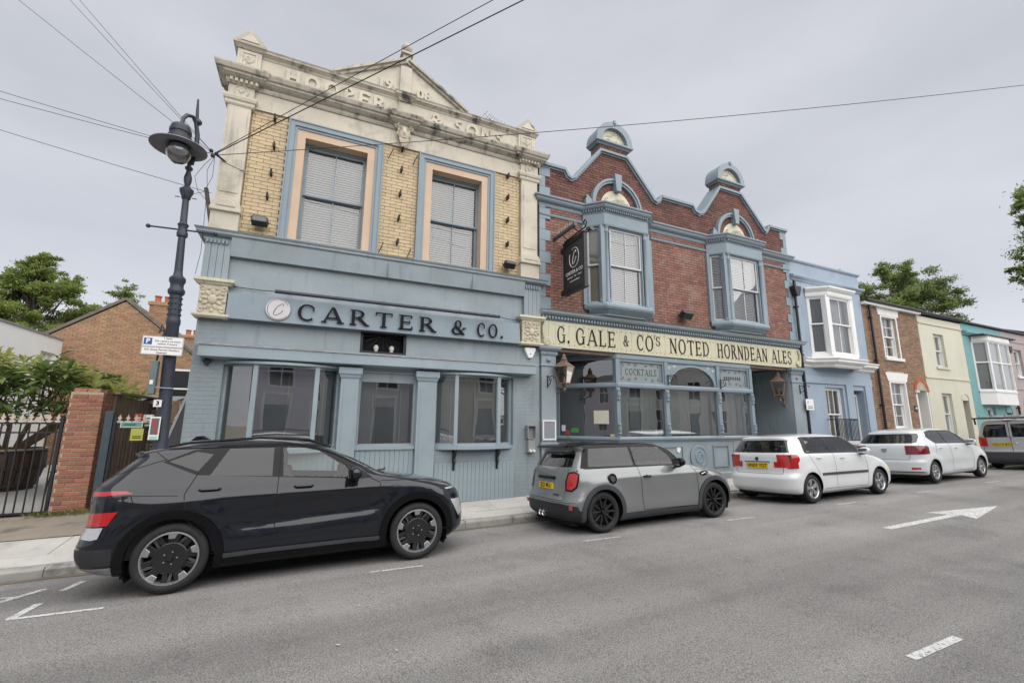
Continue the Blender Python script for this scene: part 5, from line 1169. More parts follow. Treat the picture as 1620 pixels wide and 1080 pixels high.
    tb.add([(xa,-fw(belt)+.07,.35),(xb,-fw(belt)+.09,.35),(xb,fw(belt)-.09,.35),(xa,fw(belt)-.07,.35),(xa,-fw(belt)+.05,belt-.01),(xb,-fw(belt)+.07,belt-.06),(xb,fw(belt)-.07,belt-.06),(xa,fw(belt)-.05,belt-.01)], [(0,1,2,3),(0,4,5,1),(1,5,6,2),(2,6,7,3),(3,7,4,0)]); tb.build('cabin_tub', TRIM_IN, root, fix=False)
    for (sx_, n_) in P['seats']:
        for y in ((-.36, .36) if n_ == 2 else (-.42, 0, .42)):
            sm = MB(); sm.prism([(sx_-.05,.42),(sx_+.45,.48),(sx_+.45,.56),(sx_+.05,.55),(sx_-.10,belt+.10),(sx_-.20,belt+.12),(sx_-.22,belt+.02)], y-.22, y+.22); sm.build('seat', SEATM, root, bev=.03)
            hb = MB(); hb.box(sx_-.23, sx_-.15, y-.12, y+.12, belt+.15, belt+.30); hb.build('headrest', SEATM, root, bev=.025)
    wx = P['wheelx']; dsh = MB(); dsh.prism([(wx+.22,belt-.24),(wx+.60,belt-.24),(wx+.60,belt-.09),(wx+.40,belt-.03),(wx+.22,belt-.06)], -fw(belt)+.1, fw(belt)-.1); dsh.build('dashboard', TRIM_IN, root)
    sw = MB(Matrix.Translation((wx+.10, -.36, belt+.0)) @ Matrix.Rotation(-1.1, 4, 'Y')); sw.tube([(.185*math.cos(t), .185*math.sin(t), 0) for t in [2*PI*k/20 for k in range(21)]], .016, 8); sw.tube([(-.18,0,0),(.18,0,0)], .014, 6); sw.tube([(0,0,0),(0,.18,0)], .014, 6); sw.build('steering_wheel', PLASTIC, root, smooth=True)
    # mirrors, handles, plates, badge items
    for s in (-1, 1):
        mx_, mz, my = P['mirror']; q = MB(); q.ball((mx_, s*my, mz), 1, 14, (.085, .115, .075)); q.box(mx_-.085, mx_-.06, s*my-.1, s*my+.1, mz-.055, mz+.05); mo = q.build('door_mirror', P.get('mirrorm', P['paint']), root, smooth=True)
        MB().tube([(mx_+.03, s*(my-.22), mz-.07), (mx_+.02, s*(my-.1), mz-.075), (mx_+.01, s*my, mz-.06)], .025, 8).build('mirror_stalk', PLASTIC, mo)
        MB().box(mx_-.092, mx_-.086, s*my-.085, s*my+.085, mz-.045, mz+.04).build('mirror_glass', CHROME, mo)
        for hx, hz, hl, hm in P['handles']:
            c, n = hit(hx, hz, 'S', s)
            if c is None: continue
            cu_ = MB(); cu_.ball(c-Vector((0, s*.012, .004)), 1, 12, (hl*.36, .016, .03)); cu_.build('handle_recess', SEAM if hm is not P['paint'] else P['paint'], root, smooth=True)
            MB().tube([c+Vector((-hl/2, -s*.005, 0)), c+Vector((-hl/2+.02, s*.028, .004)), c+Vector((hl/2-.02, s*.030, .004)), c+Vector((hl/2, -s*.005, 0))], .013, 8).build('door_handle', hm, root, smooth=True)
    if P.get('plate'):
        txt, y, z, wd = P['plate']; c, n = hit(y, z, 'R'); ang = math.atan2(n.z, -n.x)*.7
        T = Matrix.Translation((c.x-.012, y, z)) @ Matrix.Rotation(-PI/2, 4, 'Z') @ Matrix.Rotation(-ang, 4, 'X'); h_ = wd*.213
        pl = MB(T).box(-wd/2, wd/2, -.006, .012, -h_/2, h_/2).build('number_plate', PLATE_Y, root)
        text_mesh('registration', txt, h_*1.02, LETTER_K, pl, T @ Matrix.Translation((0, -.0075, 0)) @ Matrix.Rotation(PI/2, 4, 'X') @ Matrix.Diagonal((.93, 1, 1, 1)), .0008, bold=.0022)
    return root, hit
def place(root, xc, ynear, hw, roll=.058):
    root.rotation_euler = (-roll, -math.atan(GR), 0); root.location = (xc, ynear+hw, GR*xc-hw*roll+.004)
# ---------------------------------------------------------------- black SUV
PK = car_paint('black_pearl_paint', (.007, .0085, .013), 0., .3, spec=.1)
BUMPS = mat('satin_silver_trim', (.26, .265, .275), .35, .05, 5, 0, metal=.5)
def kona_bump(x, z):
    b = 0.
    for cx in (-1.31, 1.31):       # squared-off haunches over the wheels
        d = math.hypot((x-cx)*.85, z-.36); b += .030*math.exp(-((d-.47)/.11)**2)*(1 if z > .3 else .4)
    b -= .046*math.exp(-((z-.67-.05*x)/.12)**2)*math.exp(-((x+.05)/.92)**4)     # scooped door skin
    b += .016*math.exp(-((z-.92)/.05)**2)*math.exp(-(x/1.7)**6)
    return b
suv = dict(name='parked_suv', label='black SUV with turbine alloys parked in front of the CARTER & CO. shopfront', cat='car', group='cars parked along the kerb', wb=2.62, R=.345, rim=.258, arch=.40, clad=.085, cladm=GLOSSK, wheel='turbine', tyre_y=.855, tw=.215, paint=PK,
  front=[(.19,1.80),(.24,1.98),(.32,2.07),(.46,2.085),(.62,2.07),(.76,2.03),(.86,1.93),(.935,1.74),(1.0,1.45),(1.05,1.15),(1.09,.93),(1.2,.705),(1.33,.44),(1.45,.17),(1.525,-.08),(1.565,-.35),(1.59,-.66)],
  rear=[(.19,-1.74),(.25,-2.06),(.33,-2.19),(.47,-2.225),(.58,-2.20),(.70,-2.16),(.85,-2.15),(1.0,-2.165),(1.09,-2.15),(1.16,-2.07),(1.30,-1.93),(1.40,-1.84),(1.425,-1.87),(1.45,-1.80),(1.50,-1.52),(1.56,-1.15),(1.59,-.68)],
  W=[(.19,.76),(.25,.82),(.40,.855),(.62,.872),(.82,.872),(.98,.858),(1.05,.842),(1.10,.815),(1.20,.758),(1.35,.68),(1.46,.612),(1.515,.545),(1.56,.40),(1.583,.22),(1.59,.01)],
  LF=[(.2,.50),(.8,.55),(1.0,.50),(1.1,.30),(1.3,.22),(1.5,.35),(1.59,.5)], LR=[(.2,.34),(.8,.36),(1.05,.40),(1.2,.34),(1.45,.30),(1.59,.5)], bump=kona_bump,
  taper=lambda x: 1-.030*max(0, (abs(x)-.9))**2,
  belt=1.10, cabin=(-1.85, .95), seats=((-.15, 2), (-.95, 3)), wheelx=.25, mirror=(.50, 1.115, 1.0), mirrorm=PK, handles=((-1.02, 1.015, .20, PK), (-.07, .99, .20, PK)), plate=None,
  carve=[('side_cladding', GLOSSK, 'S', [(-.96,.18),(.96,.18),(.96,.30),(-.96,.30)]), ('silver_sill', PLAST_G, 'S', [(-.95,.30),(.90,.30),(.90,.345),(-.95,.345)]),
    ('rear_bumper_trim', BUMPS, 'S', [(-2.3,.20),(-1.76,.20),(-1.78,.315),(-2.3,.325)]), ('corner_flash', BUMPS, 'S', [(-2.3,.49),(-2.19,.47),(-2.06,.33),(-2.12,.325),(-2.3,.42)]), ('lower_bumper', PLASTIC, 'S', [(-2.3,.34),(-1.80,.34),(-1.80,.50),(-2.3,.50)]), ('lower_bumper', PLASTIC, 'R', [(-.9,.19),(.9,.19),(.9,.50),(-.9,.50)]),
    ('front_lip', PLAST_G, 'S', [(1.62,.18),(2.2,.18),(2.2,.27),(1.66,.27)]), ('front_lip', PLAST_G, 'F', [(-.9,.19),(.9,.19),(.9,.27),(-.9,.27)]),
    ('window_band', GLOSSK, 'S', [(-1.52,1.33),(-1.18,1.175),(.60,1.035),(.72,1.05),(.36,1.335),(.10,1.455),(-.30,1.50),(-.95,1.495),(-1.25,1.45)]),
    ('quarter_light', CARGLASS_T, 'S', [(-1.47,1.335),(-1.17,1.215),(-1.05,1.40),(-1.22,1.435)], ('window_band',)),
    ('rear_side_window', CARGLASS_T, 'S', [(-1.05,1.165),(-.42,1.125),(-.43,1.455),(-.90,1.46)], ('window_band',)),
    ('front_side_window', CARGLASS, 'S', [(-.30,1.118),(.52,1.062),(.40,1.20),(.10,1.395),(-.10,1.44),(-.33,1.45)], ('window_band',)),
    ('windscreen', CARGLASS, 'F', [(-.72,1.11),(.72,1.11),(.58,1.46),(-.58,1.46)]), ('rear_screen', CARGLASS_T, 'R', [(-.66,1.12),(.66,1.12),(.56,1.385),(-.56,1.385)]),
    ('spoiler', PK, 'R', [(-.62,1.395),(.62,1.395),(.55,1.46),(-.55,1.46)]),
    ('light_bar', LAMP_R, 'S', [(-2.3,1.045),(-1.95,1.055),(-1.77,1.05),(-1.70,1.02),(-2.3,1.005)]), ('light_bar', LAMP_R, 'R', [(-.85,1.01),(.85,1.01),(.85,1.045),(-.85,1.045)]),
    ('tail_light', LAMP_R, 'S', [(-2.3,.80),(-2.0,.845),(-1.80,.85),(-1.87,.72),(-2.3,.715)]), ('reversing_light', LAMP_W, 'S', [(-2.3,.70),(-1.90,.705),(-1.93,.60),(-1.99,.59),(-2.3,.62)]), ('tail_light', LAMP_R, 'R2', [(.55,.79),(.95,.79),(.95,.72),(.55,.72)]),
    ('headlight', LAMP_W, 'S', [(1.76,.70),(1.94,.69),(1.98,.52),(1.89,.47)]), ('grille', PLASTIC, 'F', [(-.62,.30),(.62,.30),(.62,.62),(-.62,.62)]), ('light_strip', LAMP_W, 'F', [(-.80,.83),(.80,.83),(.80,.85),(-.80,.85)]),
    ('front_door', PK, 'S', [(-.345,.35),(.80,.35),(.83,.60),(.82,.98),(.70,1.06),(-.345,1.13)]), ('rear_door', PK, 'S', [(-.355,.35),(-.355,1.13),(-1.16,1.19),(-1.25,.98),(-1.20,.70),(-.95,.35)])],
  gaps=[('S', [(-.35,1.49),(-.35,.35)]), ('S', [(-1.16,1.20),(-1.25,.98),(-1.20,.72),(-1.05,.55)]), ('S', [(-.95,.35),(.80,.35),(.83,.60),(.82,.98),(.66,1.06)]), ('S', [(-1.48,1.36),(-2.05,1.17)], .008), ('S', [(-1.60,1.44),(-1.50,1.36)], .008), ('S', [(.83,1.0),(1.35,.985),(1.72,.90)], .008), ('S', [(-1.72,1.0),(-1.60,.72)], .008), ('S', [(-2.12,.98),(-1.75,1.0),(-1.3,.97)], .006),
        ('S', [(-1.75,.54),(-2.2,.52)], .008), ('S', [(1.66,.34),(2.1,.36)], .010)], proud={'tail_light': .006, 'headlight': .005, 'reversing_light': .006, 'spoiler': .012, 'window_band': -.001, 'rear_side_window': -.004, 'front_side_window': -.004, 'quarter_light': -.004, 'arch_trim': .010, 'side_cladding': .006, 'silver_sill': .012})
carK, hitK = make_car(suv); place(carK, .125, 5.98, .855)
for s in (-1, 1):
    MB().tube([(-1.50, s*.60, 1.50), (-1.30, s*.605, 1.535), (-.6, s*.60, 1.575), (-.05, s*.60, 1.54), (.22, s*.62, 1.44)], .014, 8).build('roof_rail', GLOSSK, carK, smooth=True)
MB().prism([(-1.42,1.565),(-1.20,1.575),(-1.28,1.63),(-1.36,1.625)], -.03, .03).build('roof_fin', PK, carK, bev=.008)
c, n = hitK(1.02, .925, 'S', -1); text_mesh('trim_badge', 'N line', .05, CHROME, carK, face_m(c.x, c.y-.004, c.z), .001)
MB().tube([(.62,-.55,1.10),(.95,-.35,1.115),(1.0,0,1.12)], .012, 6).build('wiper', PLASTIC, carK)
# ---------------------------------------------------------------- grey three-door hatchback
PM = car_paint('moonwalk_grey_paint', (.195, .206, .202), .3, .30)
def mini_bump(x, z):
    b = 0.
    for cx in (-1.2225, 1.2225): b += .034*math.exp(-((math.hypot(x-cx, z-.31)-.385)/.11)**2)
    return b-.02*math.exp(-((z-.50)/.12)**2)*math.exp(-(x/.9)**4)+.012*math.exp(-((z-.80)/.06)**2)*math.exp(-(x/1.5)**6)
mini = dict(name='parked_hatchback', label='grey three-door hatchback with black roof parked outside the pub', cat='car', group='cars parked along the kerb', wb=2.445, R=.305, rim=.222, arch=.352, clad=.072, cladm=PLAST_G, wheel='twin', tyre_y=.815, tw=.2, paint=PM,
  front=[(.14,1.62),(.19,1.88),(.26,2.0),(.38,2.03),(.50,2.015),(.62,1.97),(.72,1.88),(.80,1.73),(.87,1.45),(.92,1.12),(.955,.86),(1.08,.72),(1.20,.57),(1.30,.36),(1.355,.10),(1.385,-.35),(1.39,-.7)],
  rear=[(.14,-1.52),(.20,-1.78),(.30,-1.875),(.45,-1.88),(.56,-1.83),(.70,-1.79),(.85,-1.765),(.98,-1.72),(1.10,-1.64),(1.24,-1.56),(1.28,-1.60),(1.32,-1.66),(1.345,-1.60),(1.37,-1.30),(1.385,-1.05),(1.39,-.72)],
  W=[(.14,.68),(.20,.765),(.34,.805),(.52,.825),(.72,.828),(.88,.80),(.955,.765),(1.0,.735),(1.12,.695),(1.26,.65),(1.325,.62),(1.36,.55),(1.38,.40),(1.387,.20),(1.39,.01)],
  LF=[(.14,.60),(.6,.66),(.85,.70),(.95,.35),(1.2,.30),(1.39,.5)], LR=[(.14,.34),(.6,.34),(.95,.32),(1.05,.26),(1.3,.24),(1.39,.4)], pf=2.3, pr=2.9, bump=mini_bump,
  belt=.965, cabin=(-1.62, .85), seats=((-.25, 2), (-.95, 2)), wheelx=.10, mirror=(.36, 1.0, .92), mirrorm=GLOSSK, handles=((-.31, .80, .16, GLOSSK),), plate=('EJ22 MLU', 0., .70, .46),
  carve=[('roof', GLOSSK, 'T', [(-1.75,-.75),(.30,-.75),(.40,-.4),(.40,.4),(.30,.75),(-1.75,.75)]), ('sill', PLAST_G, 'S', [(-.9,.12),(.9,.12),(.9,.25),(-.9,.25)]),
    ('window_band', GLOSSK, 'S', [(-1.56,.985),(-1.48,.965),(.50,.945),(.66,.955),(.42,1.19),(.18,1.31),(-1.40,1.335)], ('roof',)),
    ('rear_side_window', CARGLASS_T, 'S', [(-1.42,1.0),(-.50,.985),(-.52,1.29),(-1.34,1.285)], ('window_band', 'roof')), ('front_side_window', CARGLASS, 'S', [(-.46,.985),(.42,.965),(.30,1.14),(.12,1.27),(-.48,1.29)], ('window_band', 'roof')),
    ('windscreen', CARGLASS, 'F', [(-.66,.97),(.66,.97),(.57,1.31),(-.57,1.31)], ('roof', 'window_band')), ('rear_screen', CARGLASS_T, 'R', [(-.60,1.0),(.60,1.0),(.52,1.255),(-.52,1.255)], ('roof', 'window_band')),
    ('tail_light', LAMP_R, 'R2', [(.585,.66),(.68,.655),(.74,.70),(.752,.80),(.74,.885),(.68,.91),(.60,.90),(.57,.78)]),
    ('diffuser', PLASTIC, 'R', [(-.85,.12),(.85,.12),(.80,.42),(.50,.455),(-.50,.455),(-.80,.42)]), ('diffuser', PLASTIC, 'S', [(-2,.12),(-1.58,.12),(-1.58,.34),(-2,.42)]), ('front_lip', PLASTIC, 'S', [(1.55,.12),(2.2,.12),(2.2,.30),(1.58,.26)]), ('front_lip', PLASTIC, 'F', [(-.7,.13),(.7,.13),(.7,.42),(-.7,.42)]),
    ('headlight', LAMP_W, 'F2', [(.44,.56),(.60,.53),(.68,.62),(.64,.74),(.52,.77),(.42,.68)]),
    ('tailgate', PM, 'R', [(-.55,.50),(.55,.50),(.56,.98),(-.56,.98)]), ('door', PM, 'S', [(-.47,.955),(-.43,.60),(-.40,.27),(.80,.25),(.83,.60),(.82,.80),(.70,.945)])],
  gaps=[('S', [(-.48,1.30),(-.455,.955),(-.43,.60),(-.40,.27),(.80,.25),(.83,.60),(.82,.80),(.70,.945)]), ('R', [(-.56,.98),(-.55,.50),(.55,.50),(.56,.98)], .008), ('S', [(-1.45,1.335),(-1.0,1.352),(.1,1.325)], .006), ('S', [(.80,.86),(1.25,.80),(1.6,.66)], .007), ('R', [(-.78,.47),(-.5,.475),(.5,.475),(.78,.47)], .007), ('R2', [(.575,.655),(.68,.645),(.745,.70),(.757,.80),(.745,.89),(.68,.92),(.595,.91),(.56,.78)], .026, .013, GLOSSK, 'lamp_bezel', True)],
  proud={'tail_light': .012, 'headlight': .01, 'arch_trim': .012, 'diffuser': .006, 'sill': .008, 'rear_side_window': -.003, 'front_side_window': -.003, 'rear_screen': -.004})
carM, hitM = make_car(mini); place(carM, 5.62, 5.98, .815)
c, n = hitM(0, .825, 'R'); MB(Matrix.Translation((c.x-.006, 0, .83))).prism([(-.02,0)], 0, 0) if False else None
q = MB(); q.prism([(0,0),(1,0),(1,1),(0,1)], 0, 1); q.v = [(c.x-.035+.05*x, -.27+.54*y, .80+.055*z) for x, y, z in q.v]; q.build('tailgate_handle', GLOSSK, carM, bev=.012)
text_mesh('model_badge', 'COOPER S', .04, LETTER_K, carM, Matrix.Translation((hitM(-.36, .575, 'R')[0].x-.014, -.36, .575)) @ Matrix.Rotation(-PI/2, 4, 'Z') @ Matrix.Rotation(PI/2, 4, 'X'), .001, bold=.001)
for y in (-.055, .055): MB().lathe([(.03,-1.80),(.046,-1.80),(.050,-1.905),(.044,-1.91),(.038,-1.90),(.036,-1.80)], (0, y, .27), 16, 'x').build('exhaust_tip', CHROME, carM, smooth=True)
c, n = hitM(-1.04, .80, 'S', -1); c = c-Vector((0,.012,0)); q = MB(Matrix.Translation(c)); q.lathe([(0,-.006),(.055,-.006),(.075,-.012),(.085,-.004),(.086,.01)], (0,0,0), 24, 'y'); q.build('fuel_cap', GLOSSK, carM, smooth=True); MB(Matrix.Translation(c)).lathe([(0,-.018),(.045,-.018),(.05,-.006)], (0,0,0), 20, 'y').build('fuel_cap_centre', CHROME, carM, smooth=True)
c, n = hitM(1.0, .78, 'S', -1); q = MB(Matrix.Translation(c)); q.ball((0,0,0), 1, 12, (.11,.014,.045)); q.build('side_scuttle', GLOSSK, carM, smooth=True); MB(Matrix.Translation(c)).tube([(-.08,-.012,-.01),(0,-.02,.012),(.08,-.012,-.015)], .008, 6).build('scuttle_bar', CHROME, carM)
c, n = hitM(0, 1.30, 'R'); q = MB(); q.prism([(-1.44,1.36),(-1.66,1.355),(-1.69,1.315),(-1.58,1.305),(-1.45,1.33)], -.47, .47); q.build('roof_spoiler', GLOSSK, carM, bev=.012)
MB().tube([(-1.20,0,1.39),(-1.32,0,1.50)], .004, 5).build('aerial', BLACKP, carM)
for s in (-1, 1): c, n = hitM(s*.70, .40, 'R'); MB(Matrix.Translation((c.x-.006, c.y, c.z))).box(-.01,.01,-.06,.06,-.03,.03).build('rear_reflector', LAMP_R, carM)
# ---------------------------------------------------------------- white hatchbacks
PW = car_paint('candy_white_paint', (.66, .67, .675), 0., .3)
PW2 = car_paint('glacier_white_paint', (.62, .64, .655), 0., .3)
def hatch(name, label, paint, Zt, L, wbk, R, plate, hwid, wheel, extra_front, extra_rear, extra_W, side, lights, gaps, handles, mir, belt, rim, platepos, extra=()):
    return dict(name=name, label=label, cat='car', group='cars parked along the kerb', wb=wbk, R=R, rim=rim, arch=R+.05, wheel=wheel, tyre_y=hwid-.02, tw=.18, paint=paint, front=extra_front, rear=extra_rear, W=extra_W,
      LF=[(.15,.50),(.7,.55),(.9,.42),(1.0,.28),(1.3,.25),(Zt,.45)], LR=[(.15,.30),(.7,.32),(.95,.30),(1.2,.24),(Zt,.4)], pf=2.5, pr=3.0, bump=lambda x, z: sum(.018*math.exp(-((math.hypot(x-cx, z-R)-R-.10)/.09)**2) for cx in (-wbk/2, wbk/2))-.014*math.exp(-((z-.48)/.12)**2)*math.exp(-(x/.85)**4),
      belt=belt, cabin=(-1.72, .85), seats=((-.2, 2), (-1.0, 3)), wheelx=.15, mirror=mir, mirrorm=paint, handles=handles, plate=plate, carve=side+lights, gaps=gaps, proud={'tail_light': .008, 'window_glass': -.003, 'front_side_window': -.004, 'rear_side_window': -.004, 'side_strip': .012, 'rear_screen': -.003})
fab = hatch('parked_hatchback', 'white five-door hatchback with dark side strip parked at the right end of the pub', PW, 1.42, 4, 2.50, .288, ('HN59 YGT', 0., .76, .50), .80, 'five',
  [(.16,1.70),(.21,1.98),(.30,2.07),(.45,2.09),(.58,2.05),(.68,1.96),(.76,1.80),(.84,1.52),(.90,1.25),(.955,1.05),(1.08,.87),(1.22,.66),(1.32,.45),(1.38,.20),(1.41,-.25),(1.42,-.55)],
  [(.16,-1.60),(.22,-1.84),(.32,-1.90),(.50,-1.905),(.58,-1.86),(.62,-1.83),(.78,-1.815),(.95,-1.80),(1.04,-1.76),(1.20,-1.66),(1.30,-1.60),(1.335,-1.62),(1.36,-1.56),(1.395,-1.25),(1.415,-.85),(1.42,-.58)],
  [(.16,.68),(.22,.75),(.38,.785),(.55,.80),(.75,.80),(.92,.785),(.985,.765),(1.03,.735),(1.15,.69),(1.28,.63),(1.345,.575),(1.385,.46),(1.41,.24),(1.42,.01)],
  [('side_strip', PLAST_G, 'S', [(-.90,.535),(.80,.515),(.80,.565),(-.90,.585)]),
   ('window_band', PLASTIC, 'S', [(-1.30,1.005),(-1.22,.995),(.70,.955),(.82,.965),(.48,1.24),(.32,1.325),(-1.08,1.345),(-1.22,1.33)]), ('rear_side_window', CARGLASS, 'S', [(-1.20,1.02),(-.40,1.005),(-.42,1.315),(-1.05,1.325)], ('window_band',)), ('front_side_window', CARGLASS, 'S', [(-.34,1.005),(.62,.98),(.40,1.20),(.28,1.295),(-.36,1.315)], ('window_band',)),
   ('windscreen', CARGLASS, 'F', [(-.66,.98),(.66,.98),(.55,1.33),(-.55,1.33)]), ('rear_screen', CARGLASS_T if False else CARGLASS, 'R', [(-.66,1.03),(.66,1.03),(.56,1.29),(-.56,1.29)])],
  [('tail_light', LAMP_R, 'R2', [(.63,.70),(.82,.715),(.82,.985),(.69,.985)]), ('tail_light', LAMP_R, 'S', [(-2,.715),(-1.70,.73),(-1.55,.88),(-1.55,.97),(-1.60,.985),(-2,.985)]), ('headlight', LAMP_W, 'F2', [(.42,.60),(.75,.58),(.75,.74),(.50,.74)]), ('headlight', LAMP_W, 'S', [(1.75,.60),(2.1,.55),(2.1,.72),(1.62,.72)]), ('grille', PLASTIC, 'F', [(-.36,.62),(.36,.62),(.40,.72),(-.40,.72)]),
   ('tailgate', PW, 'R', [(-.55,.60),(.55,.60),(.585,1.0),(-.585,1.0)]), ('front_door', PW, 'S', [(-.37,.26),(.76,.24),(.82,.60),(.78,.955),(-.37,1.0)]), ('rear_door', PW, 'S', [(-.38,.26),(-.38,1.0),(-1.22,1.0),(-1.15,.85),(-1.0,.50),(-.86,.26)])],
  [('S', [(-.375,1.32),(-.375,.26),(.76,.24),(.82,.60),(.78,.955)], .008), ('S', [(-1.22,1.0),(-1.10,.78),(-.98,.55)], .008), ('S', [(-.86,.26),(-.375,.26)], .008), ('R', [(-.585,1.0),(-.55,.60),(.55,.60),(.585,1.0)], .009), ('S', [(.80,.92),(1.4,.82),(1.65,.74)], .008)],
  ((-.92, .90, .16, PW), (-.08, .875, .16, PW)), (.62, 1.0, .90), .99, .19, None)
carF, hitF = make_car(fab); place(carF, 10.976, 6.0, .78)
for y, z, r_, m_, nm in ((0., .90, .042, PLASTIC, 'badge'),): c, n = hitF(y, z, 'R'); MB(Matrix.Translation((c.x-.004, y, z))).lathe([(0,-.006),(r_*.8,-.006),(r_,0)], (0,0,0), 20, 'x').build(nm, m_, carF, smooth=True)
c, n = hitF(0, .845, 'R'); q = MB(); q.box(c.x-.012, c.x+.01, -.30, .30, .835, .855); q.build('tailgate_strip', CHROME, carF)
MB().tube([(-1.76,.02,1.05),(-1.72,-.2,1.075),(-1.70,-.38,1.09)], .008, 6).build('rear_wiper', BLACKP, carF); MB().tube([(-1.0,0,1.415),(-1.14,0,1.55)], .004, 5).build('aerial', BLACKP, carF)
san = hatch('parked_hatchback', 'white five-door hatchback with dark red tail lights parked by the brown brick house', PW2, 1.46, 4, 2.64, .29, ('BF19 KGN', .18, .43, .50), .84, 'multi',
  [(.18,1.78),(.23,2.04),(.32,2.14),(.48,2.155),(.62,2.12),(.72,2.04),(.82,1.85),(.90,1.58),(.97,1.30),(1.02,1.12),(1.14,.93),(1.27,.72),(1.37,.48),(1.43,.22),(1.455,-.15),(1.46,-.45)],
  [(.18,-1.62),(.24,-1.88),(.34,-1.96),(.55,-1.955),(.62,-1.92),(.80,-1.90),(.98,-1.85),(1.06,-1.76),(1.20,-1.58),(1.31,-1.46),(1.345,-1.45),(1.38,-1.36),(1.43,-1.05),(1.455,-.70),(1.46,-.48)],
  [(.18,.72),(.24,.79),(.42,.825),(.60,.845),(.82,.84),(.95,.825),(1.02,.80),(1.07,.765),(1.18,.715),(1.30,.655),(1.38,.59),(1.425,.46),(1.45,.24),(1.46,.01)],
  [('window_band', PLASTIC, 'S', [(-1.20,1.20),(-.98,1.02),(.80,.985),(.92,1.0),(.60,1.25),(.36,1.365),(-.70,1.38),(-1.05,1.34)]), ('rear_side_window', CARGLASS, 'S', [(-.88,1.045),(-.34,1.035),(-.36,1.35),(-.74,1.35)], ('window_band',)), ('quarter_light', CARGLASS, 'S', [(-1.12,1.19),(-.94,1.06),(-.80,1.34),(-1.0,1.315)], ('window_band',)), ('front_side_window', CARGLASS, 'S', [(-.28,1.03),(.72,1.005),(.52,1.22),(.33,1.33),(-.30,1.35)], ('window_band',)),
   ('windscreen', CARGLASS, 'F', [(-.70,1.05),(.70,1.05),(.58,1.38),(-.58,1.38)]), ('rear_screen', CARGLASS_T, 'R', [(-.68,1.07),(-.60,1.045),(.60,1.045),(.68,1.07),(.66,1.22),(.60,1.30),(-.60,1.30),(-.66,1.22)])],
  [('tail_light', LAMP_RD, 'R2', [(.67,.77),(.86,.76),(.86,.97),(.68,.97)]), ('tail_light', LAMP_RD, 'S', [(-2,.75),(-1.50,.77),(-1.46,.95),(-1.55,.98),(-2,.985)]), ('fog_reflector', LAMP_R, 'R2', [(.56,.36),(.74,.37),(.74,.42),(.56,.42)]), ('headlight', LAMP_W, 'S', [(1.80,.62),(2.15,.60),(2.15,.78),(1.70,.78)]),
   ('tailgate', PW2, 'R', [(-.56,.62),(.56,.62),(.62,1.0),(-.62,1.0)]), ('front_door', PW2, 'S', [(-.31,.28),(.84,.27),(.90,.60),(.88,.98),(-.31,1.03)]), ('rear_door', PW2, 'S', [(-.32,.28),(-.32,1.03),(-1.0,1.04),(-1.14,.80),(-1.02,.55),(-.90,.28)])],
  [('S', [(-.315,1.35),(-.315,.28),(.84,.27),(.90,.60),(.88,.98)], .009), ('S', [(-.98,1.04),(-1.14,.80),(-1.04,.58)], .009), ('R', [(-.62,1.0),(-.54,.62),(.54,.62),(.62,1.0)], .010), ('R', [(-.8,.30),(.8,.30)], .03), ('S', [(.90,.95),(1.5,.85),(1.72,.78)], .009)],
  ((-.86, .90, .16, PW2), (.0, .885, .16, PW2)), (.72, 1.03, .93), 1.03, .19, None)
carS, hitS = make_car(san); place(carS, 16.744, 6.25, .82)
c, n = hitS(0, .86, 'R'); q = MB(Matrix.Translation((c.x-.006, 0, .86)) @ Matrix.Rotation(PI/2, 4, 'Z')); q.prism([(-.07,.05),(.07,.05),(.05,-.03),(.0,-.06),(-.05,-.03)], -.005, .01); q.build('badge', CHROME, carS)
text_mesh('model_badge', 'SANDERO', .055, PLASTIC, carS, Matrix.Translation((hitS(.42, .88, 'R')[0].x-.004, .42, .88)) @ Matrix.Rotation(-PI/2, 4, 'Z') @ Matrix.Rotation(PI/2, 4, 'X'), .001)

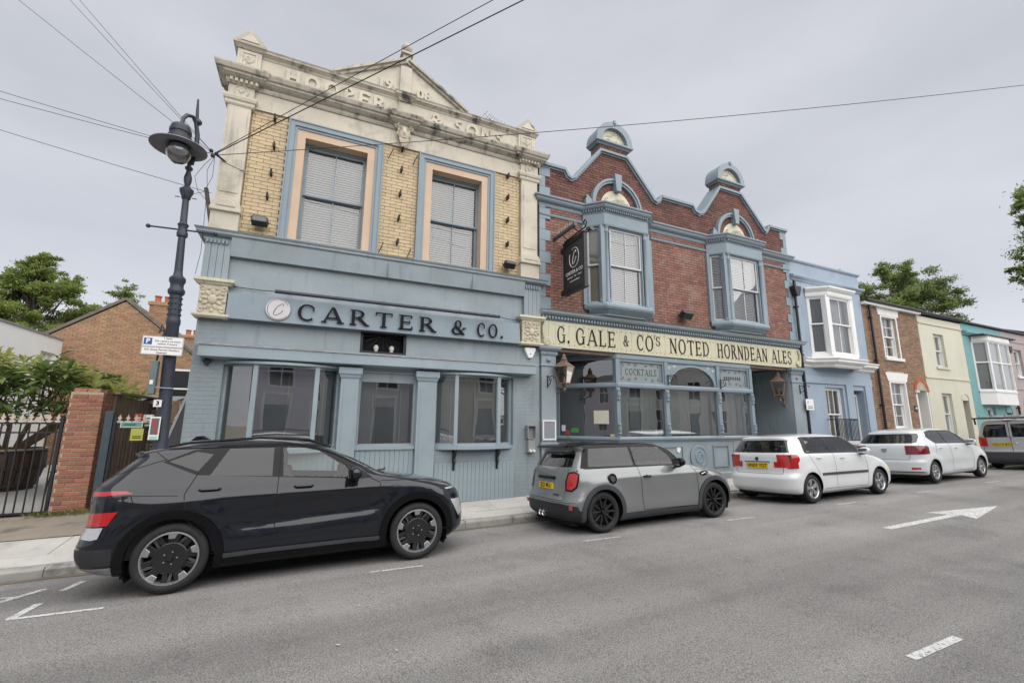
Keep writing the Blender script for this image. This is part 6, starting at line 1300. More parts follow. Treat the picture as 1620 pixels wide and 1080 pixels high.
# ---------------------------------------------------------------- silver van with a ladder on its roof
PV = car_paint('silver_van_paint', (.47, .475, .48), .35, .35)
ZTOP[0] = 1.6
van = dict(name='parked_van', label='silver panel van carrying a ladder, parked beyond the white hatchbacks', cat='van', group='cars parked along the kerb', wb=2.68, R=.31, rim=.2, arch=.36, wheel='steel', tyre_y=.82, tw=.2, paint=PV,
  front=[(.20,1.90),(.28,2.12),(.45,2.18),(.65,2.15),(.80,2.05),(.92,1.80),(1.02,1.45),(1.08,1.22),(1.25,1.02),(1.45,.78),(1.60,.55),(1.70,.25),(1.75,-.3),(1.76,-.7)],
  rear=[(.20,-1.95),(.28,-2.14),(.42,-2.18),(.60,-2.17),(.66,-2.13),(1.0,-2.12),(1.3,-2.08),(1.55,-2.03),(1.66,-1.98),(1.71,-1.85),(1.75,-1.3),(1.76,-.75)],
  W=[(.20,.74),(.28,.82),(.5,.845),(.9,.85),(1.1,.835),(1.3,.79),(1.5,.735),(1.62,.685),(1.69,.60),(1.735,.45),(1.755,.22),(1.76,.01)],
  LF=[(.2,.5),(1,.5),(1.2,.3),(1.76,.5)], LR=[(.2,.22),(1.5,.20),(1.76,.3)], pr=3.6, belt=1.12, cabin=(-1.9, 1.1), seats=((.15, 2),), wheelx=.45, mirror=(1.0, 1.2, .95), mirrorm=PLASTIC, handles=((-.6, .95, .18, PLASTIC),), plate=('WD14 BTX', .22, .84, .50),
  carve=[('rear_bumper', PLAST_G, 'R', [(-.9,.2),(.9,.2),(.9,.58),(-.9,.58)]), ('rear_bumper', PLAST_G, 'S', [(-2.3,.2),(-1.75,.2),(-1.75,.56),(-2.3,.58)]), ('rear_window', CARGLASS_T, 'R2', [(.06,1.08),(.64,1.08),(.68,1.16),(.62,1.44),(.54,1.52),(.06,1.52)]), ('tail_light', LAMP_R, 'R2', [(.72,.78),(.90,.78),(.90,1.10),(.74,1.10)]), ('tail_light', LAMP_R, 'S', [(-2.3,.78),(-1.98,.78),(-1.98,1.08),(-2.3,1.10)]),
    ('windscreen', CARGLASS, 'F', [(-.72,1.12),(.72,1.12),(.6,1.62),(-.6,1.62)]), ('front_side_window', CARGLASS, 'S', [(.05,1.13),(.95,1.13),(.70,1.42),(.45,1.55),(.05,1.58)]), ('rear_door', PV, 'R2', [(.005,.60),(.70,.60),(.68,1.60),(.005,1.62)])],
  gaps=[('R', [(0,.6),(0,1.62)], .014), ('R', [(-.72,1.1),(-.71,.60),(.71,.60),(.72,1.1)], .01), ('S', [(0,1.6),(0,.3)], .01)], proud={'tail_light': .008, 'rear_bumper': .02, 'rear_window': -.004})
carV, hitV = make_car(van); place(carV, 23.9, 5.85, .82)
for y in (-.3, .3): MB().box(-2.14, -2.10, y-.14, y+.14, 1.18, 1.185) and None
for s in (1,):
    for k in range(7): MB().box(-2.06, -2.05, .12, .60, 1.14+k*.05, 1.146+k*.05).build('window_grille', BLINDM, carV); MB().box(-2.06, -2.05, -.60, -.12, 1.14+k*.05, 1.146+k*.05).build('window_grille', BLINDM, carV)
c, n = hitV(0, 1.62, 'R'); MB(Matrix.Translation((c.x-.01, 0, 1.635))).box(-.02,.02,-.09,.09,-.02,.015).build('brake_light', LAMP_R, carV)
c, n = hitV(-.10, .90, 'R'); q = MB(Matrix.Translation((c.x-.012, -.12, .90))); q.lathe([(0,-.01),(.05,-.008),(.055,.01)], (0,0,0), 16, 'x'); q.build('badge', CHROME, carV, smooth=True)
MB().tube([(-2.13,-.05,1.06),(-2.14,.02,1.10),(-2.10,.2,1.14)], .01, 6).build('rear_wiper', BLACKP, carV)
lad = thing('roof_ladder', 'aluminium ladder tied on the silver van roof', 'ladder', (23.0, 6.9, 2.0), local=True); lad.rotation_euler = (-.03, -math.atan(GR), 0)
LADM = mat('aluminium_ladder', (.42, .43, .44), .4, .1, 9, .05, metal=.6)
for y in (-.62, -.30, .02, .34): MB().box(-1.75, 1.9, y-.03, y+.03, .05, .11).build('stile', LADM, lad)
for k in range(13): MB().tube([(-1.6+k*.27,-.62,.08),(-1.6+k*.27,-.30,.08)], .016, 6).build('rung', LADM, lad); MB().tube([(-1.6+k*.27,.02,.08),(-1.6+k*.27,.34,.08)], .016, 6).build('rung', LADM, lad)
for x in (-1.2, .9): MB().box(x-.025, x+.025, -.72, .72, -.01, .04).build('roof_bar', BLACKP, lad)
for x in (-1.2, .9):
    for y in (-.66, .66): MB().box(x-.02, x+.02, y-.02, y+.02, -.20, 0).build('bar_foot', BLACKP, lad)
# ================================================================== TERRACE TO THE RIGHT
def house_shell(name, label, x0, x1, zt, m, holes, zb=-.4, depth=7., roofm=None, zr=None, ridge=None):
    r = thing(name, label, 'house', ((x0+x1)/2, F, GR*(x0+x1)/2+.1), 'terraced houses along the street')
    wall_holes(MB(), x0, x1, zb, zt, holes, F, F+.3).build('wall', m, r)
    s = MB(); s.box(x0, x0+.2, F+.301, F+depth, zb, zt-.25); s.box(x1-.2, x1, F+.301, F+depth, zb, zt-.25); s.box(x0+.2, x1-.2, F+depth-.2, F+depth, zb, zt-.25); s.build('side_walls', m, r)
    MB().box(x0+.2, x1-.2, F+1.8, F+1.9, zb, zt-.3).build('partition', DARKIN, r); MB().box(x0+.2, x1-.2, F+.31, F+depth-.2, 3.5, 3.6).build('floor', DARKIN, r)
    zz = zr if zr else zt-.25; rr = ridge or zz+1.35; y0 = F-.12 if zr else F+.3
    rf_ = MB(); rf_.add([(x0,y0,zz),(x1,y0,zz),(x1,F+depth/2,rr),(x0,F+depth/2,rr),(x1,F+depth,zz),(x0,F+depth,zz),(x0,y0,zz-.06),(x1,y0,zz-.06),(x1,F+depth,zz-.06),(x0,F+depth,zz-.06)], [(0,1,2,3),(3,2,4,5),(0,6,7,1),(1,7,8,4,2),(0,3,5,9,6),(6,9,8,7)]); rf_.build('roof', roofm or SLATE, r)
    return r
SLATE = mat('dark_slate', (.055, .055, .06), .7, .2, 4, .3, 40)
H_BLUE = mat('pale_blue_render', (.295, .355, .43), .65, .06, 1.2, .2, 50, streak=((.23, .285, .355), .56, .85), stain=((.25, .30, .36), .58, .8, 2.))
BBRICK = mat('brown_brick', (.20, .115, .07), .8, .15, 9, .4, 100, rand=.22)
H_CREAM = mat('pale_yellow_render', (.55, .53, .43), .7, .05, 1, .2, 50, streak=((.42, .39, .29), .58, .85))
H_TEAL = mat('teal_render', (.16, .33, .34), .65, .08, 1, .2, 50, streak=((.12, .24, .25), .58, .85))
H_PINK = mat('dusky_pink_render', (.355, .30, .295), .7, .06, 1, .2, 50, streak=((.27, .21, .215), .58, .85))
WRENDER = mat('white_render_trim', (.70, .69, .67), .7, .05, 2, .15, 50)
def downpipe(label, x, z0, z1, y=F-.08, hopper=True):
    r = thing('downpipe', label, 'downpipe', (x, y, z0)); p = MB(); p.tube([(x,y,z0),(x,y,z1)], .042, 10); p.build('pipe', BLACKP, r, smooth=True)
    if hopper: q = MB(); q.prism([(x-.07,z1-.12),(x+.07,z1-.12),(x+.15,z1+.08),(x+.17,z1+.2),(x-.17,z1+.2),(x-.15,z1+.08)], y-.12, y+.06); q.prism([(x-.06,z1+.2),(x+.06,z1+.2),(x+.03,z1+.42),(x-.03,z1+.42)], y-.04, y+.02); q.build('hopper', BLACKP, r)
    z = z0+.5
    while z < z1-.3: MB().box(x-.06, x+.06, y-.05, y+.08, z, z+.05).build('collar', BLACKP, r); z += 1.6
    return r
def curtain(label, x0, x1, z0, z1, y=F+.32):
    r = thing('curtain', label, 'curtain', ((x0+x1)/2, y, z0), 'net curtains in the terrace windows'); CUR = MATS.get('net_curtain') or mat('net_curtain', (.52, .52, .50), .9, .08, 8, 0)
    n = int((x1-x0)/.05); mb = MB(); vs = [(x0+(x1-x0)*k/n, y+.02*(k % 2), z) for k in range(n+1) for z in (z0, z1)]; mb.add(vs, [(2*k, 2*k+2, 2*k+3, 2*k+1) for k in range(n)]); mb.build('cloth', CUR, r, fix=False); return r
# --- pale blue house
h = house_shell('terraced_house', 'pale blue rendered house with white canted bay beside the pub', 14.26, 18.22, 7.17, H_BLUE, [(15.35, 16.80, 4.0, 6.1), (15.48, 16.45, 1.25, 2.95), (17.05, 17.66, -.3, 2.9)])
MB().sweep([(14.24, F+.2), (14.24, F), (18.24, F), (18.24, F+.3)], [(-.02,7.14),(.03,7.14),(.06,7.18),(.06,7.22),(-.3,7.24),(-.3,7.14)]).build('parapet_coping', H_BLUE, h)
MB().sweep([(14.26, F), (18.24, F), (18.24, F+.3)], [(-.02,6.48),(.03,6.48),(.05,6.53),(.10,6.56),(.13,6.60),(.13,6.64),(-.02,6.69)]).build('cornice', H_BLUE, h)
bp_ = [(14.95, F), (15.38, F-.44), (16.74, F-.44), (17.18, F)]
led = MB(); led.sweep([(14.30, F), (14.95-.1, F), (15.38-.05, F-.44), (16.74+.05, F-.44), (17.28, F), (18.40, F)], [(-.1,3.56),(.02,3.56),(.06,3.60),(.06,3.64),(.14,3.68),(.20,3.72),(.20,3.78),(.24,3.82),(.24,3.85),(-.1,3.90)]); led.slab([(14.85,F+.02),(15.35,F-.44),(16.77,F-.44),(17.28,F+.02)], 3.80, 3.88); led.build('ledge', WRENDER, h)
bay = MB(); bay.sweep(bp_, [(-.1,5.95),(.02,5.95),(.04,6.0),(.04,6.1),(.10,6.14),(.15,6.2),(.15,6.25),(-.1,6.3)]); bay.slab([(14.95,F),(15.38,F-.44),(16.74,F-.44),(17.18,F)], 6.22, 6.29); bay = bay.build('bay', WHITE, h); MB().sweep(bp_, [(-.1,3.88),(.01,3.88),(.01,4.02),(-.1,4.02)]).build('bay_base', WHITE, bay)
for p in bp_[1:3]: MB().slab([(p[0]-.09,p[1]-.0),(p[0]+.09,p[1]-.0),(p[0]+.09,p[1]+.14),(p[0]-.09,p[1]+.14)], 3.98, 5.98).build('corner_post', WHITE, bay)
sash_window(bay, TR(15.47, F-.43, 4.0), 1.18, 1.97, WHITE, GLASS, .52, 1)
for a, b in ((bp_[0], bp_[1]), (bp_[2], bp_[3])):
    a, b = Vector(a), Vector(b); d = b-a; sash_window(bay, TR(a.x, a.y, 4.0, math.atan2(d.y, d.x)) @ Matrix.Translation((.03, .02, 0)), d.length-.11, 1.97, WHITE, GLASS, .52, 0)
a, b = Vector(bp_[0]), Vector(bp_[1]); d = b-a; blind('dark slatted blind in the left cheek of the white bay on the blue house', TR(a.x, a.y, 4.08, math.atan2(d.y, d.x)) @ Matrix.Translation((.06, 0, 0)), d.length-.18, 1.85, BLIND2, .055, y=.16)
curtain('white curtain in the front light of the blue house bay', 15.55, 16.55, 4.08, 5.9, F-.2)
sash_window(h, TR(15.48, F+.1, 1.25), .97, 1.70, WHITE, GLASS, .48, 2); MB().box(15.42, 16.51, F-.06, F+.1, 1.17, 1.252).build('sill', WRENDER, h)
blind('white slatted blind in the ground floor window of the blue house', TR(15.56, F+.12, 1.32), .81, 1.55, BLINDM, .06)
for x0, x1, z0, z1 in ((14.34, 18.16, 3.06, 3.30), (17.70, 18.10, -.3, 3.06), (16.58, 16.98, -.3, 3.06)): MB().box(x0, x1, F-.05, F+.0, z0, z1).build('pilaster_band', H_BLUE, h)
dw = MB(); dw.box(17.16, 17.55, F+.28, F+.33, .2, 2.68); door = dw.build('door', mat('dark_slate_blue_door', (.025,.035,.05), .35, .1, 4, 0), h); MB().ring(17.06, 17.65, .2, 2.78, .08, F+.22, F+.29).build('door_frame', WHITE, h); MB().ball((17.22, F+.26, 1.25), .03, 8).build('door_knob', CHROME, door)
rl = thing('window_railing', 'small black iron railing below the blue house ground floor window', 'railing', (16.0, F-.25, 1.2)); q0, q1 = 15.40, 16.60
for z in (1.22, 1.90): MB().box(q0, q1, F-.25, F-.225, z, z+.025).build('rail', BLACKP, rl)
for k in range(17): x = q0+(q1-q0)*k/16; MB().box(x-.008, x+.008, F-.245, F-.23, 1.24, 1.9).build('bar', BLACKP, rl)
for x in (q0, q1): MB().box(x-.01, x+.01, F-.25, F, 1.88, 1.91).build('end_rail', BLACKP, rl)
MB().box(15.3, 16.7, F-.28, F, 1.10, 1.20).build('balconet_slab', WRENDER, rl)
hr = thing('handrail', 'thin black handrail on the blue house doorstep', 'handrail', (17.5, F-.4, .4)); MB().tube([(17.05,F-.1,1.25),(17.3,F-.4,1.02),(17.42,F-.75,.75),(17.42,F-.75,.35)], .018, 8).build('rail', BLACKP, hr); MB().box(16.9, 17.8, F-.35, F+.3, .1, .42).build('doorstep', WRENDER, h)
downpipe('black downpipe with hopper between the pub and the blue house', 14.30, .2, 6.0)
pl = thing('street_notice', 'small white notice plate on the downpipe beside the pub', 'sign', (14.3, F-.16, 2.3)); MB().box(14.14, 14.52, F-.155, F-.145, 2.18, 2.52).build('plate', WHITE, pl); text_mesh('notice_text', 'P', .12, LETTER_K, pl, face_m(14.24, F-.157, 2.40), .0005); [MB().box(14.20, 14.46, F-.157, F-.155, z, z+.018).build('text_line', LETTER_K, pl) for z in (2.23, 2.28)]
# --- brown brick house
h = house_shell('terraced_house', 'brown brick house with white lintels and arched doorway', 18.26, 22.06, 6.12, MORTAR_L, [(19.42, 20.42, 4.22, 5.95), (19.42, 20.44, 1.60, 3.32), (21.22, 21.98, -.3, 3.05)], zr=6.26)
arch_h = lambda z: (21.12, 22.06) if z < 3.0 else ((21.60-math.sqrt(max(0, .44**2-(z-3.0)**2)), 21.60+math.sqrt(max(0, .44**2-(z-3.0)**2))) if z < 3.43 else None)
lay_bricks(h, BBRICK, [(18.27,.1),(22.05,.1),(22.05,6.1),(18.27,6.1)], [(19.36,20.48,4.12,6.1), (19.36,20.5,1.5,3.66), arch_h], F-.004, .225, .075, .009, .02, 0)
MB().box(18.24, 22.08, F-.16, F+.05, 6.10, 6.20).build('fascia_board', WHITE, h); MB().tube([(18.24,F-.20,6.24),(22.08,F-.20,6.23)], .055, 8).build('gutter', BLACKP, h, smooth=True)
MB().prism([(19.22,5.82),(20.62,5.82),(20.66,6.10),(19.18,6.10)], F-.03, F+.1).build('lintel', WRENDER, h); MB().prism([(19.30,3.32),(20.56,3.32),(20.72,3.64),(19.16,3.64)], F-.03, F+.1).build('lintel', WRENDER, h)
for z0, hh, q_ in ((4.22, 1.62, 4.16), (1.60, 1.74, 1.53)):
    sash_window(h, TR(19.44, F+.08, z0), .98, hh, WHITE, GLASS, .50, 1, (1, 1)); MB().ring(19.36, 20.50, z0-.02, z0+hh+.0, .075, F-.02, F+.08, False).build('surround', WRENDER, h); MB().box(19.30, 20.56, F-.08, F+.1, q_-.06, q_+.045).build('sill', WRENDER, h)
    curtain('white curtain behind the %s window of the brown brick house' % ('upper' if z0 > 3 else 'lower'), 19.54, 20.32, z0+.1, z0+hh-.1)
al_ = MB()
for k in range(13):
    t0, t1 = PI*k/13+.012, PI*(k+1)/13-.012; MB().prism([(21.60+.38*math.cos(t0),3.0+.38*math.sin(t0)),(21.60+.56*math.cos(t0),3.0+.56*math.sin(t0)),(21.60+.56*math.cos(t1),3.0+.56*math.sin(t1)),(21.60+.38*math.cos(t1),3.0+.38*math.sin(t1))], F-.02, F+.05).build('arch_brick', MATS['orange_brick'] if 'orange_brick' in MATS else mat('orange_brick', (.36,.10,.045), .8, .12, 9, .4, 100, rand=.15), h)
rc = MB(); rc.box(21.14, 21.24, F-.01, F+1.0, -.2, 3.0); rc.box(21.96, 22.04, F-.01, F+1.0, -.2, 3.0)
for k in range(10): t0, t1 = PI*k/10, PI*(k+1)/10; rc.prism([(21.60+.36*math.cos(t0),3.0+.36*math.sin(t0)),(21.60+.45*math.cos(t0),3.0+.45*math.sin(t0)),(21.60+.45*math.cos(t1),3.0+.45*math.sin(t1)),(21.60+.36*math.cos(t1),3.0+.36*math.sin(t1))], F-.008, F+1.0)
rc.build('door_recess', WRENDER, h); MB().box(21.24, 21.96, F+.9, F+.95, .2, 3.35).build('door', WHITE, h); MB().sweep([(21.08, F), (21.28, F)], [(0,2.95),(.07,2.95),(.09,3.02),(0,3.05)]).build('impost', WRENDER, h)
np_ = MB().box(20.86, 21.08, F-.03, F-.006, 2.26, 2.46).build('house_plaque', mat('slate_plaque', (.06,.07,.07), .4, .1, 9, 0), h); MB().box(20.92, 21.02, F-.034, F-.03, 2.33, 2.39).build('plaque_panel', WRENDER, h)
downpipe('black downpipe on the brown brick house next to the blue house', 18.60, .3, 6.1, hopper=False)
# --- pale yellow house
h = house_shell('terraced_house', 'pale yellow rendered house with arched doorway', 22.10, 25.74, 6.10, H_CREAM, [(23.2, 24.02, 4.08, 5.45), (23.12, 23.92, 1.35, 3.0), (24.80, 25.34, -.2, 2.75)], zr=6.24)
MB().tube([(22.10,F-.12,6.24),(25.74,F-.12,6.24)], .05, 8).build('gutter', BLACKP, h, smooth=True)
for z in (5.80, 3.58): MB().box(22.11, 25.73, F-.035, F, z, z+.05).build('string_course', H_CREAM, h)
for x0, x1, z0, z1 in ((23.2, 24.02, 4.08, 5.45), (23.12, 23.92, 1.35, 3.0)):
    sash_window(h, TR(x0, F+.10, z0), x1-x0, z1-z0, WHITE, GLASS, .5, 1); MB().box(x0-.12, x1+.12, F-.05, F+.1, z0-.10, z0-.0).build('sill', H_CREAM, h); curtain('grey curtain behind the %s window of the pale yellow house' % ('upper' if z0 > 3 else 'lower'), x0+.1, x1-.1, z0+.08, z1-.08)
ac = MB()
for k in range(10): t0, t1 = PI*k/10, PI*(k+1)/10; ac.prism([(25.07+.27*math.cos(t0),2.75+.27*math.sin(t0)),(25.07+.36*math.cos(t0),2.75+.36*math.sin(t0)),(25.07+.36*math.cos(t1),2.75+.36*math.sin(t1)),(25.07+.27*math.cos(t1),2.75+.27*math.sin(t1))], F-.02, F+.7)
ac.build('arch', H_CREAM, h); MB().box(24.72, 25.42, F+.68, F+.74, .2, 3.1).build('door', H_CREAM, h)
# --- teal house
h = house_shell('terraced_house', 'teal rendered house with white upper bay window', 25.76, 29.54, 6.15, H_TEAL, [(26.7, 29.0, 3.3, 5.4), (26.9, 27.7, 1.0, 2.5), (28.75, 29.35, -.2, 2.3)], zr=6.24)
MB().sweep([(25.76, F), (29.54, F)], [(0,5.62),(.05,5.62),(.12,5.68),(.16,5.74),(.16,5.80),(0,5.85)]).build('cornice', H_TEAL, h); MB().box(26.3, 29.5, F-.5, F, 5.60, 5.66).build('bay_roof', SLATE, h)
bp_ = [(26.45, F), (26.82, F-.40), (28.85, F-.40), (29.25, F)]
by = MB(); by.sweep(bp_, [(-.1,5.35),(.03,5.35),(.06,5.42),(.06,5.60),(-.1,5.60)]); by = by.build('bay', WHITE, h); ap_ = MB().sweep(bp_, [(-.1,2.62),(.01,2.62),(.01,3.12),(.04,3.15),(.04,3.22),(-.1,3.25)]); ap_.slab([(p[0],p[1]) for p in bp_], 2.63, 2.68); ap_.build('bay_apron', WHITE, by); bay_lights(by, bp_, 3.22, 5.37, WHITE, GLASS, .10, .06, mid=4.45); MB().box(27.80, 27.90, F-.41, F-.33, 3.25, 5.35).build('bay_mullion', WHITE, by)
r = thing('roller_blind', 'pale blinds drawn in the teal house bay', 'blind', (27.8, F-.2, 4.4)); MB().box(26.9, 27.78, F-.30, F-.29, 3.5, 5.35).build('cloth', BLINDM, r); MB().box(27.92, 28.8, F-.30, F-.29, 3.3, 5.35).build('cloth', BLINDM, r); MB(TR(26.45, F, 0, math.atan2(-.40, .37))).box(.06, .5, .09, .10, 3.28, 5.35).build('cloth', BLINDM, r)
sash_window(h, TR(26.9, F+.1, 1.0), .8, 1.5, WHITE, GLASS, .5, 1); ac = MB()
for k in range(10): t0, t1 = PI*k/10, PI*(k+1)/10; ac.prism([(29.05+.30*math.cos(t0),2.3+.30*math.sin(t0)),(29.05+.38*math.cos(t0),2.3+.38*math.sin(t0)),(29.05+.38*math.cos(t1),2.3+.38*math.sin(t1)),(29.05+.30*math.cos(t1),2.3+.30*math.sin(t1))], F-.02, F+.6)
ac.build('arch', H_TEAL, h); MB().box(28.7, 29.4, F+.55, F+.6, .2, 2.65).build('door', H_TEAL, h)
# --- pink house
h = house_shell('terraced_house', 'dusky pink rendered house at the far right of the row', 29.56, 33.6, 6.15, H_PINK, [(30.75, 31.6, 4.05, 5.35), (30.75, 31.6, 1.2, 2.9)], zr=6.24)
for z in (5.70, 3.4): MB().box(29.57, 33.6, F-.03, F, z, z+.06).build('string_course', H_PINK, h)
for z0, z1 in ((4.05, 5.35), (1.2, 2.9)): sash_window(h, TR(30.75, F+.1, z0), .85, z1-z0, WHITE, GLASS, .5, 1); MB().box(30.65, 31.7, F-.06, F+.1, z0-.1, z0).build('sill', WHITE, h)
downpipe('black downpipe with hopper on the pink house', 29.85, .4, 5.2)
h = house_shell('terraced_house', 'grey rendered house beyond the pink house', 33.62, 37.8, 6.3, WRENDER, [(34.8, 35.7, 4.05, 5.4), (34.8, 35.7, 1.2, 2.9)], zr=6.4)
for z0, z1 in ((4.05, 5.4), (1.2, 2.9)): sash_window(h, TR(34.8, F+.1, z0), .9, z1-z0, WHITE, GLASS, .5, 1)
# chimney with three pots, brown roof beyond, aerials
ch = thing('chimney_stack', 'brick chimney stack with three red pots behind the teal house', 'chimney', (31.5, 13.2, 6.5)); MB().box(30.8, 32.4, 12.9, 13.5, 6.0, 7.75).build('stack', BBRICK, ch); MB().box(30.72, 32.48, 12.82, 13.58, 7.55, 7.68).build('oversail', BBRICK, ch)
for k in range(3): MB().lathe([(.17,7.75),(.15,7.8),(.14,8.15),(.18,8.18),(.18,8.24),(.12,8.24)], (31.15+k*.45, 13.2, 0), 12).build('chimney_pot', MATS['orange_brick'], ch, smooth=True)
bh = thing('background_house', 'far house with brown tiled roof and grey dormer beyond the terrace', 'house', (52, 20, .5)); MB().box(42, 64, 17, 27, -1, 7.0).build('wall', WRENDER, bh)
rf_ = MB(); rf_.add([(41,16.5,6.9),(65,16.5,6.9),(65,27.5,6.9),(41,27.5,6.9),(47,22,11.0),(62,22,11.0)], [(0,1,5,4),(2,3,4,5),(3,0,4),(1,2,5),(0,3,2,1)]); rf_.build('roof', ROOFT, bh); MB().box(50, 54, 17.6, 21, 7.6, 9.6).build('dormer', LEAD, bh)
def aerial(label, x, y, z, dirx, n=9, L=.9, s=1.):
    r = thing('tv_aerial', label, 'aerial', (x, y, z)); MB().tube([(x,y,z),(x,y,z+.7*s)], .015, 6).build('mast', LADM, r); d = Vector(dirx).normalized(); c = Vector((x,y,z+.66*s)); MB().tube([c-d*L*.5, c+d*L*.5], .011, 5).build('boom', LADM, r); p = Vector((-d.y, d.x, 0))
    for k in range(n): q = c-d*L*.45+d*L*.9*k/(n-1); MB().tube([q-p*.16, q+p*.16], .006, 4).build('element', LADM, r)
    return r
aerial('tv aerial on the red chimney behind the corner building parapet', 4.10, F+1.2, 9.15, (-.9,-.2,.35)); aerial('second tv aerial rising beside the right stone pedestal', 4.35, F+1.3, 9.25, (-.95,.1,.3))
o = thing('small_chimney', 'small red chimney pot just above the corner building coping', 'chimney', (4.15, F+1.2, 8.6)); MB().box(3.95, 4.45, F+1.0, F+1.5, 8.0, 9.12).build('stack', MATS['orange_brick'], o); MB().lathe([(.12,9.12),(.10,9.3),(.12,9.32)], (4.2,F+1.25,0), 10).build('pot', MATS['orange_brick'], o)
aerial('tv aerial on the brown brick house roof', 19.9, F+1.5, 6.7, (-.9,.1,.05), 7, 1.4); aerial('tv aerial at the left end of the brown brick house roof', 20.8, F+1.6, 6.75, (.1,.9,.2), 6, .9)
# ================================================================== HOUSES ACROSS THE STREET (seen mirrored in the glass)
OF = -4.9
OPP = [('white rendered house across the street, mirrored in the shop windows', -13.0, -7.4, 5.2, WRENDER), ('yellow brick house across the street, mirrored in the shop windows', -7.4, -2.4, 5.5, 'y'), ('lilac rendered house across the street, mirrored in the shop windows', -2.4, 2.2, 5.1, 'l'), ('grey rendered house across the street, mirrored in the shop windows', 2.2, 7.4, 5.4, 'g'), ('cream rendered house across the street, mirrored in the pub windows', 7.4, 12.6, 5.2, H_CREAM), ('red brick house across the street, mirrored in the pub windows', 12.6, 18.0, 5.6, RBRICK), ('pale green house across the street, mirrored in the pub windows', 18.0, 23.0, 5.1, 'p'), ('white house across the street, mirrored at the right of the pub windows', 23.0, 28.5, 5.4, WRENDER), ('grey house across the street, mirrored at the right of the pub windows', 28.5, 34.0, 5.2, 'g'), ('buff brick house across the street, mirrored in the far car windows', 34.0, 41.0, 5.6, 'y'), ('cream house across the street, mirrored in the far car windows', 41.0, 50.0, 5.3, H_CREAM), ('lilac house across the street at its far left end', -20.0, -13.0, 5.3, 'l')]
OM = {'y': mat('stock_brick_plain', (.42, .35, .23), .8, .2, 20, .2, 60), 'l': mat('lilac_render', (.58, .55, .63), .7, .05, 1, .1), 'g': mat('grey_render', (.50, .51, .53), .7, .05, 1, .1), 'p': mat('pale_green_render', (.52, .58, .52), .7, .05, 1, .1)}
OGL = mat('dark_far_glass', (.02, .022, .025), .08, 0, 1, 0, spec=.6)
for lb, x0, x1, zt, m in OPP:
    m = OM.get(m, m) if isinstance(m, str) else m; zt += GR*x0*.5; r = thing('opposite_house', lb, 'house', ((x0+x1)/2, OF, GR*x0), 'houses on the other side of the street')
    MB().box(x0+.01, x1-.01, OF-7, OF, -.6, zt).build('wall', m, r); MB().box(x0-.0, x1+.0, OF-.5, OF+.08, zt-.25, zt+.02).build('parapet_band', WRENDER, r)
    rf_ = MB(); rf_.add([(x0,OF-.2,zt),(x1,OF-.2,zt),(x1,OF-3.5,zt+1.1),(x0,OF-3.5,zt+1.1),(x1,OF-7,zt),(x0,OF-7,zt)], [(0,1,2,3),(3,2,4,5),(1,4,2),(0,3,5)]); rf_.build('roof', SLATE, r)
    wd = x1-x0
    for cx, z0, z1, w2 in ((x0+wd*.27, 3.2, 4.6, 1.1), (x0+wd*.72, 3.2, 4.6, 1.1), (x0+wd*.70, 1.0, 2.6, 1.5)):
        wf = MB().ring(cx-w2/2, cx+w2/2, z0, z1, .09, OF-.02, OF+.05).build('window', WHITE, r); MB().box(cx-w2/2+.08, cx+w2/2-.08, OF-.01, OF+.015, z0+.08, z1-.08).build('pane', OGL, wf); b_ = MB(); b_.box(cx-w2/2+.09, cx+w2/2-.09, OF+.014, OF+.045, (z0+z1)/2-.03, (z0+z1)/2+.03); b_.box(cx-.02, cx+.02, OF+.016, OF+.04, z0+.09, z1-.09); b_.build('sash_bars', WHITE, wf)
    cx = x0+wd*.25; d_ = MB().box(cx-.5, cx+.5, OF-.01, OF+.04, .1, 2.4).build('door', DOORM, r); MB().ring(cx-.62, cx+.62, .0, 2.95, .12, OF-.01, OF+.07, False).build('door_frame', WHITE, r)
# ================================================================== STREET LAMP
LX0, LY0 = -1.83, 8.02
lean = -.036          # the old column stands a little out of plumb
lamp = thing('street_lamp', 'old dark blue cast iron lamp post with glass bowl lantern beside the corner building', 'street lamp', (LX0, LY0, .1), local=True); lamp.rotation_euler = (0, lean, 0)
LAMPM = mat('dark_blue_iron_paint', (.028, .033, .048), .45, .15, 6, .25, 50)
MB().lathe([(.0,-.3),(.16,-.3),(.16,.28),(.14,.36),(.14,1.05),(.105,1.15),(.084,1.2),(.080,3.05),(.09,3.08),(.09,3.14),(.080,3.17)], (0,0,0), 20).build('lower_shaft', LAMPM, lamp, smooth=True)
q = MB(); q.lathe([(.080,3.17),(.078,3.52),(.105,3.55),(.110,3.60),(.085,3.64),(.085,3.70),(.105,3.74),(.105,3.79),(.062,3.84),(.055,3.90)], (0,0,0), 20); q.build('collar_casting', LAMPM, lamp, smooth=True)
sd_ = MB()
for k in range(10):
    for j in range(4): a = 2*PI*k/10; sd_.ball((.080*math.cos(a), .080*math.sin(a), 3.22+j*.085), .015, 6)
o = sd_.build('stud_pattern', LAMPM, lamp, fix=False); o['kind'] = 'stuff'
MB().lathe([(.055,3.90),(.048,4.45),(.070,4.47),(.075,4.52),(.06,4.56),(.06,4.62),(.075,4.66),(.048,4.70),(.044,5.05),(.044,5.08)], (0,0,0), 18).build('upper_shaft', LAMPM, lamp, smooth=True)
bar = MB(); bar.tube([(-.42,0,4.58),(.42,0,4.58)], .014, 8); bar.ball((-.43,0,4.58), .033, 10); bar.ball((.43,0,4.58), .033, 10); bar.build('ladder_bar', LAMPM, lamp, smooth=True)
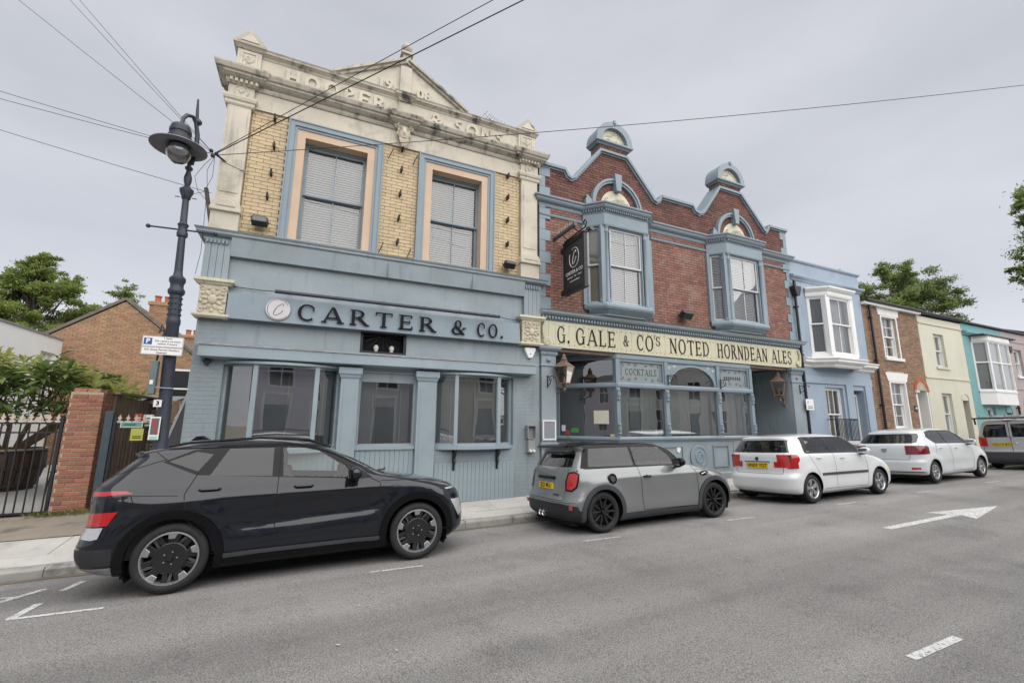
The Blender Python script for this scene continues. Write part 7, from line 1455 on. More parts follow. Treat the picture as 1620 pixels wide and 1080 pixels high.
q = MB(); q.lathe([(.044,5.08),(.06,5.10),(.065,5.14),(.09,5.20),(.095,5.25),(.06,5.28),(.034,5.32),(.052,5.39),(.055,5.46),(.034,5.54),(.03,5.58),(.05,5.60),(.055,5.63),(.03,5.65),(.026,5.75)], (0,0,0), 18); q.build('column_cap', LAMPM, lamp, smooth=True)
for a in (0, PI/2, PI, 3*PI/2): MB().tube([(.08*math.cos(a),.08*math.sin(a),5.12),(.14*math.cos(a),.14*math.sin(a),5.12)], .008, 5).build('set_screw', LAMPM, lamp)
hx, hy, dz = -.10, -.22, -.27
nk = MB(); nk.tube([(.03,.0,5.70),(.06,.03,6.0),(.06,.03,6.25),(.035,.0,6.42),(-.0,-.05,6.50),(-.06,-.13,6.46),(-.09,-.19,6.36),(hx,hy,6.22)], [.03,.034,.034,.03,.03,.03,.028,.026], 10); nk.tube([(.045,.02,6.35),(.035,.0,6.65),(.03,.0,6.86)], [.028,.022,.014], 8); nk.ball((.06,.01,6.46), .055, 10); nk.build('swan_neck', LAMPM, lamp, smooth=True)
SHADEM = mat('grey_lamp_shade', (.15, .155, .165), .45, .12, 6, .1, 50)
q = MB(); q.lathe([(r_, h_+dz) for r_, h_ in [(.02,6.50),(.11,6.47),(.13,6.44),(.13,6.40),(.145,6.39),(.145,6.34),(.13,6.33),(.13,6.29),(.16,6.27),(.16,6.20)]], (hx,hy,0), 24); q.build('lamp_canister', LAMPM, lamp, smooth=True)
q = MB(); q.lathe([(r_, h_+dz) for r_, h_ in [(.15,6.22),(.22,6.155),(.365,6.10),(.37,6.085),(.36,6.08),(.22,6.105),(.14,6.135)]], (hx,hy,0), 36); q.build('reflector_shade', SHADEM, lamp, smooth=True)
BOWL = glass_mat('clear_bowl_glass', (.90, .91, .93), 2.2); q = MB(); q.lathe([(r_, h_+dz) for r_, h_ in [(.165,6.12),(.17,6.05),(.155,5.96),(.12,5.89),(.06,5.84),(.0,5.83)]], (hx,hy,0), 28); q.build('glass_bowl', BOWL, lamp, smooth='all')
q = MB(); q.lathe([(r_, h_+dz) for r_, h_ in [(.0,6.12),(.11,6.12),(.13,6.06),(.11,6.03),(.0,6.02)]], (hx,hy,0), 20); q.build('led_engine', mat('led_housing', (.42,.42,.43), .5, .1, 5, 0), lamp, smooth=True)
BLUEP = mat('parking_blue', (.02, .08, .30), .4, 0, 1, 0); ALU = mat('sign_back_alu', (.3, .3, .31), .5, .05, 4, 0)
# plates fixed to the column
ps = thing('parking_sign', 'white parking plate with blue P on the lamp post', 'sign', (-1.99, 7.87, 2.88)); sx0, sx1, sy = -2.235, -1.745, 7.87
MB().box(sx0, sx1, sy, sy+.006, 2.80, 2.955).build('upper_plate', WHITE, ps); MB().box(sx0, sx1, sy, sy+.006, 2.685, 2.794).build('lower_plate', WHITE, ps)
fr_ = MB(); fr_.ring(sx0+.004, sx1-.004, 2.804, 2.951, .003, sy-.0012, sy); fr_.ring(sx0+.004, sx1-.004, 2.689, 2.790, .003, sy-.0012, sy); fr_.build('border', LETTER_K, ps)
pb = MB().box(sx0+.02, sx0+.115, sy-.002, sy, 2.83, 2.925).build('blue_square', BLUEP, ps); text_mesh('letter_p', 'P', .095, WHITE, pb, face_m(sx0+.068, sy-.003, 2.877), .0006, bold=.003)
for tx, z in (('1 hour', 2.93), ('No return to zone', 2.887), ('within 4 hours', 2.845)): text_mesh('text_line', tx, .040, LETTER_K, ps, face_m(sx0+.30, sy-.002, z), .0005)
for tx, z in (('KD Zone Permit Holders', 2.758), ('Exempt', 2.715)): text_mesh('text_line', tx, .040, LETTER_K, ps, face_m((sx0+sx1)/2, sy-.002, z), .0005)
for z in (2.74, 2.89): MB().box(-2.06, -1.86, sy+.006, sy+.06, z-.015, z+.015).build('clip', ALU, ps)
bx = thing('control_box', 'narrow grey green box strapped to the lamp post', 'box', (-2.06, 7.95, 2.3)); MB().box(-2.10, -2.02, 7.90, 8.0, 2.12, 2.60).build('case', mat('grey_green_box', (.13,.17,.17), .5, .1, 5, .1), bx, bev=.008); MB().box(-2.085, -2.045, 7.893, 7.90, 2.26, 2.32).build('label_plate', WHITE, bx); MB().tube([(-2.1,7.93,2.22),(-1.9,7.91,2.21),(-1.8,7.95,2.21)], .008, 5).build('strap', ALU, bx); MB().tube([(-2.06,7.97,2.6),(-2.04,7.98,2.9),(-2.02,8.0,3.05),(-2.06,7.98,3.15),(-2.08,7.98,3.02)], .014, 6).build('hook_bracket', LAMPM, bx)
nb = thing('number_plate', 'small white plate reading 3 on the lamp post', 'sign', (-1.95, 7.9, 2.0)); MB().box(-2.005, -1.91, 7.905, 7.911, 1.94, 2.04).build('plate', WHITE, nb); text_mesh('numeral', '3', .085, LETTER_K, nb, face_m(-1.957, 7.903, 1.99), .0006, bold=.003)
po = thing('poster', 'narrow poster with a red figure tied low on the lamp post', 'poster', (-1.94, 7.88, 1.6)); MB().box(-2.005, -1.885, 7.88, 7.886, 1.48, 1.80).build('sheet', WHITE, po); MB().box(-1.99, -1.90, 7.878, 7.88, 1.55, 1.78).build('dark_panel', mat('poster_slate', (.10,.13,.14), .6, .1, 9, 0), po); MB().prism([(-1.975,1.76),(-1.935,1.77),(-1.925,1.66),(-1.905,1.57),(-1.94,1.565),(-1.95,1.65),(-1.98,1.69)], 7.8765, 7.878).build('red_figure', MATS['red_sticker'], po); MB().box(-1.99, -1.90, 7.878, 7.88, 1.49, 1.53).build('green_strip', mat('mint_strip', (.30,.55,.42), .6, .05, 9, 0), po)
# ================================================================== OVERHEAD WIRES
WIREM = mat('black_cable', (.012, .012, .013), .6, .1, 3, 0)
def wire(label, a, b, sag, r, ext=0.):
    a, b = Vector(a), Vector(b); b = a+(b-a)*(1+ext); n = 26; pts = [a.lerp(b, k/n)-Vector((0,0,1))*4*sag*(k/n)*(1-k/n) for k in range(n+1)]
    return tag(MB().tube(pts, r, 6).build('overhead_wire', WIREM, None, smooth=True), label, 'wire', 'overhead wires meeting at the corner building')
BK = (-1.86, F-.16, 6.42)
wire('thick black overhead cable rising right from the corner bracket', BK, (2.46, 5.0, 8.0), .0, .009, .9)
wire('thinner overhead cable just above the thick one', (-1.86, F-.16, 6.44), (1.98, 5.0, 7.72), -.06, .006, .9)
wire('long thin overhead wire running right above the pub gables', (-1.84, F-.16, 6.40), (14.0, 3.04, 9.5), .28, .006, .5)
for i, (b, lb) in enumerate((((-5.37,10,9.32), 'overhead wire at the top left corner'), ((-4.71,10,9.63), 'left of the two close overhead wires above the lamp'), ((-4.58,10,9.69), 'right of the two close overhead wires above the lamp'), ((-5.37,10,7.47), 'upper of two shallow overhead wires at the left edge'), ((-5.36,10,7.33), 'lower of two shallow overhead wires at the left edge'))): wire(lb, (-1.88, F-.14, 6.42), b, .05, .0045, 1.2)
wire('lowest overhead wire left of the lamp post', (-1.86, F-.05, 5.72), (-5.27, 10, 6.76), .06, .0045, 1.2)
br = thing('wire_bracket', 'dark wire bracket with insulators on the left stone pilaster', 'bracket', BK); MB().tube([(-1.70,F-.05,6.36),(-1.86,F-.17,6.42)], .018, 6).build('arm', IRON, br); MB().tube([(-1.75,F-.06,6.36),(-1.45,F-.06,6.27),(-1.35,F-.06,6.27)], .014, 6).build('stay', STONE_D, br); [MB().ball((-1.84-dx, F-.17, 6.42+dz), .035, 8).build('insulator', IRON, br) for dx, dz in ((0,0),(.08,.04),(.05,-.05))]
lp = thing('cable_loops', 'thin loose cable loops hanging at the left corner of the building', 'cable', (-1.95, F-.1, 5.8))
for k, pts in enumerate((((-1.86,F-.15,6.4),(-2.0,F-.12,6.2),(-2.12,F-.1,5.95),(-2.05,F-.1,5.7),(-1.88,F-.08,5.52)), ((-1.86,F-.15,6.38),(-1.95,F-.12,6.1),(-1.92,F-.1,5.8),(-1.90,F-.1,5.3),(-1.88,F-.1,4.6),(-1.92,F-.08,4.2)), ((-1.86,F-.15,6.38),(-1.86,F-.12,6.0),(-1.95,F-.1,5.7),(-2.1,F-.1,5.62)))): MB().tube(pts, .004, 5).build('loop', WIREM, lp)
tp = tag(MB().tube([(-2.02,F+.3,5.95),(-1.84,F+.15,5.20)], .035, 8).build('leaning_pole', mat('weathered_post', (.10,.085,.07), .8, .2, 9, .3)), 'weathered pole end leaning behind the left corner of the building', 'pole')
# ================================================================== PUB HANGING SIGN AND LANTERNS
hs = thing('hanging_sign', 'black CARTER & CO. hanging sign projecting from the pub wall', 'sign', (5.42, F-.6, 5.4)); X = 5.42; y0, y1 = F-1.02, F-.12; z0, z1 = 4.78, 6.02
def yz_ring(x0, x1, a0, a1, b0, b1, w_): m = MB(); m.box(x0, x1, a0, a0+w_, b0, b1); m.box(x0, x1, a1-w_, a1, b0, b1); m.box(x0+.001, x1-.001, a0+w_, a1-w_, b1-w_, b1); m.box(x0+.001, x1-.001, a0+w_, a1-w_, b0, b0+w_); return m
yz_ring(X-.045, X+.045, y0, y1, z0, z1, .07).build('frame', BLACKP, hs); MB().box(X-.02, X+.02, y0+.07, y1-.07, z0+.07, z1-.07).build('panel', mat('charcoal_sign_panel', (.030,.030,.033), .35, .1, 2, 0), hs)
MB().box(X-.05, X+.05, y0-.02, y1+.02, z1, z1+.03).build('top_rail', BLACKP, hs); MB().box(X-.06, X+.06, y0-.02, y1+.02, z0-.05, z0).build('bottom_rail', BLACKP, hs)
tx = lambda t, sz, z, b=0.: text_mesh('sign_text', t, sz, WHITE, hs, Matrix.Translation((X-.022, (y0+y1)/2, z)) @ Matrix.Rotation(-PI/2, 4, 'Z') @ Matrix.Rotation(PI/2, 4, 'X'), .0008, bold=b)
tx('CARTER & CO.', .115, 5.22, .002); tx('Restaurant  ·  Bar  ·  Rooms', .052, 5.11, .001); tx('www.carterandco.uk', .048, 5.01, .001)
yc = (y0+y1)/2; lg = MB(); lg.tube([(X-.024, yc-.20*math.cos(t), 5.56+.24*math.sin(t)) for t in [2.6+i*.26 for i in range(23)]], .008, 6); lg.tube([(X-.026, yc-a*.19, 5.56+b*.22) for a, b in ((.45,.5),(.38,.72),(.12,.62),(-.15,.2),(-.36,-.35),(-.32,-.68),(-.05,-.62),(.3,-.3),(.5,0))], .008, 6); lg.build('monogram', WHITE, hs)
MB().tube([(X-.22,y0+.05,6.19),(X-.22,y1+.12,6.19)], .05, 10).build('light_tube', mat('grey_light_tube', (.09,.09,.10), .4, .1, 5, 0), hs); MB().tube([(X+.22,y0+.05,6.19),(X+.22,y1+.12,6.19)], .05, 10).build('light_tube', MATS['grey_light_tube'], hs)
for y in (y0+.2, y1-.2): MB().tube([(X-.22,y,6.19),(X,y,6.08),(X+.22,y,6.19)], .014, 6).build('tube_arm', BLACKP, hs)
MB().tube([(X,y1,6.10),(X,y0,6.14),(X,y0-.06,6.24),(X,y0-.01,6.32),(X,y0+.06,6.28),(X,y0+.04,6.22)], .018, 8).build('scroll_bracket', BLACKP, hs)
for z in (z1-.12, z0+.05): MB().box(X-.04, X+.04, y1-.02, F+.03, z-.05, z+.05).build('wall_bracket', BLACKP, hs)
s_ = MB(); [s_.tube([(X-.22+random.uniform(-.05,.05), y0+.1+k*.045, 6.24), (X-.22+random.uniform(-.1,.1), y0+.1+k*.045+random.uniform(-.03,.03), 6.37)], .003, 3, False) for k in range(22)]; o = s_.build('bird_spikes', STONE_D, hs, fix=False); o['kind'] = 'stuff'
COPPER = mat('weathered_copper', (.20, .135, .10), .5, .2, 12, .2, 60, metal=.3); LGL = glass_mat('smoky_lantern_glass', (.55, .46, .38), 1.5)
def lantern(label, cx, cy, cz, wallx, wally, s=1., bm=COPPER):
    r = thing('wall_lantern', label, 'lantern', (cx, cy, cz), 'copper lanterns beside the pub entrances', local=True); r.scale = (s, s, s); r.rotation_euler = (0, 0, .5)
    wt, wb_, zt, zb = .20, .115, .0, -.42; c4 = lambda w_, z: [(w_,w_,z),(-w_,w_,z),(-w_,-w_,z),(w_,-w_,z)]
    q = MB(); q.add(c4(.235,.0)+c4(.09,.14)+c4(.075,.14)+c4(.065,.20), [(0,1,5,4),(1,2,6,5),(2,3,7,6),(3,0,4,7),(4,5,9,8),(5,6,10,9),(6,7,11,10),(7,4,8,11),(8,9,13,12),(9,10,14,13),(10,11,15,14),(11,8,12,15),(12,13,14,15),(3,2,1,0)]); q.lathe([(.08,.20),(.09,.23),(.05,.27),(.06,.30),(.03,.34),(.0,.38)], (0,0,0), 12); q.build('hood', COPPER, r)
    a, b = c4(wt, zt), c4(wb_, zb)
    for k in range(4): MB().tube([a[k], b[k]], .014, 6).build('corner_bar', COPPER, r)
    for k in range(4): g = MB(); g.add([a[k], a[(k+1)%4], b[(k+1)%4], b[k]], [(0,1,2,3)]); g.build('glass_panel', LGL, r, fix=False)
    q = MB(); q.box(-.13,.13,-.13,.13,-.45,-.42); q.lathe([(.04,-.45),(.05,-.5),(.03,-.55),(.045,-.6),(.02,-.66)], (0,0,0), 10); q.build('base', COPPER, r)
    for k in range(4): t = PI/4+PI/2*k; MB().tube([(.15*math.cos(t),.15*math.sin(t),-.43),(.19*math.cos(t),.19*math.sin(t),-.49),(.12*math.cos(t),.12*math.sin(t),-.54),(.03*math.cos(t),.03*math.sin(t),-.53)], .010, 6).build('scroll', COPPER, r)
    MB().lathe([(.0,-.42),(.03,-.42),(.03,-.32),(.02,-.30),(.0,-.22)], (0,0,0), 10).build('candle_lamp', MATS['opal_bulb'], r)
    d = Vector((wallx-cx, wally-cy, 0))/s; d.rotate(Matrix.Rotation(-.5, 3, 'Z')); MB().tube([(0,0,-.58), d*.4+Vector((0,0,-.66)), d*.8+Vector((0,0,-.70)), d+Vector((0,0,-.60))], [.018,.02,.026,.03], 8).build('wall_arm', bm, r); MB().tube([d+Vector((0,0,-.50)), d+Vector((0,0,-.80))], .03, 8).build('wall_plate', bm, r); return r
lantern('copper lantern hanging at the left pub entrance', 5.30, F-.22, 3.0, 5.19, F+.05, .85); lantern('copper lantern on the right pub entrance wall', 13.36, F+.16, 3.04, 13.68, F+.22, .95)
def scroll_bracket(label, x, y, z, dx=0):
    r = thing('iron_bracket', label, 'bracket', (x, y, z), 'small black scroll brackets on the pub front', local=True)
    MB().box(-.012,.012,-.02,0,-.22,.06).build('back_plate', BLACKP, r); MB().tube([(0,-.01,.02),(0,-.22,.03),(0,-.30,.0),(0,-.28,-.04)], .011, 6).build('arm', BLACKP, r); MB().tube([(0,-.02,-.18),(0,-.12,-.14),(0,-.18,-.04),(0,-.12,.0),(0,-.08,-.05),(0,-.12,-.07)], .010, 6).build('scroll', BLACKP, r); return r
scroll_bracket('black scroll bracket left of the arched fanlight', 8.60, F-.05, 2.95); scroll_bracket('black scroll bracket right of the arched fanlight', 10.55, F-.05, 2.92); scroll_bracket('black scroll bracket on the left pub pier', 4.95, F-.06, 2.75); scroll_bracket('black scroll bracket on the right pub pier', 14.05, F-.06, 2.9)
# ================================================================== YARD: PILLAR, GATES, FENCE
PBRICK = mat('orange_red_pillar_brick', (.31, .135, .085), .8, .15, 9, .5, 100, rand=.22, stain=((.40, .30, .24), .54, .72, 6.))
px0, px1, py0, py1, pz1 = -3.92, -3.44, 10.60, 11.05, 2.24
pil = thing('brick_pillar', 'tall red brick gate pillar beside the yard gate', 'pillar', ((px0+px1)/2, 10.8, .1)); MB().box(px0+.012, px1-.012, py0+.012, py1-.012, -.1, pz1).build('core', MORTAR_L, pil)
lay_bricks(pil, PBRICK, [(px0,.12),(px1,.12),(px1,pz1),(px0,pz1)], [], py0, .235, .0745, .011, .1, singles=200, jit=.004)
me, uv, uf = unit_brick('brick', PBRICK); z = .12; k = 0
while z < pz1-.03:
    for j in range(3):
        a, b = py0+.0+(j-.5*(k % 2))*.235+.11, py0+(j+1-.5*(k % 2))*.235-.011+.11; a, b = max(a, py0+.105), min(b, py1)
        if b-a > .04: inst(me, 'brick', pil, (px1+random.uniform(-.003,.003), (a+b)/2, z+.032), (b-a, .06, .0635), (0,0,PI/2))
    z += .0745; k += 1
for j in range(2): MB().box(px0+.05+j*.19, px0+.05+j*.19+.18, py0+.01, py1-.05, pz1, pz1+.065).build('cap_brick', PBRICK, pil)
GATEM = mat('black_railing_paint', (.020, .022, .026), .45, .15, 6, .1, 60); FIN = mat('weathered_pale_gold_finial', (.52, .42, .34), .6, .1, 10, .1)
def gate(label, x0, x1, y, zt, zb, zm, n, skip=()):
    r = thing('iron_gate', label, 'gate', ((x0+x1)/2, y, zb))
    for z, h_ in ((zt, .028), (zm, .028), (zb, .03)): MB().box(x0, x1, y-.012, y+.012, z, z+h_).build('rail', GATEM, r)
    for x in (x0, x1): MB().box(x-.022, x+.022, y-.022, y+.022, zb-.05, zt+.14).build('stile', GATEM, r)
    fm = None
    for k in range(n):
        x = x0+(x1-x0)*(k+.5)/n; MB().box(x-.009, x+.009, y-.009, y+.009, zb, zt+.02).build('bar', GATEM, r)
        if fm is None:
            q = MB(); q.prism([(-.015,0),(.015,0),(.05,.03),(.028,.045),(.012,.04),(.018,.075),(.034,.09),(.016,.115),(.0,.165),(-.016,.115),(-.034,.09),(-.018,.075),(-.012,.04),(-.028,.045),(-.05,.03)], -.008, .008); o = q.build('finial', FIN, None); fm = o.data; bpy.data.objects.remove(o)
        if k not in skip: inst(fm, 'finial', r, (x, y, zt+.02))
    return r
gate('black iron yard gate with pale finials left of the brick pillar', -5.62, -3.96, 10.62, 1.66, .15, 1.50, 14); gate('black iron gate with pale finials between the pillar and the corner building', -3.22, -1.88, 10.62, 1.66, .15, 1.50, 11)
pt = tag(MB().box(-3.37, -3.25, 10.58, 10.72, .05, 1.90).build('gate_post', mat('slate_blue_post', (.055,.075,.095), .45, .08, 4, .05), None, bev=.006), 'slate blue square steel post against the brick pillar', 'post')
TIMB = mat('brown_timber_slat', (.20, .135, .09), .8, .15, 4, .4, 40, rand=.2)
tf = thing('timber_fence', 'brown timber slat fence running back behind the brick pillar', 'fence', (-3.35, 12, .1))
for k in range(13): y = 11.1+k*.205; MB().box(-3.46-.0*k, -3.40, y, y+.15, .1, 2.22-.01*k).build('slat', TIMB, tf)
for z in (.5, 1.9): MB().box(-3.52, -3.461, 11.1, 13.8, z, z+.08).build('rail', TIMB, tf)
MB().box(-3.54, -3.34, 11.05, 13.85, 2.23, 2.27).build('capping', TIMB, tf)
tf = thing('timber_fence', 'brown timber slat fence behind the gate next to the corner building', 'fence', (-2.4, 13, .1))
for k in range(8): x = -3.0+k*.16; MB().box(x, x+.12, 12.6, 12.64, .1, 2.12).build('slat', TIMB, tf)
MB().box(-3.02, -1.75, 12.64, 12.69, 1.9, 1.98).build('rail', TIMB, tf); MB().box(-3.02, -1.75, 12.58, 12.70, 2.13, 2.17).build('capping', TIMB, tf)
WOODG = mat('grey_stacked_timber', (.34, .29, .22), .85, .25, 3, .4, 40, rand=.25)
ls = thing('log_store', 'open timber store stacked with grey planks behind the gate', 'shed', (-3.5, 13.6, .1))
for x in (-3.85, -3.02): MB().box(x-.05, x+.05, 13.2, 13.3, .1, 2.1).build('post', TIMB, ls)
MB().add([(-4.0,13.05,2.12),(-2.9,13.05,2.12),(-2.9,14.2,2.28),(-4.0,14.2,2.28),(-4.0,13.05,2.18),(-2.9,13.05,2.18),(-2.9,14.2,2.34),(-4.0,14.2,2.34)], [(3,2,1,0),(4,5,6,7),(0,1,5,4),(1,2,6,5),(2,3,7,6),(3,0,4,7)]).build('lean_roof', LEAD, ls)
for k in range(21): z = .15+k*.088; MB().box(-3.78+random.uniform(-.04,.05), -3.09+random.uniform(-.06,.03), 13.35+random.uniform(-.03,.05), 14.0, z, z+.06+random.uniform(0,.018)).build('plank', WOODG, ls)
def plate(name, label, x0, x1, z0, z1, y, m, bits=()):
    r = thing(name, label, 'sign', ((x0+x1)/2, y, z0)); MB().box(x0, x1, y, y+.005, z0, z1).build('plate', m, r)
    for (a, b, c, d, mm) in bits: MB().box(a, b, y-.001, y, c, d).build('print', mm, r)
    return r
GREENS = mat('sign_green', (.13, .33, .27), .5, .05, 9, 0); YEL = mat('sign_yellow', (.45, .45, .10), .5, .05, 9, 0)
plate('gate_sign', 'long green and white sign on the right gate', -3.13, -2.80, 1.60, 1.71, 10.585, WHITE, ((-3.12,-2.81,1.61,1.70,GREENS), (-3.08,-2.90,1.645,1.662,WHITE)))
plate('gate_sign', 'yellow warning sign hung low on the right gate', -2.96, -2.77, 1.36, 1.585, 10.586, YEL, ((-2.93,-2.80,1.40,1.415,LETTER_K), (-2.93,-2.80,1.43,1.445,LETTER_K)))
plate('gate_sign', 'red prohibition notice behind the right gate', -2.98, -2.86, 1.70, 1.86, 10.72, MATS['red_sticker'], ((-2.96,-2.88,1.73,1.75,WHITE), (-2.96,-2.88,1.77,1.79,WHITE))); plate('gate_sign', 'white notice behind the right gate', -2.84, -2.68, 1.62, 1.84, 10.72, WHITE, ((-2.82,-2.70,1.7,1.72,LETTER_K), (-2.82,-2.70,1.76,1.78,LETTER_K)))
lb = thing('leaning_board', 'tall dark board with pale edge leaning against the corner building', 'board', (-2.2, 9.8, .1)); q = MB(); q.prism([(-2.52,.12),(-1.84,2.72),(-1.83,2.55),(-1.84,.12)], 9.75, 9.80); q.build('panel', mat('dark_board', (.06,.062,.065), .6, .1, 4, .1), lb); MB().prism([(-2.56,.12),(-2.52,.12),(-1.835,2.74),(-1.87,2.76)], 9.74, 9.81).build('pale_edge', LADM, lb)
# barrel planter and its shrub, yard chair
STAVE = mat('brown_barrel_stave', (.060, .036, .026), .6, .2, 5, .3, 30, rand=.2)
bc = (-6.22, 14.4); bl = thing('barrel_planter', 'large half barrel planter behind the left gate', 'planter', (*bc, .14)); n = 22
prof = [(.50,.14),(.60,.40),(.655,.65),(.66,.85),(.63,1.02)]
for k in range(n): a0, a1 = 2*PI*k/n+.012, 2*PI*(k+1)/n-.012; q = MB(); q.lathe([(r_, h_) for r_, h_ in prof]+[(prof[-1][0]-.05, 1.02), (.45,.14)], (*bc, 0), 3, 'z', a0, a1); q.build('stave', STAVE, bl, smooth=True)
for z, r_ in ((.98, .645), (.62, .66), (.25, .555)): MB().lathe([(r_,z-.03),(r_+.008,z-.03),(r_+.008,z+.03),(r_,z+.03)], (*bc,0), 32).build('hoop', IRON, bl)
MB().lathe([(0,.94),(.60,.94)], (*bc,0), 24).build('soil', DIRT, bl); MB().lathe([(.60,1.02),(.655,1.02),(.66,1.06),(.60,1.06)], (*bc,0), 30).build('rim_board', WOODG, bl)
cr = thing('yard_chair', 'black metal yard chair half hidden by the brick pillar', 'chair', (-4.75, 13.4, .14), local=True)
for dx in (-.2, .2):
    for dy in (-.2, .2): MB().tube([(dx*1.15,dy*1.15,0),(dx,dy,.46)], .012, 6).build('leg', BLACKP, cr)
MB().box(-.22,.22,-.22,.22,.45,.475).build('seat', BLACKP, cr); MB().tube([(-.2,.2,.46),(-.19,.24,.9),(.19,.24,.9),(.2,.2,.46)], .013, 6).build('back_frame', BLACKP, cr); [MB().box(-.18,.18,.225,.24,z,z+.05).build('back_slat', BLACKP, cr) for z in (.62,.76)]
tb = thing('yard_table', 'small wooden yard table behind the brick pillar', 'table', (-4.55, 14.2, .14), local=True); MB().box(-.45,.45,-.35,.35,.70,.74).build('top', WOODG, tb); [MB().box(x-.03,x+.03,y-.03,y+.03,0,.70).build('leg', TIMB, tb) for x in (-.38,.38) for y in (-.28,.28)]
# ================================================================== HOUSES BEHIND THE YARD
GBRICK = mat('light_brown_brick', (.34, .205, .12), .8, .12, 6, .4, 80, rand=.16)
wb_ = thing('white_building', 'white rendered flat roofed building at the far left', 'building', (-10, 16, .1)); wall_holes(MB(TR(-8.0, 0, 0, PI/2)), 9.0, 20.45, -.2, 4.42, [(19.2, 20.1, 3.0, 3.9)], 0, .3).build('wall', mat('bright_white_render', (.80,.80,.77), .7, .04, 1, .1), wb_); MB().box(-14, -8.31, 9, 20.4, -.2, 4.4).build('rear_block', WRENDER, wb_); MB().box(-14, -7.96, 9, 20.49, 4.42, 4.47).build('roof_edge', LEAD, wb_)
sash = MB(TR(-8.0, 0, 0, PI/2)).ring(19.2, 20.1, 3.0, 3.9, .06, .08, .16); sash.T = TR(-8.0, 0, 0, PI/2); sash.box(19.72, 19.80, .08, .16, 3.06, 3.84); wn_ = sash.build('window', WHITE, wb_); pane(wn_, TR(-8.0,0,0,PI/2), 19.26, 20.04, 3.06, 3.84, .12, GLASS_D)
gh = thing('gable_house', 'light brown brick house with plain gable end behind the yard', 'house', (-6.6, 21, .1)); gy = 21.0
gp = [(-8.7,-.2),(-4.0,-.2),(-4.0,3.95),(-6.63,6.15),(-8.7,4.62)]; wall = MB(); wall.prism(gp, gy+.02, gy+.3); wall.build('wall', MORTAR_L, gh)
lay_bricks(gh, GBRICK, gp, [(-5.05,-4.25,2.5,3.65)], gy, .225, .075, .009, .03, 0)
for (a, b) in (((-8.8,4.58), (-6.63,6.2)), ((-6.63,6.2), (-3.9,3.90))):
    q = MB(); d = Vector((b[0]-a[0], b[1]-a[1])).normalized(); nn_ = Vector((-d.y, d.x)); q.prism([a, b, (b[0]+nn_.x*.10, b[1]+nn_.y*.10), (a[0]+nn_.x*.10, a[1]+nn_.y*.10)], gy-.06, gy+9); q.build('roof_slope', mat('grey_brown_tiles', (.15,.125,.105), .85, .2, 6, .4, 40) if 'grey_brown_tiles' not in MATS else MATS['grey_brown_tiles'], gh)
wi_ = MB().ring(-5.05, -4.25, 2.5, 3.65, .07, gy-.02, gy+.05); wi_.box(-4.98, -4.32, gy-.015, gy+.05, 2.86, 2.92); wi_ = wi_.build('window', WHITE, gh); pane(wi_, TR(0,0,0), -4.98, -4.32, 2.56, 3.6, gy+.012, OGL)
MB().box(-6.6, -6.4, gy-.16, gy-.0, 3.2, 3.32).build('outside_lamp', BLACKP, gh)
def chimney(label, x0, x1, y, z0, z1, n=2):
    r = thing('chimney_stack', label, 'chimney', ((x0+x1)/2, y, z0)); MB().box(x0+.01, x1-.01, y+.01, y+.6, z0, z1).build('stack', MORTAR_L, r); lay_bricks(r, GBRICK, [(x0,z0),(x1,z0),(x1,z1),(x0,z1)], [], y-.01, .225, .075, .009, .03, 0); sd2 = MB().box(x1-.011, x1+.004, y, y+.6, z0, z1).build('stack_side', GBRICK, r); MB().box(x0-.05, x1+.05, y-.06, y+.66, z1-.16, z1-.04).build('oversail', GBRICK, r)
    for k in range(n): cx = x0+(x1-x0)*(k+.5)/n; MB().lathe([(.12,z1),(.11,z1+.05),(.10,z1+.22),(.125,z1+.24),(.125,z1+.28),(.08,z1+.28)], (cx, y+.3, 0), 12).build('chimney_pot', MATS['orange_brick'], r, smooth=True)
chimney('brick chimney with two orange pots on the gable house roof', -6.07, -5.42, 21.6, 4.6, 6.40); chimney('small brick chimney seen between the lamp post and the corner building', -5.75, -5.15, 25.6, 4.0, 5.75)
rh = thing('rear_house', 'lower brick house partly hidden behind the lamp post', 'house', (-5.0, 26, .1)); MB().prism([(-7.5,-.2),(-3.4,-.2),(-3.4,3.9),(-5.4,5.4),(-7.5,3.9)], 26, 32).build('wall', GBRICK, rh); MB().prism([(-5.4,5.42),(-3.2,3.80),(-3.2,3.92),(-5.4,5.54)], 25.9, 32).build('roof_slope', MATS['grey_brown_tiles'], rh); MB().prism([(-5.4,5.42),(-7.7,3.80),(-7.7,3.92),(-5.4,5.54)], 25.9, 32).build('roof_slope', MATS['grey_brown_tiles'], rh)
# ================================================================== VEGETATION
def leaf_mat(name, c, rnd=.35, tr=.35):
    m = mat(name, c, .5, .12, 3, 0, rand=rnd); N = m.node_tree.nodes; L = m.node_tree.links; b = N['Principled BSDF']; src = b.inputs['Base Color'].links[0].from_socket
    t = N.new('ShaderNodeBsdfTranslucent'); L.new(src, t.inputs[0]); x = N.new('ShaderNodeMixShader'); x.inputs[0].default_value = tr; L.new(b.outputs[0], x.inputs[1]); L.new(t.outputs[0], x.inputs[2]); L.new(x.outputs[0], N['Material Output'].inputs[0]); return m
LEAF_A = leaf_mat('mid_green_leaf', (.23, .29, .085), .3, .5); LEAF_B = leaf_mat('fresh_green_leaf', (.20, .22, .075)); LEAF_C = leaf_mat('wind_blown_leaf', (.20, .26, .085), .3, .5); BARK = mat('grey_brown_bark', (.075, .06, .048), .9, .25, 6, .6, 30)
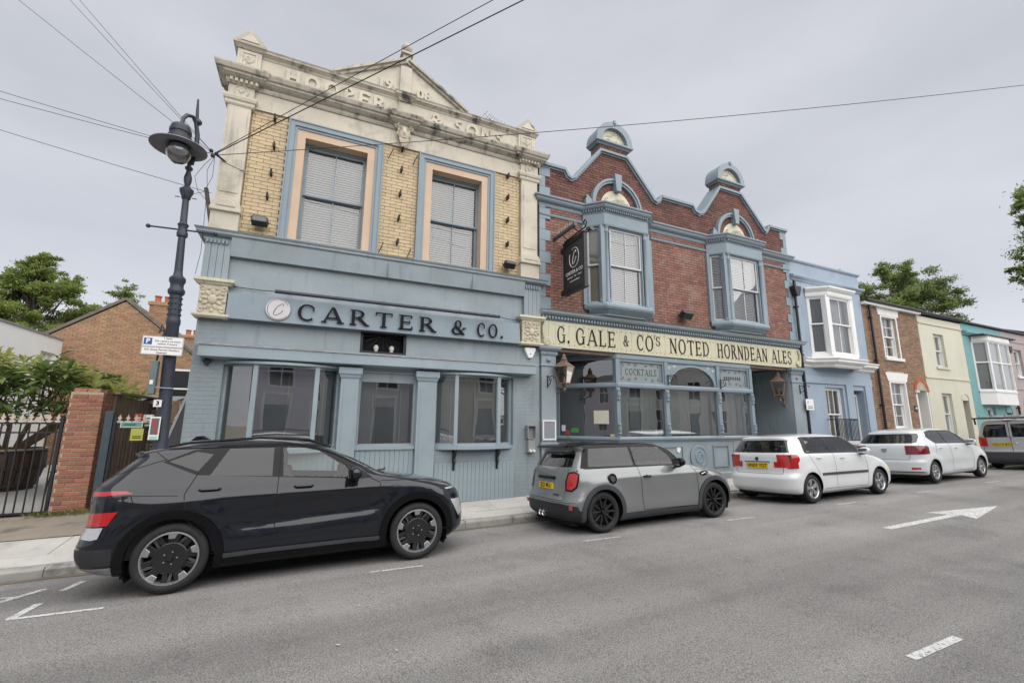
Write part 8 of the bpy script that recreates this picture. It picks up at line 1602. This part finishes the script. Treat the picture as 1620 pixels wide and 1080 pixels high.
def leaf_quad(vs, fs, c, d, up, L, W):
    o = len(vs); s = d.cross(up); s = s.normalized() if s.length > 1e-4 else Vector((1,0,0)); nrm = s.cross(d)
    vs += [c, c+d*L*.45+s*W*.5+nrm*L*.06, c+d*L, c+d*L*.45-s*W*.5+nrm*L*.06]; fs.append((o,o+1,o+2,o+3))
def tree(name, label, base, trunk_h, clusters, n, L, W, m, seed, wind=(0,0,0), r0=.28, flat=1., upb=.25):
    rg = random.Random(seed); r = thing(name, label, 'tree', base); base = Vector(base); top = base+Vector((0,0,trunk_h)); tr = MB()
    tr.tube([base-Vector((0,0,.3)), base.lerp(top, .4)+Vector((.1,0,0)), base.lerp(top, .8), top], [r0, r0*.8, r0*.6, r0*.4], 10)
    tr.build('trunk', BARK, r, smooth=True); lm = MB(); vs = []; fs = []; wd = Vector(wind); tot = sum(c[3]**2 for c in clusters)
    for (cx, cy, cz, cr) in clusters:
        c = Vector((cx, cy, cz)); st = base.lerp(top, min(1, max(.35, (cz-base.z)/max(.1, trunk_h)*.7))); mid = st.lerp(c, .5)+Vector((rg.uniform(-.3,.3), rg.uniform(-.3,.3), .25)); lm.tube([st, mid, c], [r0*.28, r0*.16, r0*.05], 6)
        k = int(n*cr*cr/tot); sub = [c+Vector((rg.gauss(0,1), rg.gauss(0,1), rg.gauss(0,1)*flat)).normalized()*cr*rg.uniform(.35, 1.0) for _ in range(max(3, int(9*cr)))]
        for q in sub:
            for t in range(2): lm.tube([c, c.lerp(q, .5)+Vector((0,0,.1*cr)), q], [r0*.06, r0*.035, r0*.012], 4, False) if t == 0 else None
            dirn = (q-c).normalized()
            for _ in range(max(1, k//len(sub))):
                off = Vector((rg.gauss(0,1), rg.gauss(0,1), rg.gauss(0,.6)*flat))*cr*.17; p = q+off-dirn*rg.random()*cr*.25
                d = (Vector((rg.gauss(0,1), rg.gauss(0,1), rg.gauss(0,.6)+upb))+dirn*.8+wd).normalized(); leaf_quad(vs, fs, p, d, Vector((rg.gauss(0,.5), rg.gauss(0,.5), 1)), L*rg.uniform(.6, 1.25), W*rg.uniform(.6, 1.25))
    lm.build('limbs', BARK, r, fix=False); mb = MB(); mb.v = [tuple(v) for v in vs]; mb.f = fs; o = mb.build('crown', m, r, fix=False); o['kind'] = 'stuff'; return r
def layered(cx, cy, z0, z1, rad, n, seed, top_r=.7):
    rg = random.Random(seed); out_ = []
    for i in range(n):
        t = i/(n-1); z = z0+(z1-z0)*t; R_ = rad*(1-t)**.6*(.45+.55*rg.random()); a = i*2.4+rg.random(); out_.append((cx+R_*math.cos(a), cy+R_*math.sin(a)*.7, z+rg.uniform(-.3,.3), .65+.75*(1-t)*rg.uniform(.7, 1.15)))
    return out_
tree('background_tree', 'large green tree rising behind the white building', (-17.6, 40, 0), 11.3, layered(-17.6, 40, 5.5, 12.4, 4.6, 62, 5), 90000, .19, .095, LEAF_A, 3, flat=.95, upb=.5)
tree('background_tree', 'smaller pointed tree behind the gable house ridge', (-13.35, 42, 0), 11.2, layered(-13.35, 42, 6.6, 11.6, 1.25, 22, 8), 16000, .17, .085, LEAF_A, 4, flat=.55, r0=.16)
rgn = random.Random(21); cl = []
for i in range(44):
    a = rgn.uniform(0, 2*PI); rr_ = math.sqrt(rgn.random()); x = 34.2+5.4*rr_*math.cos(a); z = 8.9+3.0*rr_*math.sin(a)-.05*(x-34)**2*.25; cl.append((x, 14.5+rgn.uniform(-1.6, 1.6), z+ (.25*(34.2-x)/5), rgn.uniform(.75, 1.3)))
tree('background_tree', 'wind-blown green tree behind the brown brick and yellow houses', (34.0, 14.5, .4), 8.2, cl, 72000, .20, .085, LEAF_C, 9, (1.1, 0, .25), flat=.85)
tree('overhanging_tree', 'branches of a leafy tree reaching in at the right edge', (43.5, 9.6, .6), 13.5, [(39.3,9.75,15.6,.7),(39.2,9.9,14.9,.45),(39.6,9.7,14.2,.7),(39.0,10.40,11.3,.5),(39.5,10.3,10.8,.75),(39.5,10.35,12.0,.5),(40.0,10.2,9.4,.55),(42,9.6,13,1.8),(44,9.6,15,2.2),(45,9.8,12,2.2),(42.5,9.5,16.5,1.6)], 24000, .20, .10, LEAF_C, 12, (.2,0,-.5))
# loquat shrub in the barrel: whorls of long leaves
LQ_D = leaf_mat('dark_shrub_leaf', (.15, .21, .065), .3, .35); LQ_L = leaf_mat('young_yellow_green_leaf', (.36, .38, .12), .25, .5)
def leaf_mesh(nm, m):
    v = [(0,0,0),(.25,.10,.035),(.25,-.10,.035),(.6,.13,.05),(.6,-.13,.05),(1,0,-.10),(.25,0,0),(.6,0,.0)]; f = [(0,6,1),(0,2,6),(6,7,3,1),(6,2,4,7),(7,5,3),(7,4,5)]
    me = bpy.data.meshes.new(nm); me.from_pydata(v, [], f); me.materials.append(m); [setattr(p, 'use_smooth', True) for p in me.polygons]; return me, v, f
lmD, lmL = leaf_mesh('leaf', LQ_D), leaf_mesh('leaf', LQ_L)
sh_ = thing('shrub', 'broad leaved shrub spreading above the barrel planter', 'shrub', (-6.1, 14.3, 1.0)); rg = random.Random(4); tips = []
for i in range(250):
    x = rg.uniform(-8.6, -3.75); t = (x+8.6)/4.85; top = 2.72+.38*math.sin(t*5.2+.6)+.55*t if t < .72 else 3.05-(t-.72)*3.0; z = top-abs(rg.gauss(0, .50))-.02; y = 13.1+rg.uniform(-.8, .9)+abs(x+6.2)*-.02
    tips.append((x, y, max(1.72, z), top))
stm = MB()
for i in range(9): a = rg.uniform(-1, 1); e = tips[i*9]; stm.tube([(-6.15+.1*a, 14.3, .95), (-6.15+(e[0]+6.15)*.35, 14.1, 1.55), (-6.15+(e[0]+6.15)*.75, 13.7, 2.0), e[:3]], [.05,.045,.03,.012], 7)
stm.build('stems', mat('shrub_stem', (.13,.095,.06), .85, .2, 8, .4), sh_, smooth=True)
tw = MB(); [tw.tube([(-6.15+(e[0]+6.15)*.7, 13.7, 1.9), (e[0]*.9-6.15*.1, e[1]+.1, e[2]-.3), e[:3]], [.014,.01,.006], 4, False) for e in tips[::2]]; tw.build('twigs', MATS['shrub_stem'], sh_, fix=False)
tips.sort(key=lambda e: e[1]); cnt = 0; restD, restL = MB(), MB()
for e in tips:
    young = (e[3]-e[2]) < .28 and rg.random() < .75
    for k in range(11):
        a = k*2.4+rg.random(); el = rg.uniform(-.5, .75)+(.3 if young else 0); L = rg.uniform(.26, .42)*(.85 if young else 1.); M = Matrix.Translation((e[0], e[1], e[2]+.02*k)) @ Matrix.Rotation(a, 4, 'Z') @ Matrix.Rotation(-el, 4, 'Y') @ Matrix.Rotation(rg.uniform(-.5,.5), 4, 'X')
        me, v, f = lmL if young else lmD
        if cnt < 300: inst(me, 'leaf', sh_, M.translation, (L, L, L), M.to_euler()); cnt += 1
        else: (restL if young else restD).add([M @ (Vector(p)*L) for p in v], f)
for mb, m in ((restD, LQ_D), (restL, LQ_L)): o = mb.build('foliage', m, sh_, fix=False); o['kind'] = 'stuff'
# weeds at the pillar foot and along the gate
wd_ = MB(); vs = []; fs = []
for i in range(240):
    x = rg.choice([rg.uniform(-4.15, -3.35), rg.uniform(-3.95, -3.4)]); y = 10.56-abs(rg.gauss(0, .10)); z = pav(x, 9)+.05; d = Vector((rg.gauss(0,.6), rg.gauss(0,.5)-.2, 1)).normalized(); leaf_quad(vs, fs, Vector((x, y, z)), d, Vector((rg.gauss(0,1), -1, .2)), rg.uniform(.04, .15), .016)
wd_.v = [tuple(v) for v in vs]; wd_.f = fs; o = tag(wd_.build('weeds', LEAF_B, None, fix=False), None, None, kind='stuff')
